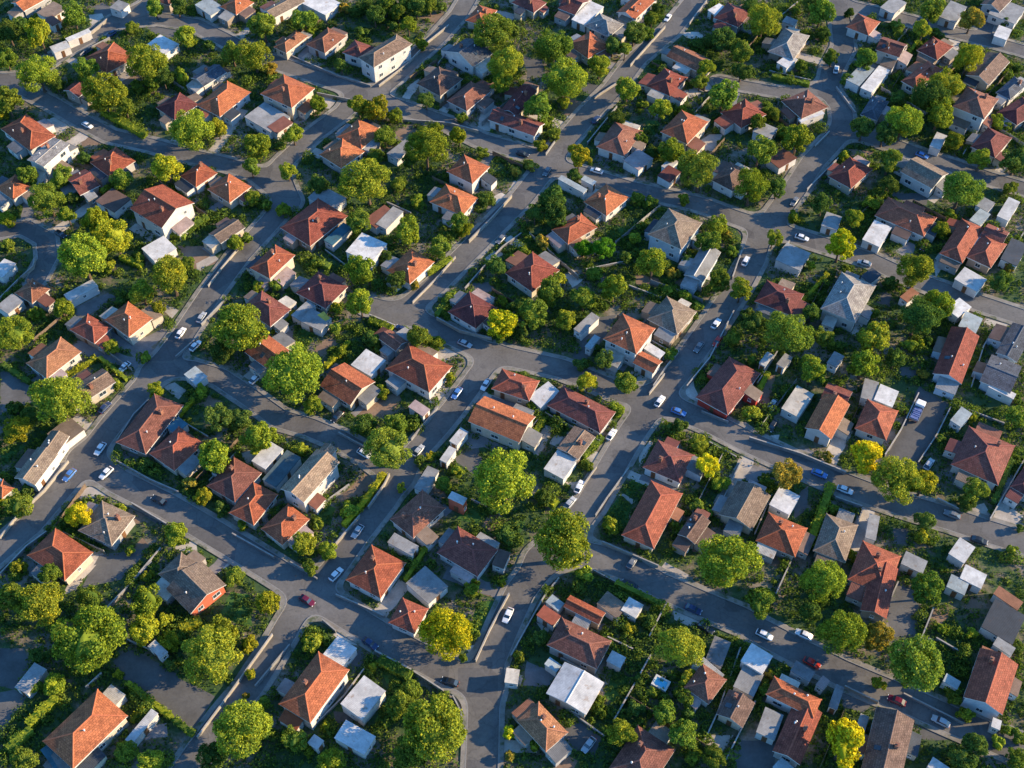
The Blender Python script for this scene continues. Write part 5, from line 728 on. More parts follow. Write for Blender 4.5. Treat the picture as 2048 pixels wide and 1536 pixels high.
CARS=[
('burgundy car on the road, nearest above the two-storey orange house by the lane',-39.93,-53.94,0.05,-0.583,'burgundy'),
('black car on the road, nearest below the bright yellow tree by the bottom junction',-11.55,-70.86,0.05,2.814,'black'),
('white car on the road, nearest right of the bright yellow tree by the bottom junction',-0.81,-57.13,0.05,4.324,'white'),
('white car on the road, nearest left of the orange hipped house above the side street',-34.81,-48.16,0.05,0.921,'white'),
('navy car on the road, nearest above right of the two-storey orange house by the lane',-26.99,-63.08,0.05,-0.636,'navy'),
('black car on the road, nearest above the brown house with red gable wall',-72.97,-30.73,0.05,2.651,'black'),
('white car on the road, nearest above right of the yellow tree by the kerb island',-85.12,-24.07,0.05,4.129,'white'),
('blue car on the road, nearest above the yellow tree by the kerb island',-92.75,-24.58,0.05,4.216,'blue'),
('navy parked car, nearest left of the long brown corner roof',-88.86,-6.99,0.16,1.056,'navy'),
('white car on the road, nearest below left of the long brown corner roof',-87.65,-17.89,0.05,4.34,'white'),
('white car on the road, nearest right of the joined orange hipped roof',-75.84,14.43,0.05,1.207,'white'),
('silver car on the road, nearest right of the joined orange hipped roof',-71.8,19.11,0.05,1.244,'silver'),
('white parked car, nearest below the joined orange hipped roof',-86.8,4.38,0.045,4.148,'white'),
('white parked car, nearest right of the joined orange hipped roof',-71.86,10.63,0.045,1.004,'white'),
('black parked car, nearest above left of the great lime tree by the court',-110.44,46.09,0.16,-0.628,'black'),
('white car on the road, nearest above right of the white house with grey roof',-112.42,86.57,0.05,-0.583,'white'),
('black parked car, nearest above the white house with grey roof',-119.05,117.98,0.045,4.039,'black'),
('navy parked car, nearest above left of the orange house with long white wall',-113.86,125.95,0.045,4.042,'navy'),
('grey parked car left of the round-looking orange roof',-2.66,44.48,0.045,4.114,'grey'),
('silver car on the road, nearest below left of the yellow tree on the bend',-10.72,11.23,0.05,-0.503,'silver'),
('white parked car, nearest above left of the tan two-storey house',-57.03,1.13,0.045,0.959,'white'),
('navy parked car, nearest above left of the wide orange hipped house with white wall',-25.3,15.64,0.045,2.55,'navy'),
('white car on the road, nearest above the red-fronted corner house',47.01,17.27,0.05,0.97,'white'),
('grey car on the road, nearest above left of the red-fronted corner house',42.34,10.24,0.05,4.139,'grey'),
('white car on the road, nearest below right of the brown roof with pale blue walls',56.11,37.05,0.05,1.105,'white'),
('red parked car above the red-fronted corner house',46.77,11.83,0.16,4.173,'red'),
('white car on the road, nearest left of the red-fronted corner house',32.38,-5.16,0.05,0.983,'white'),
('blue car on the road, nearest below left of the red-fronted corner house',36.26,-8.09,0.05,-0.452,'blue'),
('white parked car, nearest below right of the long dark red roof',21.34,-14.2,0.16,1.033,'white'),
('grey car on the road, nearest right of the huge round tree over the street corner',23.94,-45.43,0.05,1.01,'grey'),
('white parked car, nearest above the huge round tree over the street corner',13.98,-27.59,0.16,1.141,'white'),
('silver parked car, nearest above the huge round tree over the street corner',11.91,-31.55,0.16,0.919,'silver'),
('white car on the road, nearest left of the yellow tree by the grey flat roof',70.77,44.94,0.05,-0.439,'white'),
('silver car on the road, nearest above right of the large grey hipped house',84.51,36.39,0.05,2.713,'silver'),
('grey car on the road, nearest right of the dense dark tree below the cream-walled house',70.75,57.63,0.05,4.164,'grey'),
('burgundy parked car left of the rambling red three-winged house',100.14,41.98,0.045,4.049,'burgundy'),
('black parked car, nearest below right of the red-fronted corner house',56.2,-11.89,0.045,4.144,'black'),
('silver parked car, nearest below right of the red-fronted corner house',56.96,-6.08,0.045,4.066,'silver'),
('blue car on the road, nearest left of the yellow tree at the truck driveway',64.45,-24.24,0.05,-0.48,'blue'),
('white car on the road, nearest below left of the yellow tree at the truck driveway',69.14,-28.26,0.05,-0.453,'white'),
('grey car on the road, nearest below left of the broad dark red hipped house',90.12,-34.31,0.05,2.7,'grey'),
('black parked car, nearest below the broad dark red hipped house',94.17,-40.49,0.16,-0.379,'black'),
('silver parked car, nearest left of the broad dark red hipped house',87.89,-21.86,0.045,0.895,'silver'),
('black parked car, nearest below right of the huge round tree over the street corner',23.11,-50.56,0.16,2.627,'black'),
('navy car on the road, nearest above left of the L-shaped orange house',35.17,-55.83,0.05,-0.486,'navy'),
('black parked car, nearest below the big lime tree below the slate roof',37.25,-59.84,0.045,-0.679,'black'),
('white car on the road, nearest above left of the L-shaped orange house',48.29,-61.26,0.05,-0.515,'white'),
('silver parked car, nearest below the white two-slope roof',13.82,-83.02,0.045,4.042,'silver'),
('burgundy car on the road, nearest above the big dark brown roof',71.01,-74.56,0.05,2.679,'burgundy'),
('red car on the road above right of the L-shaped orange house',56.52,-67.07,0.05,-0.574,'red'),
('white parked car, nearest above the L-shaped orange house',55.84,-61.26,0.16,2.645,'white'),
('silver car on the road, nearest above right of the big dark brown roof',78.34,-78.59,0.05,2.614,'silver'),
('navy parked car, nearest above the bright orange house on the bend',22.33,88.74,0.16,0.985,'navy'),
('white car on the road, nearest above the bright orange house on the bend',21.67,68.85,0.05,2.735,'white'),
('grey car on the road, nearest above left of the round-looking orange roof',8.95,68.6,0.05,4.291,'grey'),
('white car on the road, nearest right of the orange gabled house at the top street',44.89,133.51,0.05,4.224,'white'),
('black car on the road, nearest above left of the round-looking orange roof',2.8,75.23,0.05,-0.415,'black'),
('white car on the road, nearest above left of the long grey-brown roof with white walls',89.6,109.93,0.05,1.286,'white'),
('blue car on the road, nearest above the long grey-brown roof with white walls',106.16,74.71,0.05,-0.564,'blue'),
('black parked car, nearest above right of the tan two-storey house',-37.92,-9.36,0.045,4.109,'black'),
('silver car on the road, nearest below the wide orange hipped house with white wall',-19.87,-18.41,0.05,1.005,'silver'),
('blue car on the road, nearest above left of the cream-walled orange gabled house',-12.16,-2.93,0.05,4.214,'blue'),
('white parked car, nearest above left of the cream-walled orange gabled house',-5.83,-0.68,0.16,4.246,'white'),
('silver car on the road, nearest below right of the tan two-storey house',-31.32,-38.29,0.05,4.204,'silver'),
('white car on the road, nearest right of the tan two-storey house',-31.37,-19.11,0.05,-0.596,'white'),
]
TRUCK=('white pickup truck with blue cargo on the long asphalt driveway',88.2,-8.08,-2.095)
POOLS=[('small light blue swimming pool with white rim among garden trees',['f','blue','w',27.68,-71.38,1.03,2.24,3.02,1.46,3.0])]
WALLS=[
('short grey bent garden wall, nearest above the white house with grey roof','g',1.42,[(-120.47,115.7),(-118.86,118.71),(-113.8,123.61)]),
('cream bent garden wall, nearest above the white house with grey roof','c',1.34,[(-116.33,132.37),(-119.39,126.71),(-128.04,116.0)]),
('long cream bent garden wall left of the white house with slate roof','c',1.0,[(-36.31,102.81),(-29.1,112.12),(-23.57,122.37),(-18.11,129.84)]),
('long grey bent garden wall right of the orange pyramid roof','g',0.92,[(-66.01,118.71),(-48.44,107.43),(-38.51,102.81)]),
('cream bent garden wall, nearest above right of the spreading lime tree amid the orange roofs','c',1.43,[(-28.93,88.31),(-16.76,86.96),(-8.88,83.74)]),
('short cream garden wall, nearest right of the orange pyramid roof','c',1.32,[(-52.83,99.39),(-43.51,96.58)]),
('short grey garden wall, nearest left of the white house with slate roof','g',1.23,[(-20.54,112.12),(-14.87,123.61)]),
('cream garden wall below the orange gabled house at the top street','c',1.21,[(32.77,111.53),(43.8,129.21)]),
('short cream garden wall, nearest above left of the orange hipped house with cream walls','c',0.93,[(22.16,97.7),(29.82,105.11)]),
('short grey garden wall, nearest above left of the bright orange house on the bend','g',1.01,[(12.37,82.41),(8.72,75.08)]),
('grey garden wall, nearest above the bright orange house on the bend','g',1.26,[(19.66,79.24),(28.13,93.8)]),
('short cream garden wall, nearest right of the orange gabled house at the top street','c',1.24,[(50.82,130.47),(56.88,141.42)]),
('short cream garden wall, second right of the orange gabled house at the top street','c',1.13,[(77.19,133.65),(83.23,140.76)]),
('short cream garden wall, nearest above right of the orange hipped house with cream walls','c',0.92,[(81.85,105.11),(70.97,109.18)]),
('short grey garden wall, nearest above left of the long grey-brown roof with white walls','g',0.97,[(88.38,102.23),(91.69,91.59)]),
('short cream garden wall, nearest left of the long grey-brown roof with white walls','c',0.91,[(78.91,78.2),(83.67,84.01)]),
('grey garden wall, nearest above the yellow tree by the grey flat roof','g',1.47,[(74.36,61.51),(84.02,73.02)]),
('short white garden wall below the white two-storey villa','w',1.43,[(116.59,74.57),(122.59,84.01)]),
('cream bent garden wall, nearest right of the white diamond-shaped roof','c',0.94,[(-71.73,28.86),(-69.64,34.06),(-64.91,44.35)]),
('short grey garden wall, nearest below right of the white diamond-shaped roof','g',1.15,[(-71.45,16.74),(-66.75,25.03)]),
('cream bent garden wall, nearest left of the great lime tree by the court','c',1.47,[(-119.79,24.61),(-116.85,30.58),(-114.39,34.94),(-114.54,37.59)]),
('short grey garden wall, nearest below right of the joined orange hipped roof','g',1.23,[(-75.72,7.18),(-71.5,13.11)]),
('cream bent garden wall, nearest right of the square white flat roof','c',0.96,[(-23.24,23.77),(-17.58,31.88),(-13.62,38.48)]),
('cream bent garden wall, nearest left of the round-looking orange roof','c',1.47,[(-10.49,43.44),(-5.02,51.3),(-0.04,59.43)]),
('grey bent garden wall, nearest left of the round-looking orange roof','g',1.15,[(-11.11,28.0),(-6.78,34.94),(-2.32,41.62),(2.26,46.19)]),
('short grey garden wall, nearest above left of the wide orange hipped house with white wall','g',1.41,[(-32.98,19.61),(-26.89,16.34)]),
('cream bent garden wall, nearest left of the yellow tree on the bend','c',1.35,[(-17.41,18.79),(-12.04,14.92),(-4.63,12.51)]),
('short grey garden wall, nearest above right of the square white flat roof','g',1.23,[(-31.27,57.01),(-25.03,53.19)]),
('short grey garden wall, nearest below left of the square white flat roof','g',0.93,[(-45.2,40.72),(-38.17,34.06)]),
('short grey garden wall, nearest above the orange two-storey white-walled house','g',1.22,[(27.6,28.86),(34.92,25.03)]),
('short cream garden wall, nearest below right of the round-looking orange roof','c',1.2,[(27.09,36.7),(17.65,34.06)]),
('short cream bent garden wall, nearest below right of the orange two-storey white-walled house','c',1.32,[(31.19,-1.25),(34.6,4.46),(37.66,8.74)]),
('grey bent garden wall, nearest above left of the red-fronted corner house','g',1.31,[(38.61,-1.25),(44.45,6.79),(51.44,20.85)]),
('short cream garden wall, nearest below right of the brown roof with pale blue walls','c',1.35,[(52.29,31.44),(55.53,40.27)]),
('short cream garden wall, nearest below the brown roof with pale blue walls','c',1.31,[(41.38,30.58),(44.59,27.58)]),
('short grey garden wall, nearest below right of the orange two-storey white-walled house','g',1.03,[(31.81,11.91),(36.42,8.35)]),
('short grey garden wall, nearest left of the yellow tree by the grey flat roof','g',1.41,[(64.32,39.37),(67.47,43.44)]),
('short cream garden wall, nearest right of the rambling red three-winged house','c',1.07,[(125.02,46.19),(118.74,36.7)]),
('grey bent garden wall, nearest above the broad dark red hipped house','g',1.5,[(101.3,-1.63),(106.68,9.93),(110.45,15.53)]),
('short grey garden wall, nearest above right of the red-fronted corner house','g',1.18,[(54.27,-0.5),(59.95,8.74)]),
('short grey bent garden wall, nearest above left of the long brown corner roof','g',1.47,[(-84.21,-15.89),(-82.04,-9.11),(-79.56,-5.08)]),
('grey bent garden wall, nearest below the long brown corner roof','g',1.11,[(-83.47,-21.11),(-75.53,-25.86),(-69.14,-28.86)]),
('cream bent garden wall, nearest above left of the yellow tree by the kerb island','c',1.18,[(-103.35,-39.96),(-101.12,-34.73),(-97.07,-28.53),(-93.69,-21.11)]),
('short grey bent garden wall, nearest below left of the yellow tree by the kerb island','g',1.33,[(-101.2,-48.4),(-97.44,-41.99),(-94.19,-38.55)]),
('short grey garden wall, nearest above left of the brown house with red gable wall','g',1.49,[(-78.19,-31.81),(-70.15,-36.81)]),
('short grey garden wall, nearest left of the brown house with red gable wall','g',1.22,[(-74.47,-49.42),(-70.42,-42.3)]),
('short cream garden wall, nearest below right of the long brown corner roof','c',1.15,[(-63.14,-26.19),(-58.51,-19.04)]),
('short grey garden wall, nearest right of the long brown corner roof','g',1.05,[(-72.24,-10.19),(-65.13,-14.84)]),
('short grey garden wall, nearest right of the brown house with red gable wall','g',1.04,[(-56.61,-38.87),(-47.54,-44.31)]),
('short grey garden wall, nearest above right of the tan two-storey house','g',1.12,[(-37.25,-13.77),(-30.61,-17.99)]),
('short cream bent garden wall, nearest right of the tan two-storey house','c',1.4,[(-29.55,-32.79),(-26.59,-27.2),(-25.64,-24.51)]),
('short cream garden wall, nearest above left of the orange hipped house above the side street','c',1.38,[(-35.42,-41.37),(-31.06,-34.73)]),
('short grey garden wall, nearest below the wide orange hipped house with white wall','g',1.06,[(-21.59,-15.54),(-16.16,-6.92)]),
('short cream garden wall, nearest below left of the tallest tree beside the orange roof','c',0.93,[(-8.63,-30.5),(-2.51,-34.08)]),
('short grey garden wall, nearest left of the orange hipped house above the side street','g',0.9,[(-44.16,-45.38),(-38.44,-49.15)]),
('short grey garden wall, nearest below right of the tan two-storey house','g',1.31,[(-33.86,-27.2),(-38.5,-31.49)]),
('short cream garden wall, nearest right of the cream-walled orange gabled house','c',1.12,[(2.61,-14.84),(6.43,-9.11)]),
('short cream garden wall, nearest below right of the orange two-storey white-walled house','c',1.19,[(30.17,-3.22),(33.98,2.25)]),
('short grey bent garden wall, nearest below the long dark red roof','g',0.99,[(17.05,-34.57),(19.73,-30.18),(24.6,-22.82)]),
('short cream garden wall, nearest above the huge round tree over the street corner','c',1.01,[(17.83,-22.47),(14.84,-27.2)]),
('short cream garden wall, nearest right of the huge round tree over the street corner','c',1.32,[(18.14,-40.9),(29.09,-46.44)]),
('short grey garden wall, nearest below left of the red-fronted corner house','g',1.1,[(41.24,-8.02),(46.78,-10.91)]),
('short cream garden wall, nearest below the red-fronted corner house','c',0.99,[(42.19,-16.25),(47.5,-20.07)]),
('grey garden wall, nearest above the big lime tree below the slate roof','g',1.35,[(41.47,-34.73),(48.52,-21.11)]),
('short grey garden wall, nearest right of the red-fronted corner house','g',1.07,[(52.75,-4.71),(56.8,1.68)]),
('grey bent garden wall, nearest left of the yellow tree at the truck driveway','g',1.43,[(50.76,-15.19),(61.09,-19.38),(69.98,-24.17)]),
('cream bent garden wall, nearest above right of the yellow tree at the truck driveway','c',1.38,[(78.96,-19.73),(83.67,-13.06),(89.41,-3.22)]),
('cream bent garden wall, nearest above left of the broad dark red hipped house','c',0.97,[(85.73,-21.45),(91.25,-14.13),(95.7,-6.92)]),
('short grey garden wall, nearest above the broad dark red hipped house','g',1.0,[(95.94,-5.82),(106.36,-11.27)]),
('short grey garden wall, nearest below the yellow tree at the truck driveway','g',1.5,[(66.73,-30.34),(71.88,-32.63)]),
('short grey garden wall, second below the yellow tree at the truck driveway','g',1.08,[(66.76,-43.54),(72.13,-32.79)]),
('short cream garden wall, nearest below left of the broad dark red hipped house','c',1.15,[(87.79,-30.5),(92.6,-33.76)]),
('grey garden wall, nearest below right of the broad dark red hipped house','g',1.45,[(97.37,-35.69),(108.24,-20.76)]),
('short grey garden wall, nearest above right of the big lime tree below the slate roof','g',1.18,[(49.02,-39.18),(53.8,-29.52)]),
('cream bent garden wall, nearest above the massive lime tree by the boundary wall','c',1.16,[(-56.98,-81.72),(-52.51,-73.73),(-45.8,-61.21)]),
('short grey bent garden wall, nearest left of the brown house with red gable wall','g',0.98,[(-79.15,-56.36),(-75.27,-50.8),(-71.75,-45.38)]),
('short cream garden wall, nearest below the massive lime tree near the asphalt yard','c',1.2,[(-79.19,-72.14),(-76.79,-69.2)]),
('short grey garden wall, nearest right of the massive lime tree near the asphalt yard','g',0.99,[(-73.33,-62.33),(-65.28,-65.93)]),
('cream bent garden wall, nearest below left of the bright yellow tree by the bottom junction','c',1.47,[(-25.98,-64.83),(-18.92,-68.66),(-12.74,-72.81)]),
('short cream bent garden wall, nearest right of the two-storey orange house by the lane','c',1.05,[(-36.0,-79.44),(-31.09,-73.73),(-27.76,-68.39)]),
('short grey garden wall, nearest above left of the two-storey orange house by the lane','g',1.39,[(-47.73,-71.88),(-42.17,-63.44)]),
('short grey garden wall, nearest above the two-storey orange house by the lane','g',1.43,[(-36.53,-58.23),(-33.73,-60.64)]),
('cream bent garden wall, nearest right of the bright yellow tree by the bottom junction','c',1.37,[(-6.87,-66.75),(-4.4,-60.64),(-0.56,-52.57)]),
('short grey garden wall, nearest below left of the orange hipped house above the side street','g',1.18,[(-34.42,-52.72),(-24.68,-57.37)]),
('short grey bent garden wall, nearest above right of the enormous tree beside the bottom road','g',1.4,[(-10.96,-73.73),(-9.26,-77.13),(-9.65,-80.97)]),
('cream bent garden wall, nearest below the huge round tree over the street corner','c',0.93,[(-0.24,-65.66),(3.64,-58.08),(6.58,-52.57),(9.29,-49.01)]),
('cream bent garden wall, nearest below right of the huge round tree over the street corner','c',0.96,[(15.99,-47.2),(21.4,-50.5),(29.79,-54.77)]),
('short grey garden wall, nearest below left of the big lime tree below the slate roof','g',1.41,[(26.18,-61.77),(30.06,-54.62)]),
('cream bent garden wall, nearest right of the white two-slope roof','c',1.3,[(18.66,-78.41),(22.21,-72.41),(26.17,-65.66)]),
('short grey garden wall, nearest below the white two-slope roof','g',0.91,[(7.22,-74.0),(16.81,-81.47)]),
('short cream garden wall, nearest above the white two-slope roof','c',1.31,[(9.14,-66.21),(12.87,-68.39)]),
('cream bent garden wall, nearest left of the L-shaped orange house','c',1.04,[(34.72,-82.48),(37.72,-76.87),(40.0,-71.61),(43.37,-64.0)]),
('short grey garden wall, nearest below left of the L-shaped orange house','g',1.09,[(38.23,-85.96),(44.87,-74.78)]),
('short grey garden wall, nearest above right of the white two-slope roof','g',0.98,[(18.23,-61.77),(22.95,-64.28)]),
('short cream garden wall, nearest above the large dark round tree by the lane','c',1.31,[(77.62,-62.89),(81.66,-55.78)]),
('short grey garden wall, nearest above right of the large dark round tree by the lane','g',1.24,[(80.87,-62.05),(85.05,-65.11)]),
('short cream garden wall, nearest above the tall yellow tree by the big roof','c',1.33,[(61.81,-71.88),(67.48,-75.04)]),
('short grey garden wall, nearest above the large dark round tree by the lane','g',1.07,[(71.81,-56.94),(76.02,-49.9)]),
('short grey bent garden wall, nearest below left of the tall-walled red gabled house','g',0.91,[(72.54,-73.2),(78.07,-76.48),(82.43,-79.06)]),
('short grey garden wall, nearest right of the big lime tree below the slate roof','g',0.93,[(51.61,-52.57),(55.49,-45.38)]),
]
FENCES=[
('grey slatted fence, nearest left of the orange house with long white wall','g',-92.59,103.97,-85.7,97.88),
('long brown timber fence, nearest right of the tall white gable-ended house','t',-89.14,64.09,-75.35,51.91),
('brown timber fence, nearest above the orange pyramid roof','t',-63.38,123.16,-54.8,131.55),
('brown timber fence, nearest below right of the tan house on the street corner','t',-20.75,113.2,-27.95,105.69),
('brown timber fence, nearest below right of the white house with slate roof','t',1.26,110.05,-5.79,102.41),
('long brown timber fence, nearest below the white house with slate roof','t',-9.79,105.83,-19.31,93.98),
('grey slatted fence, nearest below right of the white house with slate roof','g',-7.91,86.81,-1.09,95.7),
('brown timber fence, nearest right of the spreading lime tree amid the orange roofs','t',2.61,70.04,-4.97,75.25),
('long brown timber fence, nearest below right of the spreading lime tree amid the orange roofs','t',-20.26,65.77,-6.09,56.03),
('short brown timber fence, nearest below left of the orange gabled house at the top street','t',30.11,117.39,23.81,122.33),
('long brown timber fence, nearest above right of the orange hipped house with cream walls','t',75.26,132.62,65.08,117.28),
('long brown timber fence, nearest above the orange hipped house with cream walls','t',52.38,100.85,38.79,112.04),
('long grey slatted fence, nearest above right of the orange hipped house with cream walls','g',46.78,88.12,55.92,101.26),
('long brown timber fence, nearest above right of the dense dark tree below the cream-walled house','t',55.49,80.36,44.72,65.45),
('brown timber fence, nearest above right of the dense dark tree below the cream-walled house','t',75.08,83.03,68.77,91.29),
('grey slatted fence, nearest above left of the white two-storey villa','g',113.13,128.08,107.83,120.56),
('brown timber fence, nearest left of the white two-storey villa','t',103.55,101.55,108.2,109.48),
('long brown timber fence, nearest above left of the white two-storey villa','t',130.23,118.29,117.51,105.01),
('long grey slatted fence, nearest above left of the wide green tree at the lane end','g',110.25,90.8,100.31,101.22),
('long grey slatted fence, nearest left of the white two-storey villa','g',110.13,90.6,122.0,101.92),
('brown timber fence, nearest above left of the white two-storey villa','t',118.61,103.75,129.0,96.28),
('long brown timber fence, nearest above right of the white two-storey villa','t',126.95,96.31,138.3,110.27),
('grey slatted fence, nearest below right of the white two-storey villa','g',127.47,85.57,134.85,76.11),
('brown timber fence, nearest below the long grey-brown roof with white walls','t',100.16,57.21,106.88,50.93),
('long brown timber fence, nearest below left of the long grey-brown roof with white walls','t',84.77,50.98,97.27,64.48),
('brown timber fence, nearest above the broad lime tree by the brown roof','t',-108.75,11.82,-102.06,21.78),
('short grey slatted fence, nearest below the joined orange hipped roof','g',-90.82,8.01,-84.85,3.31),
('grey slatted fence, nearest above right of the broad lime tree by the brown roof','g',-102.33,-5.78,-96.66,1.48),
('brown timber fence, nearest above right of the yellow tree on the bend','t',-4.67,27.38,5.14,19.81),
('long grey slatted fence, nearest left of the brown roof with pale blue walls','g',25.08,42.73,36.95,55.71),
('long grey slatted fence, nearest below left of the round-looking orange roof','g',15.67,31.31,4.3,45.78),
('grey slatted fence, nearest below the brown roof with pale blue walls','g',44.42,23.93,32.8,30.2),
('brown timber fence, nearest above right of the orange two-storey white-walled house','t',31.75,13.65,24.31,19.06),
('brown timber fence, nearest left of the large grey hipped house','t',69.55,22.29,74.22,30.68),
('brown timber fence, nearest left of the yellow tree by the kerb island','t',-93.48,-39.72,-88.68,-27.42),
('long brown timber fence, nearest below right of the long brown corner roof','t',-58.57,-15.93,-67.52,-28.21),
('grey slatted fence, nearest below the yellow tree by the kerb island','g',-81.55,-43.26,-90.56,-38.92),
('short grey slatted fence, nearest above the cream-walled orange gabled house','g',-0.34,-7.67,-6.41,-4.59),
('grey slatted fence, nearest below left of the long dark red roof','g',18.63,-16.34,7.26,-8.89),
('long grey slatted fence, nearest right of the red-fronted corner house','g',62.96,0.28,53.87,-11.9),
('long grey slatted fence, nearest above the big lime tree below the slate roof','g',36.91,-34.13,44.38,-19.98),
('short brown timber fence, nearest above the yellow tree at the truck driveway','t',75.89,-6.6,72.83,-11.76),
('long brown timber fence, nearest right of the white two-slope roof','t',36.84,-84.76,21.81,-74.14),
('long brown timber fence, nearest left of the tall yellow tree by the big roof','t',54.32,-88.27,61.22,-76.09),
]
HEDGES=[
('thick lime green hedge, nearest right of the white house with grey roof',2.2,1.9,'l',[(-109.16,91.78),(-96.27,82.06)]),
('thin yellow-green hedge, nearest above right of the broad lime tree by the brown roof',1.0,1.3,'y',[(-93.44,6.93),(-96.48,4.22),(-99.28,1.92)]),
('thin lime green hedge, nearest below the joined orange hipped roof',1.0,1.3,'l',[(-92.83,6.93),(-85.61,0.78)]),
('clipped dark green hedge, nearest above left of the broad lime tree by the brown roof',1.2,1.4,'d',[(-114.09,4.99),(-106.89,0.02)]),
('clipped lime green hedge, nearest below left of the white diamond-shaped roof',1.5,1.55,'l',[(-94.08,38.19),(-88.34,35.09)]),
('thick mid green hedge, nearest below right of the tall white gable-ended house',2.0,1.8,'g',[(-80.81,45.89),(-75.09,51.47)]),
('clipped mid green hedge, nearest above right of the white diamond-shaped roof',1.5,1.55,'g',[(-79.68,44.97),(-84.42,45.89)]),
('clipped yellow-green hedge, nearest below right of the tan two-storey house',1.4,1.5,'y',[(-26.75,-24.37),(-30.43,-31.68),(-34.12,-37.15)]),
('clipped lime green hedge, nearest above left of the wide orange hipped house with white wall',1.6,1.6,'l',[(-32.85,18.12),(-27.42,15.27)]),
('clipped yellow-green hedge, nearest left of the wide orange hipped house with white wall',1.2,1.4,'y',[(-41.78,4.22),(-36.97,11.66)]),
('thin yellow-green hedge, nearest below the large red hipped roof',0.9,1.25,'y',[(-55.01,14.46),(-50.5,21.0)]),
('clipped mid green hedge, nearest left of the yellow tree on the bend',1.4,1.5,'g',[(-17.42,19.35),(-13.6,26.88)]),
('clipped lime green hedge, nearest right of the square white flat roof',1.5,1.55,'l',[(-20.16,32.9),(-14.56,37.75)]),
('thick mid green hedge, nearest below the large red hipped roof',2.0,1.8,'g',[(-46.37,36.42),(-43.32,34.65)]),
('clipped mid green hedge, nearest below the long dark red roof',1.6,1.6,'g',[(14.78,-20.28),(19.28,-15.05)]),
('clipped lime green hedge, nearest right of the cream-walled orange gabled house',1.2,1.4,'l',[(3.17,-16.81),(7.0,-10.05)]),
('clipped lime green hedge, nearest right of the red-fronted corner house',1.2,1.4,'l',[(53.4,-3.83),(57.16,2.58)]),
('thick lime green hedge, nearest above left of the huge round tree over the street corner',2.0,1.8,'l',[(5.02,-29.38),(9.12,-32.33)]),
('thick lime green hedge, nearest below left of the yellow tree at the truck driveway',1.8,1.7,'l',[(66.36,-27.06),(63.77,-32.98),(59.39,-42.17)]),
('clipped dark green hedge, nearest below right of the broad dark red hipped house',1.2,1.4,'d',[(99.06,-31.68),(105.59,-20.97)]),
('thin yellow-green hedge, nearest left of the large grey hipped house',1.0,1.3,'y',[(75.19,32.69),(67.86,23.92)]),
('thick lime green hedge, nearest left of the orange house with teal lean-to',2.0,1.8,'l',[(-83.9,-74.13),(-88.04,-79.56)]),
('thick mid green hedge, nearest left of the orange house with teal lean-to',2.0,1.8,'g',[(-87.13,-80.33),(-90.57,-84.1)]),
('clipped lime green hedge, nearest above right of the orange house with teal lean-to',1.2,1.4,'l',[(-71.56,-71.22),(-62.18,-77.9)]),
('thin yellow-green hedge, nearest right of the orange house with teal lean-to',0.9,1.25,'y',[(-69.37,-78.8),(-67.38,-74.91)]),
('clipped mid green hedge, nearest left of the massive lime tree by the boundary wall',1.2,1.4,'g',[(-61.62,-78.28),(-57.73,-81.21)]),
('thick yellow-green hedge below the brown house with red gable wall',1.8,1.7,'y',[(-63.62,-60.23),(-59.77,-58.52)]),
('thick mid green hedge, nearest below left of the bright yellow tree by the bottom junction',2.0,1.8,'g',[(-25.08,-66.62),(-18.83,-70.14)]),
('clipped mid green hedge, nearest below right of the huge round tree over the street corner',1.2,1.4,'g',[(20.35,-50.07),(29.47,-55.21)]),
('thick mid green hedge, nearest left of the tall-walled red gabled house',2.0,1.8,'g',[(80.6,-71.22),(82.52,-73.86)]),
('clipped mid green hedge, nearest above right of the orange hipped house with cream walls',1.2,1.4,'g',[(71.35,106.75),(81.12,103.0)]),
('thin lime green hedge, nearest above left of the white two-storey villa',0.9,1.25,'l',[(110.88,116.5),(116.38,125.05)]),
('thin yellow-green hedge, nearest above right of the long brown corner roof',0.8,1.2,'y',[(-72.32,-9.33),(-69.81,-4.94)]),
('thin lime green hedge, nearest right of the orange hipped house above the side street',1.0,1.3,'l',[(-20.92,-49.59),(-15.77,-39.05)]),
]
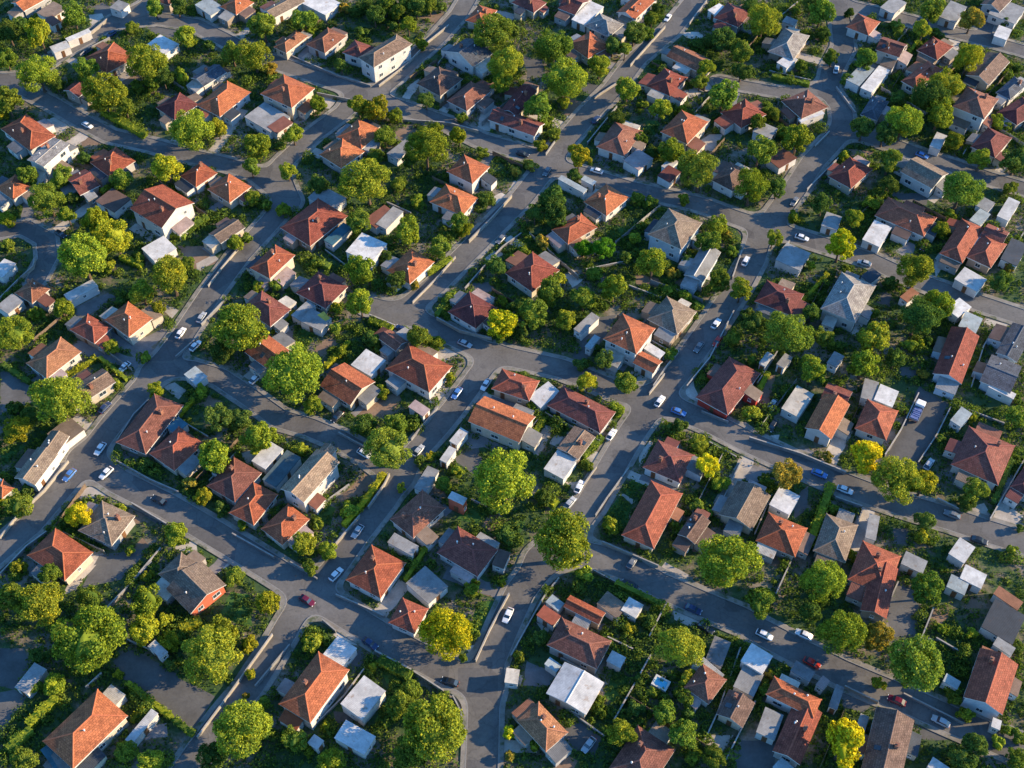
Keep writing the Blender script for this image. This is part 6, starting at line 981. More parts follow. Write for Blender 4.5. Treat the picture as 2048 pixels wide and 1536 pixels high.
ROADS=[(2.9,[(-110.55,-57.88),(-107.41,-48.03),(-98.28,-36.49),(-91.9,-23.62),(-86.19,-9.92),(-80.58,1.13),(-75.82,12.75),(-71.05,26.57),(-65.75,39.57),(-59.32,51.54),(-56.39,58.66),(-59.34,67.83)]),
(2.7,[(-61.21,67.46),(-58.98,72.55),(-53.11,82.25),(-44.8,92.93),(-42.33,99.17)]),
(2.6,[(-147.46,100.65),(-140.39,104.91),(-132.94,108.15),(-127.8,115.86),(-121.09,123.8),(-113.71,133.14),(-107.01,139.86),(-102.75,148.99)]),
(2.7,[(-113.47,131.95),(-101.54,133.61),(-91.0,130.77),(-81.39,123.8),(-70.47,115.86),(-61.59,111.43),(-52.85,107.07),(-44.25,102.77),(-35.71,97.49),(-25.99,92.31),(-16.46,87.23),(-8.4,81.26),(0.78,77.35),(8.53,73.5)]),
(2.7,[(-37.47,99.59),(-32.21,107.07),(-28.14,113.86),(-21.03,124.95),(-15.21,136.24),(-10.96,148.99)]),
(3.0,[(-26.02,20.64),(-18.24,29.75),(-11.36,39.57),(-2.97,51.54),(2.64,59.56),(7.81,68.77),(13.21,79.69),(20.19,91.29),(27.4,101.7),(34.33,114.75),(45.13,127.96),(53.62,142.79),(59.0,152.77)]),
(2.7,[(-33.16,23.12),(-23.43,20.02),(-13.85,13.95),(-5.55,9.06),(3.38,6.58),(10.88,4.41),(17.36,1.13),(23.85,-2.38),(31.43,-4.46)]),
(3.0,[(-5.6,-94.61),(-5.32,-83.79),(-5.18,-74.24),(-4.16,-66.24),(-1.35,-58.95),(1.57,-51.92),(6.09,-45.21),(11.79,-37.67),(16.09,-31.68),(20.64,-22.99),(25.62,-13.66),(31.43,-4.46),(37.64,3.98),(43.25,12.45),(48.32,20.64),(53.32,28.95),(57.93,37.91),(60.67,45.48),(66.84,55.07),(71.96,63.02),(77.56,72.55),(84.05,80.87),(87.95,86.23),(88.49,94.37),(86.01,101.7),(88.6,110.33),(93.58,120.37),(94.63,131.95),(95.74,147.74)]),
(2.6,[(10.43,71.22),(19.94,67.46),(29.89,62.84),(39.76,59.56),(47.43,56.86),(55.33,52.42),(62.33,48.93),(70.46,45.48),(79.55,41.24),(86.24,37.91),(92.58,33.31),(100.01,28.95),(108.96,24.21),(119.86,18.79),(125.97,15.75)]),
(2.2,[(57.08,105.34),(64.76,102.98),(72.92,100.65),(85.05,101.7)]),
(2.6,[(79.52,150.25),(94.7,141.32),(103.95,137.44),(114.62,132.66),(123.79,128.43),(133.85,123.8),(146.66,117.43)]),
(2.0,[(133.69,124.95),(139.64,137.93),(144.8,150.25)]),
(2.6,[(87.85,85.63),(94.13,82.25),(100.42,78.72),(106.99,74.46),(114.44,70.65),(121.9,66.34),(134.37,60.46)]),
(2.9,[(31.43,-4.46),(36.7,-7.21),(43.94,-11.26),(50.95,-16.03),(58.66,-20.69),(66.53,-25.13),(74.33,-28.98),(82.01,-32.16),(89.62,-35.05),(97.15,-38.26),(108.98,-42.92)]),
(2.9,[(6.1,-44.41),(12.64,-42.92),(17.61,-44.07),(23.65,-46.91),(29.34,-50.49),(36.96,-54.33),(44.36,-57.88),(48.52,-60.85),(55.13,-64.9),(62.15,-68.98),(66.81,-71.28),(73.63,-74.54),(79.2,-77.45),(84.71,-80.22),(97.21,-86.55)]),
(2.9,[(-91.14,-19.79),(-81.95,-26.13),(-71.58,-31.68),(-63.28,-36.72),(-55.8,-41.42),(-47.62,-46.68),(-40.15,-51.7),(-32.38,-56.6),(-24.49,-61.79),(-17.82,-65.42),(-11.65,-68.78),(-5.23,-71.28)]),
(2.6,[(-61.03,-92.85),(-56.28,-83.79),(-52.65,-77.64),(-48.83,-71.78),(-45.48,-64.7),(-42.85,-58.41),(-40.07,-52.47),(-35.67,-46.91),(-31.32,-38.85),(-26.46,-30.82),(-23.48,-24.88),(-20.65,-18.5),(-15.99,-11.93),(-11.85,-5.15),(-8.24,1.13),(-4.41,8.03)]),
(2.4,[(-79.98,3.98),(-72.18,4.27),(-65.1,1.84),(-57.68,-3.77),(-50.4,-9.65),(-43.65,-11.93),(-36.89,-15.24),(-30.13,-19.79),(-24.01,-24.88)]),
(2.4,[(-152.84,110.33),(-136.01,103.84),(-124.73,96.45),(-115.09,89.25),(-105.82,82.84),(-94.65,79.3),(-83.51,75.04),(-73.17,71.6),(-65.78,68.21),(-58.59,61.37),(-55.86,57.22)]),
(2.4,[(-132.6,45.48),(-125.79,47.54),(-119.98,48.93),(-113.89,44.97),(-111.96,38.74),(-113.11,31.36)])]
PATCHES=[
('asph',[(-122.5,138.9),(-119.9,141.5),(-115.4,138.9),(-116.2,135.0),(-120.2,135.6)]),
('dirt',[(-132.9,100.0),(-126.5,100.6),(-126.3,96.6),(-131.3,96.1)]),
('light',[(-124.9,88.9),(-119.8,91.6),(-116.7,87.3),(-120.0,83.0)]),
('dirt',[(-113.7,83.5),(-107.9,83.0),(-107.9,79.3),(-112.3,78.8)]),
('dirt',[(-109.0,106.3),(-103.1,108.1),(-102.0,104.6),(-107.0,103.4)]),
('asph',[(-115.2,88.9),(-107.1,85.7),(-99.0,80.3),(-101.0,78.2),(-113.1,84.1)]),
('lawn',[(-113.8,123.0),(-110.0,124.9),(-107.5,121.8),(-110.9,120.0)]),
('light',[(-122.6,135.6),(-118.8,136.3),(-116.5,132.4),(-119.7,127.7)]),
('asph',[(-105.7,130.5),(-100.8,131.5),(-96.2,129.3),(-96.2,124.3),(-101.8,126.1)]),
('light',[(-51.5,100.0),(-47.6,97.2),(-49.1,93.8),(-52.5,95.0)]),
('light',[(-8.0,96.6),(-2.9,94.4),(-5.7,84.6),(-9.3,85.7)]),
('light',[(-28.3,103.4),(-25.2,106.9),(-25.7,102.9),(-27.7,97.8),(-29.9,98.3)]),
('dirt',[(-30.9,84.6),(-26.1,87.3),(-26.3,84.1),(-29.6,80.9)]),
('dirt',[(-10.6,83.0),(0.3,78.8),(-5.3,76.2),(-8.8,79.3)]),
('light',[(-58.0,120.6),(-55.8,117.6),(-56.1,113.4),(-58.2,115.2)]),
('dirt',[(-27.6,135.0),(-17.6,136.9),(-15.2,135.6),(-21.2,130.5)]),
('asph',[(3.4,116.4),(9.0,114.6),(8.9,106.9),(4.1,106.9)]),
('asph',[(18.8,105.7),(24.6,103.4),(23.0,98.9),(19.0,101.1)]),
('dirt',[(16.0,97.8),(20.0,96.6),(16.9,91.6),(13.7,91.1)]),
('light',[(14.7,91.1),(17.9,88.9),(16.0,84.6),(13.8,84.1)]),
('light',[(45.9,77.7),(52.0,83.5),(55.6,83.5),(52.8,76.7)]),
('light',[(47.9,127.4),(53.3,127.4),(55.3,124.3),(49.9,124.3)]),
('lawn',[(35.8,88.9),(39.7,88.9),(37.5,83.0),(34.4,84.1)]),
('light',[(0.4,65.5),(3.8,67.5),(2.1,61.1),(-1.0,62.0)]),
('dirt',[(87.7,77.7),(94.1,76.7),(92.7,74.6),(87.9,75.1)]),
('lawn',[(93.8,80.9),(97.2,79.8),(96.4,77.7),(92.1,78.8)]),
('light',[(88.2,102.9),(90.0,100.0),(92.4,92.7),(91.4,91.1),(88.9,97.8)]),
('asph',[(95.7,61.1),(104.9,61.1),(103.7,56.7),(97.2,58.1)]),
('light',[(116.6,59.1),(121.1,58.1),(120.4,56.5),(116.4,56.5)]),
('dirt',[(-81.4,42.6),(-74.2,42.6),(-70.2,37.2),(-75.9,34.5)]),
('light',[(-75.9,36.7),(-72.2,39.9),(-70.6,38.1),(-75.1,33.7)]),
('dirt',[(-81.9,53.2),(-76.2,55.6),(-75.1,52.8),(-79.8,49.0)]),
('paving',[(-102.8,22.5),(-95.3,27.2),(-92.9,26.3),(-99.7,18.4)]),
('light',[(-83.9,25.1),(-77.6,21.7),(-78.8,19.2),(-81.8,22.5)]),
('paving',[(-87.7,10.7),(-79.6,16.8),(-78.9,14.7),(-84.9,7.2)]),
('asph',[(-114.5,3.3),(-112.3,4.1),(-105.9,-1.2),(-105.3,-5.0),(-111.5,-8.6)]),
('asph',[(-67.6,2.9),(-60.3,2.2),(-60.4,-1.2),(-66.4,-1.2)]),
('light',[(-92.0,7.6),(-89.8,9.2),(-90.1,6.0)]),
('asph',[(-98.9,3.3),(-95.9,6.0),(-93.6,3.7),(-96.3,1.0)]),
('paving',[(-54.9,14.7),(-49.9,17.6),(-50.5,11.9),(-52.8,10.3)]),
('dirt',[(-45.1,9.9),(-41.8,13.5),(-39.0,12.7),(-42.8,7.2)]),
('lawn',[(-50.2,14.3),(-48.0,16.8),(-44.7,15.1),(-46.7,10.3)]),
('light',[(-17.7,8.4),(-14.4,10.7),(-11.9,8.8),(-15.1,6.0)]),
('light',[(-14.8,44.8),(-11.1,42.6),(-13.0,39.0),(-14.7,40.8)]),
('asph',[(-9.9,30.2),(-4.8,31.0),(-4.2,27.6),(-8.3,27.2)]),
('light',[(-6.8,38.1),(-3.9,41.2),(-1.7,39.9),(-6.2,36.7)]),
('paving',[(-27.2,26.8),(-24.1,27.2),(-24.2,23.4),(-27.1,24.2)]),
('light',[(-5.1,59.5),(-2.8,61.4),(-0.0,59.0),(-3.0,53.2)]),
('light',[(12.2,33.2),(14.5,35.0),(16.9,31.5),(14.3,28.9)]),
('light',[(-2.3,44.8),(-0.3,46.2),(3.3,43.5),(1.7,41.7)]),
('lawn',[(22.9,49.9),(30.1,49.0),(28.2,44.4),(23.3,45.3)]),
('dirt',[(38.0,31.0),(41.2,31.5),(44.7,28.5),(42.1,27.2)]),
('asph',[(13.7,8.4),(19.6,19.6),(24.3,20.5),(21.6,14.3),(17.9,8.0),(14.2,6.4)]),
('dirt',[(54.3,51.8),(62.8,51.3),(64.4,48.1),(56.2,45.8)]),
('dirt',[(29.2,33.7),(35.4,31.5),(34.9,28.5),(29.3,30.2)]),
('dirt',[(58.7,51.8),(63.5,50.4),(62.8,47.1),(57.9,44.4)]),
('paving',[(92.9,40.8),(96.5,44.4),(98.2,43.0),(96.1,37.2)]),
('light',[(101.8,38.1),(105.9,43.9),(103.1,35.4),(100.8,31.9)]),
('asph',[(87.5,27.6),(89.3,26.8),(88.2,22.5),(85.3,24.2)]),
('light',[(109.9,19.2),(114.5,17.6),(113.1,15.5),(109.0,18.0)]),
('asph',[(86.6,4.5),(92.5,5.2),(89.9,1.4),(86.8,2.6)]),
('lawn',[(-109.2,-17.6),(-107.0,-16.2),(-103.9,-16.9),(-107.5,-22.1)]),
('light',[(-95.7,-9.8),(-94.8,-8.7),(-89.9,-11.3),(-90.5,-13.8)]),
('light',[(-98.1,-19.7),(-95.9,-18.0),(-93.4,-19.0),(-94.2,-23.2),(-96.8,-21.8)]),
('light',[(-90.4,-30.2),(-88.8,-27.5),(-86.2,-26.2),(-83.2,-27.5),(-83.4,-29.2),(-87.1,-30.2)]),
('light',[(-77.5,-0.6),(-75.0,0.5),(-72.0,-1.7),(-73.3,-4.3)]),
('dirt',[(-69.8,-5.8),(-66.7,-3.2),(-62.8,-5.4),(-65.5,-6.9)]),
('light',[(-58.0,-19.0),(-55.4,-17.6),(-53.6,-20.4),(-55.7,-21.8)]),
('light',[(-88.1,-48.1),(-84.1,-42.0),(-81.7,-43.2),(-85.2,-49.6)]),
('dirt',[(-78.3,-45.4),(-74.8,-39.5),(-72.3,-41.7),(-75.1,-45.1)]),
('asph',[(-82.7,-43.6),(-78.5,-42.9),(-72.8,-41.7),(-77.3,-49.1),(-84.8,-51.1)]),
('asph',[(-78.6,-30.8),(-70.8,-36.0),(-71.5,-36.7),(-78.0,-32.8)]),
('light',[(-68.5,-41.7),(-63.9,-40.1),(-63.1,-42.9),(-65.0,-43.2)]),
('dirt',[(-34.8,-8.7),(-31.9,-4.7),(-29.0,-4.3),(-25.3,-2.1),(-24.2,-4.3),(-26.9,-8.7),(-32.7,-9.8)]),
('dirt',[(-36.4,-30.8),(-30.6,-23.2),(-26.9,-23.2),(-29.4,-27.5),(-34.1,-31.5)]),
('lawn',[(-11.3,-35.1),(-8.6,-30.5),(-5.0,-32.8),(-6.9,-36.7)]),
('dirt',[(-6.1,-36.7),(-4.4,-33.1),(-1.7,-34.4),(-4.1,-38.2)]),
('lawn',[(-4.1,-38.2),(-0.0,-35.1),(2.7,-35.7),(1.3,-40.4),(-2.7,-40.1)]),
('lawn',[(-40.5,-34.4),(-38.6,-31.2),(-36.3,-32.5),(-37.0,-36.7)]),
('asph',[(-12.8,-20.4),(-7.2,-16.9),(-6.0,-22.5),(-7.1,-24.9)]),
('paving',[(-10.1,-15.5),(-5.5,-14.5),(-4.3,-16.9),(-8.9,-17.6)]),
('lawn',[(22.7,-27.9),(25.6,-25.2),(27.8,-26.9),(23.9,-29.9)]),
('lawn',[(18.4,-35.1),(22.0,-29.9),(24.9,-31.8),(23.0,-37.6)]),
('light',[(22.0,-29.2),(23.2,-28.9),(25.6,-30.8),(24.7,-31.5)]),
('light',[(11.0,-25.9),(14.3,-25.9),(12.9,-28.2)]),
('light',[(4.3,-18.3),(7.3,-11.3),(9.0,-12.0),(5.4,-20.4)]),
('light',[(27.2,-18.0),(29.7,-15.2),(30.2,-16.2),(26.9,-22.1)]),
('light',[(47.5,-9.8),(50.7,-10.5),(53.6,-13.1),(51.6,-14.8),(47.3,-12.0)]),
('paving',[(49.2,-21.1),(53.8,-22.8),(51.8,-27.2),(48.1,-25.2)]),
('light',[(30.6,-45.1),(35.1,-48.1),(34.2,-49.1),(29.7,-46.3)]),
('light',[(38.4,-1.0),(40.4,0.9),(41.2,-5.8),(40.8,-7.6),(38.4,-4.3)]),
('dirt',[(54.7,1.3),(58.8,2.8),(56.1,-6.5),(53.5,-4.0)]),
('asph',[(90.4,-0.6),(95.8,-5.8),(88.3,-19.0),(85.4,-22.1),(79.1,-19.7)]),
('light',[(54.1,-14.5),(57.6,-13.8),(56.7,-16.2),(54.6,-15.2)]),
('light',[(94.2,-32.1),(97.5,-31.2),(98.2,-34.1),(95.2,-35.1)]),
('light',[(98.5,-35.1),(103.0,-32.5),(104.9,-34.4),(101.4,-37.6)]),
('asph',[(58.3,-29.9),(61.8,-26.9),(60.7,-32.5),(57.6,-35.1)]),
('asph',[(77.5,-37.3),(80.7,-37.3),(79.8,-40.8),(77.0,-41.1)]),
('paving',[(61.1,-17.6),(64.3,-17.6),(64.0,-19.7),(61.2,-19.0)]),
('paving',[(50.1,-21.1),(52.2,-22.5),(53.3,-25.5),(49.5,-26.9)]),
('asph',[(-75.4,-66.5),(-72.4,-63.8),(-66.2,-67.1),(-60.5,-70.9),(-55.1,-73.5),(-58.4,-80.8),(-62.3,-77.9),(-71.8,-70.9)]),
('asph',[(-97.5,-63.8),(-92.9,-63.8),(-90.9,-67.6),(-92.8,-72.2),(-97.0,-71.4)]),
('asph',[(-96.6,-73.0),(-92.6,-72.2),(-90.0,-73.5),(-92.8,-80.0),(-94.8,-80.0)]),
('lawn',[(-56.6,-56.4),(-55.2,-51.7),(-51.7,-52.3),(-50.0,-59.3),(-53.2,-58.7)]),
('light',[(-60.7,-46.9),(-56.7,-44.5),(-55.6,-45.1),(-58.9,-48.1)]),
('light',[(-88.0,-52.3),(-86.8,-46.9),(-82.8,-45.7),(-85.8,-51.7)]),
('paving',[(-69.3,-80.0),(-63.2,-78.7),(-62.5,-81.3),(-66.5,-82.0)]),
('light',[(-34.7,-61.5),(-33.3,-59.8),(-28.8,-62.4),(-29.7,-63.2)]),
('asph',[(-31.7,-67.1),(-28.7,-63.8),(-27.7,-66.0),(-30.4,-70.3)]),
('dirt',[(-5.8,-52.3),(-4.0,-50.5),(-1.1,-51.4),(-2.7,-53.2)]),
('lawn',[(-6.6,-54.1),(-2.7,-53.8),(-6.5,-61.5),(-7.6,-57.0)]),
('lawn',[(-25.4,-66.0),(-18.9,-69.0),(-20.0,-72.2),(-23.4,-70.9)]),
('light',[(-9.0,-63.8),(-5.9,-62.6),(-7.4,-65.4)]),
('asph',[(-32.9,-76.4),(-29.4,-76.9),(-28.8,-78.5),(-32.2,-78.7)]),
('light',[(-1.5,-70.3),(-0.8,-68.4),(2.2,-69.5),(1.5,-71.4)]),
('paving',[(2.8,-66.5),(6.1,-67.9),(8.3,-69.0),(6.8,-71.7),(2.0,-71.4)]),
('asph',[(8.8,-80.0),(11.1,-77.4),(16.3,-81.5),(14.8,-84.8),(11.4,-83.8)]),
('dirt',[(7.0,-85.0),(9.2,-84.3),(11.8,-85.8),(9.8,-88.7),(7.4,-88.7)]),
('light',[(36.1,-81.0),(40.3,-81.0),(37.5,-84.5),(34.9,-83.3)]),
('asph',[(41.6,-82.0),(47.7,-82.0),(46.8,-88.7),(39.0,-88.7)]),
('light',[(31.3,-55.8),(33.6,-56.1),(36.8,-58.1),(34.4,-59.3),(31.4,-57.8)]),
('lawn',[(25.8,-56.4),(29.1,-54.1),(28.2,-58.7),(25.9,-59.3)]),
('light',[(4.7,-58.4),(7.3,-59.3),(6.7,-61.5)]),
('lawn',[(19.0,-68.2),(22.4,-69.8),(19.1,-75.1),(17.0,-73.5)]),
('asph',[(72.8,-54.9),(76.6,-49.0),(79.6,-52.3),(77.3,-61.5),(72.6,-61.5)]),
('light',[(64.6,-68.2),(66.6,-68.2),(71.0,-73.0),(70.1,-75.1),(65.0,-71.7)]),
('dirt',[(81.9,-55.2),(85.3,-56.7),(82.4,-59.0),(81.2,-57.5)]),
('light',[(78.8,-61.5),(80.8,-61.8),(79.4,-63.8),(77.9,-63.2)]),
('asph',[(61.1,-72.5),(67.2,-74.3),(64.3,-76.9),(61.1,-75.6)]),
('asph',[(73.9,-79.2),(78.7,-80.0),(79.5,-81.8),(74.4,-81.8)]),
('dirt',[(88.0,-54.9),(90.1,-52.6),(91.6,-54.9),(89.9,-57.0)]),
('light',[(49.1,-58.1),(51.7,-58.1),(56.9,-61.5),(56.3,-62.4)]),
('light',[(-114.1,105.7),(-124.6,114.5),(-123.1,116.3),(-112.6,107.5)]),
('light',[(-111.7,96.7),(-114.6,92.8),(-116.8,94.4),(-113.8,98.3)]),
('light',[(-70.6,93.0),(-76.3,75.9),(-79.2,76.9),(-73.5,94.0)]),
('light',[(-83.2,89.7),(-87.0,79.7),(-89.7,80.7),(-85.9,90.7)]),
('light',[(-124.8,83.9),(-120.6,89.5),(-118.7,88.1),(-122.9,82.4)]),
('light',[(-123.2,71.1),(-113.9,84.6),(-111.3,82.8),(-120.6,69.3)]),
('light',[(-102.3,59.0),(-111.0,46.7),(-113.2,48.3),(-104.5,60.6)]),
('paving',[(-120.9,65.6),(-119.0,52.2),(-121.7,51.8),(-123.5,65.3)]),
('paving',[(-83.9,66.1),(-82.2,71.3),(-80.1,70.6),(-81.9,65.4)]),
('paving',[(-75.8,55.4),(-66.8,64.9),(-65.3,63.5),(-74.3,54.0)]),
('light',[(-66.1,139.1),(-76.7,124.6),(-78.7,126.0),(-68.1,140.6)]),
('light',[(-62.4,122.3),(-65.0,117.0),(-67.8,118.3),(-65.2,123.7)]),
('paving',[(-53.6,123.5),(-58.5,113.7),(-60.9,114.9),(-56.0,124.7)]),
('light',[(-13.4,99.6),(-17.6,91.7),(-19.9,92.9),(-15.7,100.8)]),
('light',[(-34.4,75.4),(-46.6,85.0),(-45.4,86.6),(-33.1,77.0)]),
('light',[(-38.8,67.2),(-53.0,75.8),(-51.5,78.4),(-37.3,69.8)]),
('paving',[(-10.2,68.1),(-6.5,76.8),(-4.2,75.8),(-7.9,67.1)]),
('light',[(3.8,132.2),(-11.3,137.2),(-10.4,139.8),(4.7,134.8)]),
('light',[(22.4,125.4),(32.2,118.0),(30.6,115.9),(20.8,123.3)]),
('paving',[(23.8,115.8),(29.2,113.0),(27.9,110.6),(22.5,113.5)]),
('light',[(43.4,99.2),(53.8,105.2),(55.4,102.5),(45.0,96.5)]),
('light',[(4.2,94.2),(14.1,88.3),(12.5,85.7),(2.7,91.6)]),
('paving',[(56.1,91.0),(59.4,101.6),(62.2,100.7),(58.9,90.1)]),
('light',[(71.8,122.8),(86.9,115.3),(85.7,112.7),(70.5,120.2)]),
('light',[(105.1,122.9),(97.6,123.6),(97.8,126.1),(105.3,125.5)]),
('paving',[(103.8,108.8),(94.3,113.5),(95.4,115.7),(104.9,111.0)]),
('light',[(118.4,111.9),(124.2,124.6),(127.2,123.2),(121.4,110.6)]),
('light',[(129.2,75.6),(125.7,68.2),(123.8,69.1),(127.3,76.5)]),
('light',[(83.2,66.3),(79.5,68.5),(81.1,71.2),(84.8,69.1)]),
('paving',[(-99.1,12.6),(-82.4,6.5),(-83.4,3.5),(-100.2,9.5)]),
('paving',[(-91.5,14.2),(-80.9,9.9),(-81.9,7.4),(-92.5,11.7)]),
('light',[(-58.7,33.5),(-63.5,35.4),(-62.4,38.3),(-57.5,36.3)]),
('light',[(-42.4,42.1),(-56.7,48.7),(-55.5,51.3),(-41.2,44.6)]),
('paving',[(-12.8,62.0),(-4.3,56.1),(-5.8,54.0),(-14.3,59.9)]),
('light',[(-49.2,10.9),(-57.5,-0.1),(-60.2,2.0),(-51.9,13.0)]),
('light',[(-30.6,6.3),(-28.1,17.3),(-25.5,16.7),(-28.0,5.7)]),
('light',[(-19.8,5.2),(-16.1,11.4),(-13.8,10.0),(-17.4,3.8)]),
('light',[(17.5,57.9),(20.2,63.7),(23.3,62.3),(20.6,56.5)]),
('light',[(40.8,37.8),(51.0,32.6),(49.7,30.0),(39.5,35.3)]),
('light',[(25.2,6.6),(22.8,2.1),(20.9,3.1),(23.3,7.7)]),
('paving',[(60.6,16.6),(53.0,21.2),(54.4,23.5),(62.0,18.9)]),
('light',[(-103.4,-21.2),(-96.4,-24.7),(-97.5,-26.8),(-104.4,-23.3)]),
('paving',[(-71.9,-17.3),(-83.0,-11.6),(-81.6,-8.8),(-70.5,-14.4)]),
('paving',[(1.0,-10.4),(-8.1,-5.2),(-6.6,-2.6),(2.5,-7.8)]),
('light',[(-19.9,-50.6),(-24.4,-57.5),(-26.9,-55.9),(-22.4,-48.9)]),
('paving',[(-12.7,-46.2),(-1.9,-50.7),(-3.0,-53.3),(-13.8,-48.8)]),
('light',[(0.3,-8.4),(-7.4,-4.0),(-6.2,-1.9),(1.5,-6.3)]),
('light',[(9.3,-13.7),(18.7,-18.7),(17.4,-21.3),(7.9,-16.2)]),
('light',[(31.7,-29.0),(23.9,-24.8),(24.9,-23.0),(32.7,-27.1)]),
('light',[(41.0,-32.1),(48.9,-19.0),(51.4,-20.5),(43.5,-33.6)]),
('light',[(73.5,-12.8),(68.3,-22.0),(65.4,-20.4),(70.6,-11.2)]),
('light',[(105.6,-24.5),(101.1,-35.9),(98.4,-34.9),(103.0,-23.4)]),
('light',[(66.4,-44.3),(71.6,-31.7),(74.6,-33.0),(69.4,-45.5)]),
('paving',[(-63.9,-52.2),(-58.6,-43.9),(-56.6,-45.2),(-62.0,-53.5)]),
('light',[(4.5,-84.4),(-1.6,-84.3),(-1.6,-81.8),(4.6,-81.9)]),
]
CAM_H=216.703;CAM_Y=-169.307;PITCH=52.0;VFOV=0.601307

SUN_ELEV, SUN_AZIM, SUN_STRENGTH, SKY_STRENGTH, EXPOSURE = 20, 6, 4.7, .15, 1.38
scene = bpy.context.scene
col = scene.collection
PI = math.pi

# ---------------------------------------------------------------- materials
def nodes(name):
    m = bpy.data.materials.new(name); m.use_nodes = True
    nt = m.node_tree; b = nt.nodes['Principled BSDF']
    b.inputs['Roughness'].default_value = .85
    b.inputs['Specular IOR Level'].default_value = .25
    return m, nt, b
def N(nt, t, **kw):
    n = nt.nodes.new(t)
    for k, v in kw.items():
        if k in n.inputs: n.inputs[k].default_value = v
        else: setattr(n, k, v)
    return n
def rgb(c): return (c[0], c[1], c[2], 1)
def mix(nt, f, a, b, mode='MIX'):
    n = nt.nodes.new('ShaderNodeMix'); n.data_type = 'RGBA'; n.blend_type = mode
    for s, v in ((0, f), (6, a), (7, b)):
        if hasattr(v, 'links') or isinstance(v, bpy.types.NodeSocket): nt.links.new(v, n.inputs[s])
        elif s == 0: n.inputs[0].default_value = v
        else: n.inputs[s].default_value = rgb(v)
    return n.outputs[2]
def noise(nt, vec, scale, detail=4, rough=.6):
    n = N(nt, 'ShaderNodeTexNoise'); n.inputs['Scale'].default_value = scale
    n.inputs['Detail'].default_value = detail; n.inputs['Roughness'].default_value = rough
    if vec is not None: nt.links.new(vec, n.inputs['Vector'])
    return n.outputs['Fac']
def ramp(nt, f, stops):
    r = nt.nodes.new('ShaderNodeValToRGB'); e = r.color_ramp.elements
    e[0].position, e[0].color = stops[0][0], rgb(stops[0][1]); e[1].position, e[1].color = stops[-1][0], rgb(stops[-1][1])
    for p, c in stops[1:-1]:
        x = e.new(p); x.color = rgb(c)
    nt.links.new(f, r.inputs[0]); return r.outputs[0]
def sc(c, k): return tuple(min(1, x * k) for x in c)
def objrand(nt): return nt.nodes.new('ShaderNodeObjectInfo').outputs['Random']
def geo(nt): return nt.nodes.new('ShaderNodeNewGeometry')

def tile_mat(name, c):
    m, nt, b = nodes(name)
    uv = nt.nodes.new('ShaderNodeUVMap').outputs[0]
    pos = geo(nt).outputs['Position']
    br = N(nt, 'ShaderNodeTexBrick'); nt.links.new(uv, br.inputs['Vector'])
    br.inputs['Color1'].default_value = rgb(sc(c, .78)); br.inputs['Color2'].default_value = rgb(sc(c, 1.22))
    br.inputs['Mortar'].default_value = rgb(sc(c, .5)); br.inputs['Scale'].default_value = 1
    br.inputs['Brick Width'].default_value = .5; br.inputs['Row Height'].default_value = .42
    br.inputs['Mortar Size'].default_value = .03
    big = noise(nt, pos, .45, 5, .65)
    k = ramp(nt, big, [(.28, (.52, .5, .52)), (.42, (.82, .8, .8)), (.52, (1, 1, 1)), (.66, (1.0, 1.0, .95)), (.76, (.8, .95, 1.0))])
    c1 = mix(nt, 1.0, br.outputs['Color'], k, 'MULTIPLY')
    fine = noise(nt, pos, 3.5, 3, .7)
    k2 = ramp(nt, fine, [(.28, (.5, .48, .48)), (.52, (1, 1, 1)), (.7, (1.0, 1.0, 1.0))])
    c2 = mix(nt, .85, c1, k2, 'MULTIPLY')
    fl = ramp(nt, noise(nt, pos, 1.1, 6, .75), [(.6, (0, 0, 0)), (.72, (.7, .7, .7))]); c2 = mix(nt, fl, c2, (c[0] * .35 + .1, c[1] * .35 + .09, c[2] * .35 + .075))
    hr = N(nt, 'ShaderNodeMapRange'); nt.links.new(objrand(nt), hr.inputs[0]); hr.inputs[3].default_value = .492; hr.inputs[4].default_value = .507
    hs = N(nt, 'ShaderNodeHueSaturation'); nt.links.new(c2, hs.inputs['Color']); nt.links.new(hr.outputs[0], hs.inputs['Hue'])
    rr = N(nt, 'ShaderNodeMapRange'); nt.links.new(objrand(nt), rr.inputs[0]); rr.inputs[3].default_value = .72; rr.inputs[4].default_value = 1.18
    nt.links.new(rr.outputs[0], hs.inputs['Value'])
    nt.links.new(hs.outputs[0], b.inputs['Base Color'])
    bp = N(nt, 'ShaderNodeBump'); bp.inputs['Strength'].default_value = .5; bp.inputs['Distance'].default_value = .06
    nt.links.new(br.outputs['Fac'], bp.inputs['Height']); bp.invert = True; nt.links.new(bp.outputs[0], b.inputs['Normal'])
    return m
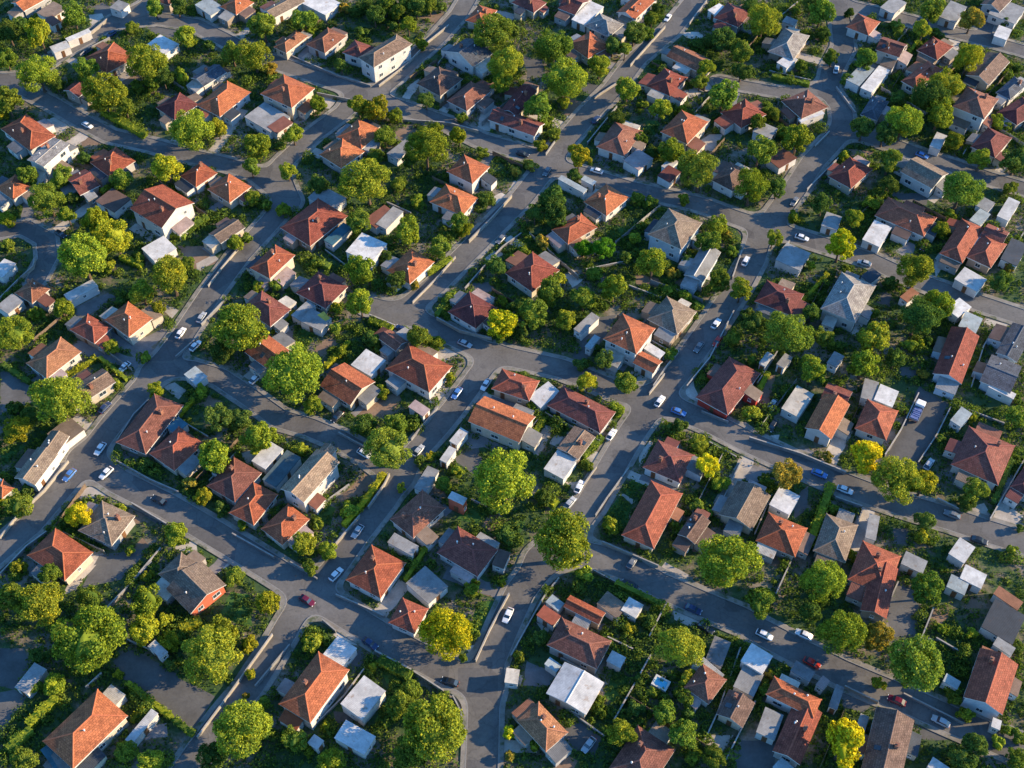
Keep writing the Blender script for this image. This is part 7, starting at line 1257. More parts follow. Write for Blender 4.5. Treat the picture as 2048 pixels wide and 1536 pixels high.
def rough_mat(name, c, s1=.5, s2=4, lo=.7, hi=1.15, rough=.85, bump=0, vary=.15, stain=None):
    m, nt, b = nodes(name); pos = geo(nt).outputs['Position']
    a = ramp(nt, noise(nt, pos, s1, 5, .65), [(.3, sc(c, lo)), (.7, sc(c, hi))])
    f = ramp(nt, noise(nt, pos, s2, 4, .7), [(.25, (.72, .72, .74)), (.6, (1, 1, 1))])
    o = mix(nt, .8, a, f, 'MULTIPLY')
    if stain:
        w = ramp(nt, noise(nt, pos, stain[1], 6, .7), [(stain[2], (0, 0, 0)), (stain[2] + .12, (1, 1, 1))])
        o = mix(nt, w, o, stain[0])
    if vary:
        hs = N(nt, 'ShaderNodeHueSaturation'); nt.links.new(o, hs.inputs['Color'])
        rr = N(nt, 'ShaderNodeMapRange'); nt.links.new(objrand(nt), rr.inputs[0]); rr.inputs[3].default_value = 1 - vary; rr.inputs[4].default_value = 1 + vary * .6
        nt.links.new(rr.outputs[0], hs.inputs['Value']); o = hs.outputs[0]
    nt.links.new(o, b.inputs['Base Color']); b.inputs['Roughness'].default_value = rough
    if bump:
        bp = N(nt, 'ShaderNodeBump'); bp.inputs['Strength'].default_value = bump; bp.inputs['Distance'].default_value = .05
        nt.links.new(noise(nt, pos, s2 * 3, 4), bp.inputs['Height']); nt.links.new(bp.outputs[0], b.inputs['Normal'])
    return m
def sheet_mat(name, c):
    m = rough_mat(name, c, .4, 2.5, .6, 1.06, .75, 0, .2, ((.5 * c[0] + .03, .42 * c[1] + .02, .36 * c[2] + .015), .7, .57))
    nt = m.node_tree; b = nt.nodes['Principled BSDF']
    uv = nt.nodes.new('ShaderNodeUVMap').outputs[0]
    w = N(nt, 'ShaderNodeTexWave'); w.inputs['Scale'].default_value = 1.1; nt.links.new(uv, w.inputs['Vector'])
    bp = N(nt, 'ShaderNodeBump'); bp.inputs['Strength'].default_value = .35; bp.inputs['Distance'].default_value = .05
    nt.links.new(w.outputs['Fac'], bp.inputs['Height']); nt.links.new(bp.outputs[0], b.inputs['Normal'])
    return m
TILE = {'o': (.36, .11, .05), 'r': (.28, .08, .048), 'rb': (.2, .08, .056), 'dr': (.175, .055, .045), 'db': (.15, .095, .075),
        'ob': (.29, .125, .068), 'tan': (.26, .18, .125), 'gb': (.21, .155, .115), 'gr': (.27, .25, .23), 'sl': (.075, .085, .105)}
SHEET = {'gw': (.27, .27, .265), 'w': (.56, .55, .53), 'wb': (.33, .38, .39), 'teal': (.05, .14, .18), 'tg': (.08, .12, .13),
         'ylw': (.6, .42, .07), 'pk': (.36, .27, .25), 'cr': (.5, .46, .39), 'sl': (.045, .055, .07), 'gr': (.18, .18, .18)}
WALLC = {'w': (.54, .52, .49), 'c': (.47, .41, .32), 'g': (.36, .35, .34), 'b': (.3, .24, .19), 'wb': (.45, .52, .57), 'rd': (.42, .11, .06), 'red': (.42, .05, .035)}
M = {}
for k, c in TILE.items(): M['tile_' + k] = tile_mat('roof_tiles_' + k, c)
def sheet(k):
    if 'sheet_' + k not in M:
        M['sheet_' + k] = sheet_mat('roof_sheet_' + k, SHEET.get(k) or TILE[k])
    return M['sheet_' + k]
for k, c in WALLC.items(): M['wall_' + k] = rough_mat('render_' + k, c, .6, 5, .85, 1.1, .9)
for k in TILE: M['ridge_' + k] = rough_mat('ridge_' + k, sc(TILE[k], 1.25), 2, 8)
M['trim'] = rough_mat('white_trim', (.6, .59, .56), 1, 8, .9, 1.05)
M['glass'], _nt, _b = nodes('window_glass'); _b.inputs['Base Color'].default_value = (.03, .045, .06, 1); _b.inputs['Roughness'].default_value = .08; _b.inputs['Specular IOR Level'].default_value = .6
M['door'] = rough_mat('door_wood', (.16, .08, .04), 2, 12, .7, 1.2, .5)
M['metal'], _nt, _b = nodes('dull_metal'); _b.inputs['Base Color'].default_value = (.35, .35, .36, 1); _b.inputs['Metallic'].default_value = .8; _b.inputs['Roughness'].default_value = .45
M['brick'] = rough_mat('chimney_brick', (.26, .12, .08), 3, 10)
M['bark'] = rough_mat('bark', (.11, .075, .05), 3, 12, .7, 1.3, .95, .5)
M['asphalt'] = rough_mat('asphalt', (.125, .119, .112), .12, 1.6, .78, 1.22, .9, .25, 0, ((.088, .085, .082), .35, .56))
def wear(m):
    nt = m.node_tree; b = nt.nodes['Principled BSDF']; l = b.inputs['Base Color'].links[0].from_socket; pos = geo(nt).outputs['Position']
    v = N(nt, 'ShaderNodeTexVoronoi'); v.feature = 'DISTANCE_TO_EDGE'; v.inputs['Scale'].default_value = .16; v.inputs['Randomness'].default_value = 1
    wv = nt.nodes.new('ShaderNodeVectorMath'); wv.operation = 'ADD'; nt.links.new(pos, wv.inputs[0])
    nn = N(nt, 'ShaderNodeTexNoise'); nn.inputs['Scale'].default_value = .7; nn.inputs['Detail'].default_value = 5; nt.links.new(pos, nn.inputs['Vector']); nt.links.new(nn.outputs['Color'], wv.inputs[1]); nt.links.new(wv.outputs[0], v.inputs['Vector'])
    ck = ramp(nt, v.outputs['Distance'], [(.0, (.6, .6, .6)), (.016, (1, 1, 1))]); o = mix(nt, .5, l, ck, 'MULTIPLY')
    c = N(nt, 'ShaderNodeTexVoronoi'); c.inputs['Scale'].default_value = .13; c.distance = 'CHEBYCHEV'; nt.links.new(pos, c.inputs['Vector'])
    r = nt.nodes.new('ShaderNodeSeparateColor'); nt.links.new(c.outputs['Color'], r.inputs[0])
    pt = ramp(nt, r.outputs[0], [(0, (.72, .72, .74)), (.22, (.78, .78, .8)), (.24, (1, 1, 1)), (.8, (1, 1, 1)), (.82, (1.0, .97, .92))]); o = mix(nt, .8, o, pt, 'MULTIPLY')
    oil = ramp(nt, noise(nt, pos, 1.9, 3, .5), [(.66, (1, 1, 1)), (.74, (.6, .6, .62))]); o = mix(nt, 1, o, oil, 'MULTIPLY')
    nt.links.new(o, b.inputs['Base Color'])
wear(M['asphalt'])
M['yardasph'] = rough_mat('yard_asphalt', (.1, .098, .094), .2, 1.8, .75, 1.25, .9, .2, .15)
M['pavement'] = rough_mat('pavement_concrete', (.24, .22, .19), .25, 2.5, .6, 1.2, .9, .1, 0, ((.07, .085, .04), .3, .52))
M['kerb'] = rough_mat('kerb_stone', (.22, .21, .195), .5, 4, .85, 1.1, .9, 0, 0)
M['light'] = rough_mat('light_concrete', (.44, .39, .33), .35, 2.5, .7, 1.15, .9, .1, .2)
M['paving'] = rough_mat('grey_paving', (.2, .19, .185), .3, 3, .7, 1.2, .9, .1, .2)
M['dirt'] = rough_mat('bare_earth', (.2, .135, .092), .25, 2, .7, 1.25, .95, .3, .15, ((.1, .09, .04), .5, .6))
M['lawn'] = rough_mat('lawn_turf', (.05, .12, .025), .3, 3, .7, 1.3, .95, .4, .15, ((.08, .075, .03), .4, .62))
def ground_mat():
    m, nt, b = nodes('yard_ground'); pos = geo(nt).outputs['Position']
    big = noise(nt, pos, .075, 6, .65)
    c = ramp(nt, big, [(.3, (.035, .075, .022)), (.47, (.05, .085, .028)), (.54, (.14, .115, .075)), (.6, (.21, .18, .145)), (.7, (.07, .09, .04))])
    f = ramp(nt, noise(nt, pos, 1.2, 5, .7), [(.25, (.5, .52, .5)), (.65, (1.1, 1.1, 1.1))])
    o = mix(nt, .9, c, f, 'MULTIPLY'); nt.links.new(o, b.inputs['Base Color'])
    bp = N(nt, 'ShaderNodeBump'); bp.inputs['Strength'].default_value = .6; bp.inputs['Distance'].default_value = .15
    nt.links.new(noise(nt, pos, 2.2, 5), bp.inputs['Height']); nt.links.new(bp.outputs[0], b.inputs['Normal'])
    return m
M['ground'] = ground_mat()
def leaf_mat():
    m = bpy.data.materials.new('foliage'); m.use_nodes = True; nt = m.node_tree; nt.nodes.clear()
    out = nt.nodes.new('ShaderNodeOutputMaterial')
    oi = nt.nodes.new('ShaderNodeObjectInfo'); g = geo(nt)
    k = ramp(nt, g.outputs['Random Per Island'], [(0, (.35, .42, .4)), (.4, (.95, 1, 1)), (.8, (1.3, 1.2, .85)), (1, (1.9, 1.6, .85))])
    c = mix(nt, 1, oi.outputs['Color'], k, 'MULTIPLY')
    p = noise(nt, g.outputs['Position'], .55, 3, .6)
    k2 = ramp(nt, p, [(.35, (.72, .8, .8)), (.65, (1.2, 1.1, .95))])
    c = mix(nt, 1, c, k2, 'MULTIPLY')
    d = N(nt, 'ShaderNodeBsdfDiffuse'); t = N(nt, 'ShaderNodeBsdfTranslucent'); nt.links.new(c, d.inputs[0])
    tc = mix(nt, 1, c, (1.15, 1.2, .5), 'MULTIPLY'); nt.links.new(tc, t.inputs[0])
    ms = nt.nodes.new('ShaderNodeMixShader'); ms.inputs[0].default_value = .3
    nt.links.new(d.outputs[0], ms.inputs[1]); nt.links.new(t.outputs[0], ms.inputs[2]); nt.links.new(ms.outputs[0], out.inputs[0])
    return m
M['leaf'] = leaf_mat()
LEAFC = {'y': (.3, .31, .035), 'Y': (.5, .47, .03), 'l': (.23, .28, .04), 'g': (.16, .225, .042), 'd': (.095, .155, .042), 'o': (.3, .25, .055), 'G': (.08, .2, .02)}
CARC = {'grey': (.14, .145, .15), 'white': (.62, .62, .62), 'silver': (.32, .33, .34), 'black': (.015, .017, .02), 'navy': (.02, .035, .09), 'blue': (.06, .16, .4), 'red': (.4, .03, .02), 'burgundy': (.11, .012, .03), 'purple': (.17, .06, .16)}
for k, c in CARC.items():
    m, nt, b = nodes('car_paint_' + k); b.inputs['Base Color'].default_value = rgb(c); b.inputs['Roughness'].default_value = .3; b.inputs['Coat Weight'].default_value = .5; M['car_' + k] = m
M['rubber'], _nt, _b = nodes('tyre_rubber'); _b.inputs['Base Color'].default_value = (.02, .02, .02, 1)
M['lamp'], _nt, _b = nodes('lamp_glass'); _b.inputs['Base Color'].default_value = (.7, .72, .72, 1); _b.inputs['Roughness'].default_value = .15
M['taillamp'], _nt, _b = nodes('tail_lamp'); _b.inputs['Base Color'].default_value = (.35, .01, .01, 1); _b.inputs['Roughness'].default_value = .2
M['water'], _nt, _b = nodes('pool_water'); _b.inputs['Base Color'].default_value = (.12, .45, .62, 1); _b.inputs['Roughness'].default_value = .08
_bp = N(_nt, 'ShaderNodeBump'); _bp.inputs['Strength'].default_value = .25; _nt.links.new(noise(_nt, geo(_nt).outputs['Position'], 2.5, 3), _bp.inputs['Height']); _nt.links.new(_bp.outputs[0], _b.inputs['Normal'])

# ---------------------------------------------------------------- mesh helpers
class MB:
    def __init__(s): s.v = []; s.f = []; s.m = []; s.uv = []
    def face(s, pts, mi=0, uv=None):
        i = len(s.v); s.v += [tuple(p) for p in pts]; s.f.append(tuple(range(i, i + len(pts)))); s.m.append(mi)
        s.uv += list(uv) if uv else [(0, 0)] * len(pts)
    def roofface(s, pts, mi=0):
        a, b = Vector(pts[0]), Vector(pts[1]); u = (b - a); u.z = 0
        if u.length < 1e-6: u = Vector((1, 0, 0))
        u.normalize(); n = (Vector(pts[1]) - a).cross(Vector(pts[2]) - a).normalized(); w = n.cross(u)
        s.face(pts, mi, [((Vector(p) - a).dot(u), (Vector(p) - a).dot(w)) for p in pts])
    def box(s, x0, x1, y0, y1, z0, z1, mi=0, top=True, bottom=True):
        p = [(x0, y0, z0), (x1, y0, z0), (x1, y1, z0), (x0, y1, z0), (x0, y0, z1), (x1, y0, z1), (x1, y1, z1), (x0, y1, z1)]
        q = [(0, 1, 5, 4), (1, 2, 6, 5), (2, 3, 7, 6), (3, 0, 4, 7)]
        if top: q.append((4, 5, 6, 7))
        if bottom: q.append((3, 2, 1, 0))
        for f in q: s.face([p[i] for i in f], mi)
    def mesh(s, name, mats, xf=None):
        me = bpy.data.meshes.new(name)
        v = s.v if xf is None else [tuple(xf @ Vector(p)) for p in s.v]
        me.from_pydata(v, [], s.f)
        for m in mats: me.materials.append(m)
        me.polygons.foreach_set('material_index', s.m)
        ul = me.uv_layers.new(name='UVMap'); ul.data.foreach_set('uv', [c for p in s.uv for c in p])
        me.update(); return me
def link(name, me, parent=None, loc=None, rz=0):
    o = bpy.data.objects.new(name, me); col.objects.link(o)
    if parent: o.parent = parent
    if loc is not None: o.location = loc
    if rz: o.rotation_euler = (0, 0, rz)
    return o
def tag(o, label, cat, group=None):
    o['label'] = label; o['category'] = cat
    if group: o['group'] = group
def structure(name, me):
    o = link(name, me); o['kind'] = 'structure'; return o
def empty(name, loc, rz=0):
    o = bpy.data.objects.new(name, None); col.objects.link(o); o.location = loc; o.rotation_euler = (0, 0, rz); o.empty_display_size = .5; return o

# ---------------------------------------------------------------- ground, roads, pavements
mb = MB(); mb.face([(-900, -500, 0), (900, -500, 0), (900, 1100, 0), (-900, 1100, 0)]); structure('ground', mb.mesh('ground', [M['ground']]))
XS = np.arange(-190, 190, .7); YS = np.arange(-105, 155, .7)
GX, GY = np.meshgrid(XS, YS)
def road_field(X, Y):
    D = np.full(X.shape, 1e3)
    for hw, pl in ROADS:
        d = np.full(X.shape, 1e3)
        for (ax, ay), (bx, by) in zip(pl, pl[1:]):
            dx, dy = bx - ax, by - ay
            t = np.clip(((X - ax) * dx + (Y - ay) * dy) / (dx * dx + dy * dy + 1e-9), 0, 1)
            d = np.minimum(d, np.hypot(X - ax - t * dx, Y - ay - t * dy))
        d = d - hw * .95
        h = np.clip(.5 + .5 * (D - d) / 3.0, 0, 1)
        D = D * (1 - h) + d * h - 3.0 * h * (1 - h)      # rounded corners where streets meet
    return D
RF = road_field(GX, GY)
def clip(poly, lo, hi):
    """keep lo <= value <= hi of a polygon of (x, y, value)"""
    for sgn, lim in ((1, hi), (-1, -lo)):
        res = []
        for a, b in zip(poly, poly[1:] + poly[:1]):
            da, db = sgn * a[2] - lim, sgn * b[2] - lim
            if da <= 0: res.append(a)
            if (da < 0 < db) or (db < 0 < da):
                t = da / (da - db); res.append(tuple(a[i] + t * (b[i] - a[i]) for i in range(3)))
        poly = res
        if len(poly) < 3: return []
    return poly
def band(lo, hi, z, name, mat, keep=None):
    mb = MB(); ny, nx = RF.shape
    mn = np.minimum(np.minimum(RF[:-1, :-1], RF[1:, :-1]), np.minimum(RF[:-1, 1:], RF[1:, 1:]))
    mx = np.maximum(np.maximum(RF[:-1, :-1], RF[1:, :-1]), np.maximum(RF[:-1, 1:], RF[1:, 1:]))
    touch = (mn < hi) & (mx > lo); full = (mx <= hi) & (mn >= lo)
    for j in range(ny - 1):
        i = 0; row = touch[j]
        if not row.any(): continue
        y0, y1 = YS[j], YS[j + 1]
        while i < nx - 1:
            if full[j, i]:
                k = i
                while k + 1 < nx - 1 and full[j, k + 1]: k += 1
                mb.face([(XS[i], y0, z), (XS[k + 1], y0, z), (XS[k + 1], y1, z), (XS[i], y1, z)]); i = k + 1; continue
            if row[i]:
                p = clip([(XS[i], y0, RF[j, i]), (XS[i + 1], y0, RF[j, i + 1]), (XS[i + 1], y1, RF[j + 1, i + 1]), (XS[i], y1, RF[j + 1, i])], lo, hi)
                if p:
                    mb.face([(a, b, z) for a, b, _ in p])
                    for lim, zz in ((lo, z), (hi, z)):
                        if name == 'road': break
                        on = [q for q in p if abs(q[2] - lim) < 1e-6]
                        if len(on) == 2: mb.face([(on[0][0], on[0][1], zz), (on[1][0], on[1][1], zz), (on[1][0], on[1][1], 0), (on[0][0], on[0][1], 0)])
            i += 1
    structure(name, mb.mesh(name, [mat]))
band(-1e3, .02, .05, 'road', M['asphalt'])
band(0, .2, .175, 'kerb', M['kerb'])
band(.2, 1.05, .16, 'pavement', M['pavement'])

SHEETS = []
def fill(pts, name, mat):
    # every sheet lies 4 mm above any sheet it could overlap
    bb = (min(p[0] for p in pts) - .4, max(p[0] for p in pts) + .4, min(p[1] for p in pts) - .4, max(p[1] for p in pts) + .4)
    taken = {k for k, q in SHEETS if q[0] < bb[1] and bb[0] < q[1] and q[2] < bb[3] and bb[2] < q[3]} | {11}
    k = 0
    while k in taken: k += 1
    SHEETS.append((k, bb)); z = .006 + .004 * k
    mb = MB(); c = Vector((sum(p[0] for p in pts), sum(p[1] for p in pts))) / len(pts)
    # soften the outline: each edge gets a few slightly irregular points
    P = []
    for a, b in zip(pts, pts[1:] + pts[:1]):
        L = math.dist(a, b); k = max(1, int(L / 1.6))
        for i in range(k):
            t = i / k; j = .22 if i else 0
            P.append((a[0] + (b[0] - a[0]) * t + rnd.uniform(-j, j), a[1] + (b[1] - a[1]) * t + rnd.uniform(-j, j), z))
    if sum(a[0] * b[1] - b[0] * a[1] for a, b in zip(P, P[1:] + P[:1])) < 0: P.reverse()
    mb.face(P); return structure(name, mb.mesh(name, [mat]))
PN = {'asph': ('driveway', 'yardasph'), 'light': ('path', 'light'), 'paving': ('courtyard_path', 'paving'), 'dirt': ('terrain', 'dirt'), 'lawn': ('lawn', 'lawn')}
for k, pts in PATCHES: fill(pts, PN[k][0], M[PN[k][1]])

# paved aprons beside the houses
for i, (_, kind, bl) in enumerate(HOUSES):
    b = bl[0]
    if kind != 'house' or i % 5 == 4: continue
    r = random.Random(i); c, s = math.cos(b[5]), math.sin(b[5]); a, w = b[6] / 2, b[7] / 2
    sd = r.choice((0, 1, 2, 3)); e = r.uniform(1.2, 2.8); k = r.uniform(.3, .9)
    q = {0: (-a, a * k, -w - e, -w + .3), 1: (-a * k, a, w - .3, w + e), 2: (a - .3, a + e, -w, w * k), 3: (-a - e, -a + .3, -w * k, w)}[sd]
    P = [(b[3] + x * c - y * s, b[4] + x * s + y * c) for x, y in ((q[0], q[2]), (q[1], q[2]), (q[1], q[3]), (q[0], q[3]))]
    fill(P, 'courtyard_path', M[r.choice(('light', 'paving', 'paving', 'dirt'))])

# ---------------------------------------------------------------- houses
def win_meshes(w, h):
    f = MB()
    for a in ((-w / 2, -w / 2 + .09, 0, h), (w / 2 - .09, w / 2, 0, h), (-w / 2 + .09, w / 2 - .09, h - .09, h), (-w / 2 + .09, w / 2 - .09, 0, .09), (-.03, .03, .09, h - .09)):
        f.box(a[0], a[1], -.05, .06, a[2], a[3])
    f.box(-w / 2 - .1, w / 2 + .1, -.05, .14, -.07, -.002)
    g = MB(); g.box(-w / 2 + .09, w / 2 - .09, -.04, .02, .09, h - .09)
    return f.mesh('window', [M['trim']]), g.mesh('pane', [M['glass']])
WIN = [win_meshes(1.3, 1.15), win_meshes(1.8, 1.2), win_meshes(.8, .9)]
_d = MB(); _d.box(-.48, .48, -.04, .05, 0, 2.05)
for x0, x1, z0, z1 in ((-.38, -.05, .15, .95), (.05, .38, .15, .95), (-.38, .38, 1.1, 1.9)): _d.box(x0, x1, .05, .075, z0, z1)
DOOR = _d.mesh('door', [M['door']])
_h = MB(); _h.box(.32, .4, .05, .12, 1.0, 1.06); HANDLE = _h.mesh('handle', [M['metal']])
_c = MB(); _c.box(-.35, .35, -.3, .3, -1.2, .85); _c.box(-.42, .42, -.37, .37, .85, .98); _c.box(-.12, .12, -.12, .12, .98, 1.25)
CHIM = _c.mesh('chimney', [M['brick']])
_v = MB()
for i in range(8):
    a, b = i * PI / 4, (i + 1) * PI / 4
    _v.face([(.11 * math.cos(a), .11 * math.sin(a), -.3), (.11 * math.cos(b), .11 * math.sin(b), -.3), (.11 * math.cos(b), .11 * math.sin(b), .45), (.11 * math.cos(a), .11 * math.sin(a), .45)])
    _v.face([(.2 * math.cos(a), .2 * math.sin(a), .45), (.2 * math.cos(b), .2 * math.sin(b), .45), (0, 0, .62)])
VENT = _v.mesh('vent_pipe', [M['trim']])
_s = MB(); _s.box(-.45, .45, -.6, .6, -.1, .1); SKY = _s.mesh('skylight', [M['glass']])

def roof_geometry(kind, L, W, he, pitch):
    """roof of an eaves rectangle L x W (local x along the ridge): faces with thickness; returns MB, ridge height, top function"""
    mb = MB(); t = math.tan(math.radians(pitch)); th = .2
    a, b = L / 2, W / 2; rise = b * t
    z = he
    def slab(pts):
        mb.roofface(pts)
    if kind == 'f':
        r = W * t
        P = [(-a, -b, z), (a, -b, z), (a, b, z + r), (-a, b, z + r)]
        slab(P)
        Q = [(x, y, zz - .16) for x, y, zz in P]
        for i in range(4): j = (i + 1) % 4; mb.face([Q[i], Q[j], P[j], P[i]], 1)
        mb.face(Q[::-1], 1); return mb, z + r, r
    E = [(-a, -b, z), (a, -b, z), (a, b, z), (-a, b, z)]
    if kind == 'g':
        R0, R1 = (-a, 0, z + rise), (a, 0, z + rise)
        slab([E[0], E[1], R1, R0]); slab([E[2], E[3], R0, R1])
        dn = lambda p: (p[0], p[1], p[2] - th)
        for p, q in ((E[0], E[1]), (E[1], R1), (R1, E[2]), (E[2], E[3]), (E[3], R0), (R0, E[0])): mb.face([dn(p), dn(q), q, p], 1)
        mb.face([dn(R0), dn(R1), dn(E[1]), dn(E[0])], 1); mb.face([dn(R1), dn(R0), dn(E[3]), dn(E[2])], 1)
        ridges = [(R0, R1)]
    else:
        k = max(a - b, 0.0) if a > b else 0.0
        R0, R1 = (-k, 0, z + rise), (k, 0, z + rise)
        if k > .05:
            slab([E[0], E[1], R1, R0]); slab([E[2], E[3], R0, R1]); slab([E[1], E[2], R1]); slab([E[3], E[0], R0])
            ridges = [(R0, R1), (E[0], R0), (E[3], R0), (E[1], R1), (E[2], R1)]
        else:
            R0 = R1 = (0, 0, z + min(rise, a * t))
            for i in range(4): slab([E[i], E[(i + 1) % 4], R0])
            ridges = [(e, R0) for e in E]
        Q = [(x, y, zz - th) for x, y, zz in E]
        for i in range(4): j = (i + 1) % 4; mb.face([Q[i], Q[j], E[j], E[i]], 1)
        mb.face(Q[::-1], 1)
    for p, q in ridges:      # half round cap tiles along ridge and hips
        p, q = Vector(p), Vector(q); d = (q - p)
        if d.length < .2: continue
        d.normalize(); s = d.cross(Vector((0, 0, 1))); s.normalize(); u = s.cross(d); w = .15
        ring = [(s * w * math.cos(x) + u * (w * math.sin(x) * .85 + .0)) for x in (-.35, .6, PI / 2, PI - .6, PI + .35)]
        for r0, r1 in zip(ring, ring[1:]): mb.face([p + r1, p + r0, q + r0, q + r1], 2)
        mb.face([p + r for r in ring], 2); mb.face([q + r for r in ring[::-1]], 2)
    return mb, z + rise, rise
def inside_other(h, x, y, me):
    for b in h:
        if b is me: continue
        c, s = math.cos(-b[5]), math.sin(-b[5]); dx, dy = x - b[3], y - b[4]
        if abs(dx * c - dy * s) < b[6] / 2 and abs(dx * s + dy * c) < b[7] / 2: return True
    return False
def make_house(idx, label, kind, blocks):
    b0 = blocks[0]
    root = empty(kind if kind != 'outbuilding' else 'flat_roofed_building', (b0[3], b0[4], 0))
    tag(root, label, {'outbuilding': 'building'}.get(kind, kind), 'houses of the suburb' if kind == 'house' else 'sheds and flat-roofed outbuildings')
    hr = random.Random(idx)
    for bi, b in enumerate(blocks):
        typ, c, wc, cx, cy, ang, L, W, he, pitch = b
        X = Matrix.Translation((cx - b0[3], cy - b0[4], 0)) @ Matrix.Rotation(ang, 4, 'Z')
        mb, top, rise = roof_geometry(typ, L, W, he, pitch)
        rm = sheet(c) if typ == 'f' else M['tile_' + c] if c in TILE else sheet(c)
        me = mb.mesh('roof', [rm, M['trim'] if typ != 'f' else rm, M['ridge_' + c] if c in TILE else M['trim']], X)
        roof = link('roof', me, root)
        ov = min(.45, .09 * W) if typ != 'f' else .12
        a, w = L / 2 - ov, W / 2 - ov
        t = math.tan(math.radians(pitch))
        mbw = MB(); zt = he - .19 if typ != 'f' else he - .155
        if typ == 'g':
            zt = he - .2 + ov * t - .01; pk = he - .2 + rise - .01
            mbw.box(-a, a, -w, w, 0, zt, 0, False, False)
            for x in (-a, a):
                f = [(x, -w, zt), (x, w, zt), (x, 0, pk)]; mbw.face(f if x > 0 else f[::-1])
        elif typ == 'f':
            z0, z1 = he - .16 + ov * t, he - .16 + (W - ov) * t
            p = [(-a, -w, 0), (a, -w, 0), (a, w, 0), (-a, w, 0)]; q = [(-a, -w, z0), (a, -w, z0), (a, w, z1), (-a, w, z1)]
            for i in range(4): j = (i + 1) % 4; mbw.face([p[i], p[j], q[j], q[i]])
        else: mbw.box(-a, a, -w, w, 0, he - .195, 0, True, False)
        link('wall', mbw.mesh('wall', [M['wall_' + wc]], X), root)
        if he < 2.0: continue
        small = kind == 'shed' or (L * W < 25)
        sides = [((0, -w), -PI / 2, a), ((0, w), PI / 2, a), ((a, 0), 0, w), ((-a, 0), PI, w)]
        doorside = hr.choice([0, 3, 2])
        for si, (mid, na, half) in enumerate(sides):
            tx, ty = -math.sin(na), math.cos(na)
            n = 1 if small else max(1, int(half * 2 / 3.6))
            if small and si not in (doorside, (doorside + 1) % 4): continue
            for fl in range(2 if he > 4.4 else 1):
                slots = [(i + .5) / n * 2 * half - half for i in range(n)]
                for q, s in enumerate(slots):
                    lx, ly = mid[0] + tx * s, mid[1] + ty * s
                    wp = X @ Vector((lx, ly, 0))
                    if inside_other(blocks, wp.x + b0[3] + .1 * math.cos(na + ang), wp.y + b0[4] + .1 * math.sin(na + ang), b): continue
                    rz = na + ang - PI / 2
                    if bi == 0 and si == doorside and q == 0 and fl == 0:
                        d = link('door', DOOR, root, wp, rz); link('handle', HANDLE, d); continue
                    wi = 2 if small else hr.choice((0, 0, 1, 2))
                    wp.z = (1.0 if not small else 1.1) + fl * 2.7
                    if wp.z + 1.25 > he - .1: wp.z = max(.6, he - 1.4)
                    o = link('window', WIN[wi][0], root, wp, rz); link('pane', WIN[wi][1], o)
        if typ in 'gh' and not small:
            if hr.random() < .45:
                p = X @ Vector((hr.uniform(-.3, .3) * L, hr.choice((-1, 1)) * W * .18, 0)); p.z = he + rise * .64 + .15
                link('chimney', CHIM, roof, p, ang)
            for _ in range(hr.choice((0, 1, 1, 2))):
                y = hr.uniform(-.35, .35); p = X @ Vector((hr.uniform(-.25, .25) * L, y * W, 0)); p.z = he + rise * (1 - 2 * abs(y))
                link('vent_pipe', VENT, roof, p)
            if hr.random() < .25 and typ == 'g':
                y = hr.choice((-.25, .25)); p = X @ Vector((hr.uniform(-.3, .3) * L, y * W, 0)); p.z = he + rise * .5 + .02
                o = link('skylight', SKY, roof, p); o.rotation_euler = (math.radians(pitch) * (1 if y < 0 else -1), 0, ang)
for i, (label, kind, blocks) in enumerate(HOUSES): make_house(i, label, kind, blocks)

# ---------------------------------------------------------------- trees, shrubs, hedges
def leaf_quads(P, Nn, size, rg):
    """little leaf-clump faces at points P facing roughly Nn"""
    n = len(P)
    d = Nn + rg.normal(0, .75, (n, 3)); d /= np.linalg.norm(d, axis=1)[:, None]
    r = rg.normal(0, 1, (n, 3)); u = np.cross(d, r); u /= np.linalg.norm(u, axis=1)[:, None]; w = np.cross(d, u)
    s = size * rg.uniform(.6, 1.35, (n, 1)); k = rg.uniform(.5, .85, (n, 1))
    q = np.stack([P - u * s, P - w * s * k + d * s * .18, P + u * s, P + w * s * k + d * s * .18], 1)
    return q.reshape(-1, 3)
def quads_mesh(name, verts, mat, extra=None):
    n = len(verts) // 4; me = bpy.data.meshes.new(name)
    ev, ef = extra if extra else (np.zeros((0, 3)), [])
    V = np.vstack([verts, ev]) if len(ev) else verts
    me.vertices.add(len(V)); me.vertices.foreach_set('co', V.astype(np.float32).ravel())
    nl = n * 4 + len(ef) * 3; me.loops.add(nl); me.polygons.add(n + len(ef))
    li = np.concatenate([np.arange(n * 4), (np.array(ef, int).ravel() + n * 4) if len(ef) else np.zeros(0, int)])
    me.loops.foreach_set('vertex_index', li.astype(np.int32))
    ls = np.concatenate([np.arange(n) * 4, n * 4 + np.arange(len(ef)) * 3]); me.polygons.foreach_set('loop_start', ls.astype(np.int32))
    me.materials.append(mat); me.update(calc_edges=True); me.validate(); return me
def ico(sub=2):
    import bmesh
    bm = bmesh.new(); bmesh.ops.create_icosphere(bm, subdivisions=sub, radius=1)
    v = np.array([x.co[:] for x in bm.verts]); f = [[x.index for x in p.verts] for p in bm.faces]; bm.free(); return v, f
IV, IF = ico(3)
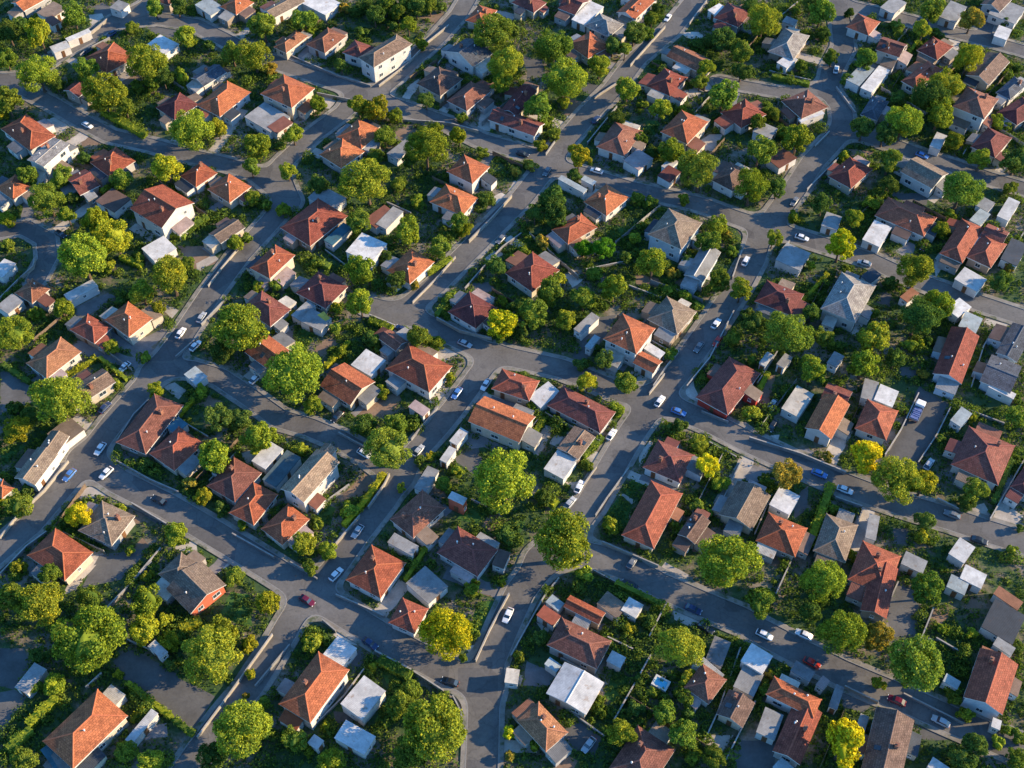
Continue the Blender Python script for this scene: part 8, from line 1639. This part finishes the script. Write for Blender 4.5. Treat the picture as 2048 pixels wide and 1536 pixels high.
def crown_mesh(seed, nleaf, size, lobes, spread=.62):
    rg = np.random.default_rng(seed)
    ns = int(rg.integers(3, 6)); sub = rg.normal(0, 1, (ns, 3)) * np.array((1, 1, .55)); sub *= (rg.uniform(.2, .42, ns) / np.linalg.norm(sub, axis=1))[:, None]
    sr = rg.uniform(.45, .66, ns); sub[0] *= .3; sr[0] = .68
    w = rg.choice(ns, lobes, p=sr ** 2 / (sr ** 2).sum())
    d = rg.normal(0, 1, (lobes, 3)); d[:, 2] = d[:, 2] * .85 + .1; d /= np.linalg.norm(d, axis=1)[:, None]
    c = sub[w] + d * (sr[w] * rg.uniform(.8, 1.12, lobes))[:, None]; r = rg.uniform(.15, .33, lobes) * (1.25 if lobes < 20 else 1)
    far = np.linalg.norm(c, axis=1); c *= np.minimum(1, .84 / np.maximum(far, .01))[:, None]
    each = rg.choice(lobes, nleaf, p=r ** 2 / (r ** 2).sum())
    q = rg.normal(0, 1, (nleaf, 3)) + d[each] * .7; q /= np.linalg.norm(q, axis=1)[:, None]
    P = c[each] + q * (r[each] * rg.uniform(.6, 1.15, nleaf))[:, None]
    keep = np.ones(nleaf, bool)
    for i in range(lobes): keep &= ~((np.linalg.norm(P - c[i], axis=1) < r[i] * .55) & (each != i))
    P, q = P[keep], q[keep]
    V = leaf_quads(P, q, size, rg)
    core = IV * .46 * (1 + .25 * np.sin(IV @ rg.normal(0, 2.2, (3, 1)) * 2 + 1)) + sub[0]
    return quads_mesh('crown', V, M['leaf'], (core, IF))
CROWN_S = [crown_mesh(10 + i, 2000, .1, 14, .58) for i in range(6)]
CROWN_M = [crown_mesh(20 + i, 6500, .055, 34) for i in range(8)]
CROWN_L = [crown_mesh(30 + i, 14000, .037, 60, .68) for i in range(8)]
def trunk_mesh(seed):
    rg = random.Random(seed); mb = MB()
    def limb(p, q, r0, r1, n=7):
        p, q = Vector(p), Vector(q); d = (q - p).normalized(); s = d.orthogonal().normalized(); u = d.cross(s)
        for i in range(n):
            a, b = 2 * PI * i / n, 2 * PI * (i + 1) / n
            A, B = s * math.cos(a) + u * math.sin(a), s * math.cos(b) + u * math.sin(b)
            mb.face([p + A * r0, p + B * r0, q + B * r1, q + A * r1])
    limb((0, 0, -.02), (.02, .01, .12), .13, .085); limb((.02, .01, .12), (.03, .02, .55), .085, .06)
    for i in range(5):
        a = i * 1.26 + rg.uniform(-.3, .3); limb((.03, .02, .45 + .05 * i), (.33 * math.cos(a), .33 * math.sin(a), .85 + rg.uniform(0, .25)), .045, .015)
    return mb.mesh('trunk', [M['bark']])
TRUNK = [trunk_mesh(i) for i in range(3)]
for i, (label, kind, x, y, hc, rad, asp, c) in enumerate(TREES):
    tr = random.Random(1000 + i)
    root = empty(kind, (x, y, 0), tr.uniform(0, 6.28))
    tag(root, label, kind, 'trees in the gardens and along the streets' if kind == 'tree' else 'shrubs in the gardens')
    me = tr.choice(CROWN_S if rad < 1.9 else CROWN_M if rad < 4 else CROWN_L)
    o = link('crown' if kind == 'tree' else 'foliage', me, root, (0, 0, hc)); o.scale = (rad * tr.uniform(.98, 1.2), rad * tr.uniform(.98, 1.2), rad * asp * tr.uniform(.95, 1.12))
    o.rotation_euler = (0, 0, tr.uniform(0, 6.28))
    k = tr.uniform(.75, 1.2); b = LEAFC[c]; o.color = (b[0] * k * tr.uniform(.9, 1.12), b[1] * k, b[2] * k, 1)
    t = link('trunk' if kind == 'tree' else 'stem', tr.choice(TRUNK), root); s = hc
    t.scale = (min(s, rad * .95), min(s, rad * .95), s)
for i, (label, w, h, c, pts) in enumerate(HEDGES):
    rg = np.random.default_rng(400 + i); P = []; Nn = []; core = MB()
    ox, oy = pts[0]
    for (ax, ay), (bx, by) in zip(pts, pts[1:]):
        L = math.hypot(bx - ax, by - ay); d = np.array(((bx - ax) / L, (by - ay) / L, 0)); s = np.array((-d[1], d[0], 0))
        n = int(L * (w + 2 * h) * 9); A = np.array((ax - ox, ay - oy, 0))
        t = rg.uniform(0, L, n); side = rg.choice(3, n, p=[w / (w + 2 * h), h / (w + 2 * h), h / (w + 2 * h)])
        lump = 1 + .16 * np.sin(t * 1.7 + i) + .1 * np.sin(t * 4.1 + 2 * i)
        hv = np.where(side == 0, h, rg.uniform(.05, h, n)); sv = np.where(side == 0, rg.uniform(-w / 2, w / 2, n), np.where(side == 1, w / 2, -w / 2))
        p = A + d * t[:, None] + s * (sv * lump)[:, None]; p[:, 2] = hv * lump; p += rg.normal(0, .06, p.shape)
        q = np.zeros((n, 3)); q[side == 0, 2] = 1; q[side == 1] = s; q[side == 2] = -s; P.append(p); Nn.append(q)
        c0, c1 = A, A + d * L; W = s * w * .4
        Z = np.array((0, 0, h * .86)); f = [c0 - W, c1 - W, c1 + W, c0 + W]
        core.face([tuple(v + Z) for v in f])
        for a, b in zip(f, f[1:] + f[:1]): core.face([tuple(a), tuple(b), tuple(b + Z), tuple(a + Z)])
    V = leaf_quads(np.vstack(P), np.vstack(Nn), .2, rg)
    ev = np.array(core.v); ef = [t for f in core.f for t in ((f[0], f[1], f[2]), (f[0], f[2], f[3]))]
    o = link('hedge', quads_mesh('hedge', V, M['leaf'], (ev, ef)), None, (ox, oy, 0)); tag(o, label, 'hedge', 'garden hedges')
    o.color = (*LEAFC[c], 1)

# ---------------------------------------------------------------- garden walls
M['gwall_g'] = rough_mat('wall_grey', (.24, .235, .23), .7, 5); M['gwall_c'] = rough_mat('wall_cream', (.31, .275, .225), .7, 5); M['gwall_w'] = rough_mat('wall_white', (.62, .6, .57), .7, 5)
M['coping'] = rough_mat('coping', (.33, .31, .28), .9, 6)
for i, (label, c, h, pts) in enumerate(WALLS):
    ox, oy = pts[0]; mb, cp = MB(), MB(); t = .08; h = h * .75
    P = [Vector((x - ox, y - oy)) for x, y in pts]
    off = []
    for j, p in enumerate(P):
        dd = [(P[k + 1] - P[k]).normalized() for k in (j - 1, j) if 0 <= k < len(P) - 1]
        n = sum((Vector((-d.y, d.x)) for d in dd), Vector((0, 0))).normalized(); n /= max(.5, n.dot(Vector((-dd[0].y, dd[0].x)))); off.append(n)
    def strip(m, tt, z0, z1):
        for j in range(len(P) - 1):
            a, b = P[j] + off[j] * tt, P[j + 1] + off[j + 1] * tt; c_, d_ = P[j + 1] - off[j + 1] * tt, P[j] - off[j] * tt
            q = [a, b, c_, d_]
            m.face([(v.x, v.y, z1) for v in q[::-1]])
            for k in (0, 2): m.face([(q[k].x, q[k].y, z0), (q[k + 1].x, q[k + 1].y, z0), (q[k + 1].x, q[k + 1].y, z1), (q[k].x, q[k].y, z1)])
        for q in ((P[0] + off[0] * tt, P[0] - off[0] * tt), (P[-1] - off[-1] * tt, P[-1] + off[-1] * tt)):
            m.face([(q[0].x, q[0].y, z0), (q[1].x, q[1].y, z0), (q[1].x, q[1].y, z1), (q[0].x, q[0].y, z1)])
    root = empty('garden_wall', (ox, oy, 0)); root['kind'] = 'thing'; tag(root, label, 'wall', 'garden walls between plots and along pavements')
    strip(mb, t, 0, h + .003 * (i % 20)); strip(cp, t + .05, h + .003 * (i % 20) + .001, h + .08 + .003 * (i % 20))
    link('masonry', mb.mesh('masonry', [M['gwall_' + c]]), root); link('coping', cp.mesh('coping', [M['coping']]), root)

# ---------------------------------------------------------------- timber and wire fences on the plot lines
M['fence_t'] = rough_mat('fence_timber', (.16, .115, .08), 1, 8, .7, 1.2); M['fence_g'] = rough_mat('fence_concrete', (.28, .275, .26), 1, 8)
_p = MB(); _p.box(-.06, .06, -.06, .06, 0, 1.65); POST = {k: _p.mesh('post', [M['fence_' + k]]) for k in 'tg'}
for i, (label, c, x0, y0, x1, y1) in enumerate(FENCES):
    L = math.hypot(x1 - x0, y1 - y0); root = empty('fence', (x0, y0, 0), math.atan2(y1 - y0, x1 - x0)); root['kind'] = 'thing'; tag(root, label, 'fence', 'fences between garden plots')
    mb = MB(); n = max(2, round(L / 2.4))
    for k in range(n):
        a, b = k * L / n + .06, (k + 1) * L / n - .06; z = 1.45 + .003 * (i % 9) + rnd.uniform(-.05, .05)
        for q in range(6): mb.box(a, b, -.025 + .006 * (q % 2), .025 + .006 * (q % 2), .08 + q * z / 6, .06 + (q + 1) * z / 6)
    link('panel', mb.mesh('panel', [M['fence_' + c]]), root)
    for k in range(n + 1): link('post', POST[c], root, (k * L / n, 0, 0))

# ---------------------------------------------------------------- cars and the truck
def loft(mb, secs, mi=0):
    for a, b in zip(secs, secs[1:]):
        n = len(a)
        for k in range(n): mb.face([a[k], a[(k + 1) % n], b[(k + 1) % n], b[k]], mi)
    mb.face(secs[0][::-1], mi); mb.face(secs[-1], mi)
def car_parts():
    body = MB(); secs = []
    for x, w, z0, z1 in ((-2.12, .66, .42, .7), (-2.02, .8, .28, .86), (-1.2, .87, .24, .93), (0, .88, .24, .92), (1.1, .86, .24, .88), (1.85, .8, .27, .72), (2.1, .64, .38, .6)):
        m = .8 * z1 + .2 * z0
        secs.append([(x, -w * .9, z0), (x, w * .9, z0), (x, w, (z0 + z1) / 2), (x, w * .96, m), (x, w * .8, z1), (x, -w * .8, z1), (x, -w * .96, m), (x, -w, (z0 + z1) / 2)])
    loft(body, secs)
    roofm = MB(); loft(roofm, [[(x, -w, z - .05), (x, w, z - .05), (x, w * .8, z + .03), (x, -w * .8, z + .03)] for x, w, z in ((-1.12, .6, 1.38), (-.3, .66, 1.45), (.42, .6, 1.4))])
    glass = MB(); b = [(-1.85, .72), (.98, .72)]; tp = [(-1.1, .6), (.42, .59)]
    lo = [(b[0][0], -b[0][1], .88), (b[1][0], -b[1][1], .86), (b[1][0], b[1][1], .86), (b[0][0], b[0][1], .88)]
    hi = [(tp[0][0], -tp[0][1], 1.36), (tp[1][0], -tp[1][1], 1.37), (tp[1][0], tp[1][1], 1.37), (tp[0][0], tp[0][1], 1.36)]
    for i in range(4): j = (i + 1) % 4; glass.face([lo[i], lo[j], hi[j], hi[i]])
    glass.face(hi)
    wheel = MB(); n = 14
    ring = lambda r, y: [(r * math.cos(2 * PI * k / n), y, r * math.sin(2 * PI * k / n)) for k in range(n)]
    loft(wheel, [ring(.24, -.11), ring(.31, -.08), ring(.31, .08), ring(.24, .11)])
    rim = MB(); loft(rim, [ring(.19, -.12), ring(.19, .12)])
    lampm = MB(); lampm.box(-.05, .05, -.16, .16, -.06, .06)
    return body, roofm, glass, wheel, rim, lampm
cb, cr_, cg, cw, crm, cl = car_parts()
W_ME, R_ME = cw.mesh('wheel', [M['rubber']]), crm.mesh('rim', [M['metal']])
G_ME = cg.mesh('glass', [M['glass']]); HL = cl.mesh('headlight', [M['lamp']]); TL = cl.mesh('taillight', [M['taillamp']])
CAR_ME = {k: (cb.mesh('body', [M['car_' + k]]), cr_.mesh('roof', [M['car_' + k]])) for k in CARC}
for label, x, y, z, a, c in CARS:
    root = empty('parked_car' if 'parked' in label else 'car', (x, y, z), a); root.scale = (.8, .8, .8); tag(root, label, 'car', 'cars on the streets and driveways')
    link('body', CAR_ME[c][0], root); link('roof', CAR_ME[c][1], root); link('glass', G_ME, root)
    for sx in (-1.3, 1.32):
        for sy in (-.8, .8): w = link('wheel', W_ME, root, (sx, sy, .31)); link('rim', R_ME, w)
    for sy in (-.52, .52): link('headlight', HL, root, (2.06, sy, .62)); link('taillight', TL, root, (-2.1, sy, .72))
label, x, y, a = TRUCK
root = empty('truck', (x, y, .045), a + PI); tag(root, label, 'truck')
cab = MB(); loft(cab, [[(x, -w, z0), (x, w, z0), (x, w, z1), (x, w * .85, z1 + .05), (x, -w * .85, z1 + .05), (x, -w, z1)] for x, w, z0, z1 in ((.55, .98, .5, 1.15), (.75, 1.0, .5, 2.15), (1.7, .98, .5, 2.1), (2.15, .98, .5, 1.3), (3.05, .92, .5, 1.1), (3.2, .8, .55, .9))])
link('cab', cab.mesh('cab', [M['car_white']]), root)
wsm = MB(); wsm.face([(1.75, -.8, 2.02), (2.2, -.85, 1.34), (2.2, .85, 1.34), (1.75, .8, 2.02)]); wsm.v = [(x_ + .06, y_, z_ + .05) for x_, y_, z_ in wsm.v]; link('windscreen', wsm.mesh('windscreen', [M['glass']]), root)
bed = MB(); bed.box(-3.1, .5, -1.02, 1.02, .75, .95); bed.box(-3.1, .5, -1.02, -.95, .95, 1.35); bed.box(-3.1, .5, .95, 1.02, .95, 1.35); bed.box(-3.1, -3.02, -.95, .95, .95, 1.35); bed.box(.42, .5, -.95, .95, .95, 1.7)
link('cargo_bed', bed.mesh('cargo_bed', [M['metal']]), root)
M['tarp'] = rough_mat('blue_tarpaulin', (.1, .14, .3), 1.2, 6, .6, 1.3); lod = MB(); r_ = random.Random(3)
for j in range(7):
    x_ = -2.9 + j * .45; lod.box(x_, x_ + .43, -.9 + r_.uniform(0, .2), .9 - r_.uniform(0, .2), .96, 1.3 + r_.uniform(0, .45))
link('cargo', lod.mesh('cargo', [M['tarp']]), root)
for sx in (-2.2, 2.3):
    for sy in (-.9, .9):
        w = link('wheel', W_ME, root, (sx, sy, .42)); w.scale = (1.35, 1.3, 1.35); link('rim', R_ME, w)
for sy in (-.6, .6): link('headlight', HL, root, (3.16, sy, .8)); link('taillight', TL, root, (-3.1, sy, .85))

# ---------------------------------------------------------------- pool
for label, b in POOLS:
    root = empty('swimming_pool', (b[3], b[4], 0), b[5]); tag(root, label, 'pool')
    L, W, h = b[6] / 2, b[7] / 2, 1.25; rim = MB()
    for x0, x1, y0, y1 in ((-L, L, -W, -W + .35), (-L, L, W - .35, W), (-L, -L + .35, -W + .35, W - .35), (L - .35, L, -W + .35, W - .35)): rim.box(x0, x1, y0, y1, 0, h)
    link('rim', rim.mesh('rim', [M['trim']]), root); wm = MB(); wm.box(-L + .35, L - .35, -W + .35, W - .35, .2, h - .18); link('water', wm.mesh('water', [M['water']]), root)
    ld = MB()
    for y_ in (-.25, .25): ld.box(L - .5, L - .44, y_ - .03, y_ + .03, .3, h + .7); ld.box(L - .5, L + .1, y_ - .03, y_ + .03, h + .7, h + .76)
    for k in range(3): ld.box(L - .5, L - .44, -.22, .22, .4 + .35 * k, .45 + .35 * k)
    link('ladder', ld.mesh('ladder', [M['metal']]), root)

# ---------------------------------------------------------------- low undergrowth that nobody could count
def pip(X, Y, pts):
    r = np.zeros(X.shape, bool)
    for (ax, ay), (bx, by) in zip(pts, pts[1:] + pts[:1]):
        if ay == by: continue
        c = ((ay > Y) != (by > Y)) & (X < (bx - ax) * (Y - ay) / (by - ay) + ax); r ^= c
    return r
n = 240000
X = nr.uniform(-165, 165, n); Y = nr.uniform(-95, 165, n)
half = 92 + (Y + 95) * .29 + 8
ok = (np.abs(X) < half) & (road_field(X, Y) > 1.6)
for _, _, bl in HOUSES:
    for b in bl:
        c, s = math.cos(-b[5]), math.sin(-b[5]); dx, dy = X - b[3], Y - b[4]
        ok &= ~((np.abs(dx * c - dy * s) < b[6] / 2 + .1) & (np.abs(dx * s + dy * c) < b[7] / 2 + .1))
for k, pts in PATCHES:
    if k != 'lawn': ok &= ~pip(X, Y, pts)
dens = np.sin(X * .21 + 3 * np.sin(Y * .07)) * np.sin(Y * .19 + 2 * np.sin(X * .09)) + .6 * np.sin(X * .6 + Y * .5) * np.sin(Y * .67 - X * .3)
ok &= nr.uniform(-1.4, 1.0, n) < dens
X, Y = X[ok], Y[ok]; m = len(X)
H_ = nr.uniform(.1, 1.0, m) ** 1.3 * np.clip(.6 + dens[ok] * .6, .3, 1.4)
K = 7
base = np.repeat(np.stack([X, Y, H_], 1), K, 0); off = nr.normal(0, 1, (m * K, 3)); off[:, 2] = np.abs(off[:, 2])
off /= np.linalg.norm(off, axis=1)[:, None]; rr = np.repeat(nr.uniform(.25, .8, m), K)[:, None]
V = leaf_quads(base * np.array((1, 1, .6)) + off * rr * np.array((1, 1, .7)), off + np.array((0, 0, .5)), .22, nr)
ug = link('undergrowth', quads_mesh('undergrowth', V, M['leaf'])); ug['kind'] = 'stuff'; ug.color = (.08, .13, .035, 1)

def free(X, Y, m=0.15, lawn=True):
    ok = (np.abs(X) < 92 + (Y + 95) * .29 + 8) & (road_field(X, Y) > 1.25)
    for _, _, bl in HOUSES:
        for b in bl:
            c, s = math.cos(-b[5]), math.sin(-b[5]); dx, dy = X - b[3], Y - b[4]
            ok &= ~((np.abs(dx * c - dy * s) < b[6] / 2 + m) & (np.abs(dx * s + dy * c) < b[7] / 2 + m))
    for k, pts in PATCHES: ok &= ~pip(X, Y, pts)
    return ok
cand = []
def along(ax, ay, bx, by, step, off):
    L = math.hypot(bx - ax, by - ay); t = 0
    while t < L:
        t += nr.uniform(.5, 1.5) * step; u = t / max(L, .1)
        nx, ny = -(by - ay) / max(L, .1), (bx - ax) / max(L, .1); o_ = nr.normal(0, off)
        cand.append((ax + (bx - ax) * u + nx * o_, ay + (by - ay) * u + ny * o_))
for f in FENCES: along(f[2], f[3], f[4], f[5], 1.5, .9)
for wl in WALLS:
    for a, b in zip(wl[3], wl[3][1:]): along(*a, *b, 2.0, 1.6)
for hg in HEDGES:
    for a, b in zip(hg[4], hg[4][1:]): along(*a, *b, 3, 1.4)
for _, kind, bl in HOUSES:
    b = bl[0]; c, s = math.cos(b[5]), math.sin(b[5])
    for _ in range(7 if kind == 'house' else 3):
        e = nr.uniform(.5, 4.5); L, W = b[6] / 2 + e, b[7] / 2 + e; t = nr.uniform(-1, 1)
        x, y = ((t * L, W), (t * L, -W), (L, t * W), (-L, t * W))[nr.integers(4)]
        cand.append((b[3] + x * c - y * s, b[4] + x * s + y * c))
for lb_, kind, x, y, hc, rad, asp, c in TREES:
    for _ in range(3): a_ = nr.uniform(0, 6.28); cand.append((x + math.cos(a_) * (rad + .6) * nr.uniform(.7, 1.3), y + math.sin(a_) * (rad + .6) * nr.uniform(.7, 1.3)))
cand = np.array(cand); cand = cand[free(cand[:, 0], cand[:, 1], .35)]
VV = []
for x, y in cand:
    r = nr.uniform(.45, 1.25) if nr.random() < .8 else nr.uniform(1.2, 1.9)
    k = int(130 * r * r) + 30; q = nr.normal(0, 1, (k, 3)); q[:, 2] = np.abs(q[:, 2]); q /= np.linalg.norm(q, axis=1)[:, None]
    lum = 1 + .3 * np.sin(q @ nr.normal(0, 3, (3, 1))); st = np.array((nr.uniform(.8, 1.3), nr.uniform(.8, 1.3), nr.uniform(.7, 1.25)))
    VV.append(leaf_quads(q * r * st * lum * nr.uniform(.75, 1.05, (k, 1)) + np.array((x, y, .1)), q, .14 + .03 * r, nr))
sh = link('shrubbery', quads_mesh('shrubbery', np.vstack(VV), M['leaf'])); sh['kind'] = 'stuff'; sh.color = (.12, .18, .04, 1)

# ---------------------------------------------------------------- light
SUN_EL, SUN_AZ = math.radians(SUN_ELEV), math.radians(SUN_AZIM)    # azimuth measured from +x (picture right) towards +y
w = bpy.data.worlds.new('World'); scene.world = w; w.use_nodes = True
nt = w.node_tree; bg = nt.nodes['Background']; sky = nt.nodes.new('ShaderNodeTexSky'); sky.sky_type = 'NISHITA'; sky.sun_disc = False; sky.air_density = 1.0; sky.dust_density = .2; sky.ozone_density = 4.0
sky.sun_elevation = SUN_EL; sky.sun_rotation = PI / 2 - SUN_AZ
nt.links.new(mix(nt, 1, sky.outputs[0], (.6, .93, 1.12), 'MULTIPLY'), bg.inputs[0]); bg.inputs[1].default_value = SKY_STRENGTH
ld = bpy.data.lights.new('sun', 'SUN'); ld.energy = SUN_STRENGTH; ld.angle = math.radians(.5); ld.color = (1, .77, .47)
sun = bpy.data.objects.new('sun', ld); col.objects.link(sun)
sun.rotation_euler = Vector((math.cos(SUN_EL) * math.cos(SUN_AZ), math.cos(SUN_EL) * math.sin(SUN_AZ), math.sin(SUN_EL))).to_track_quat('Z', 'Y').to_euler()

# ---------------------------------------------------------------- camera
cd = bpy.data.cameras.new('camera'); cam = bpy.data.objects.new('camera', cd); col.objects.link(cam); scene.camera = cam
cam.location = (0, CAM_Y, CAM_H); cam.rotation_euler = (math.radians(90 - PITCH), 0, 0)
cd.sensor_fit = 'VERTICAL'; cd.angle = VFOV; cd.clip_start = 1; cd.clip_end = 5000
vs = scene.view_settings; vs.view_transform = 'Standard'; vs.look = 'None'; vs.gamma = 1; vs.use_curve_mapping = False; vs.exposure = EXPOSURE
scene.cycles.max_bounces = 5; scene.cycles.diffuse_bounces = 3; scene.cycles.glossy_bounces = 2; scene.cycles.transmission_bounces = 3; scene.cycles.use_denoising = True
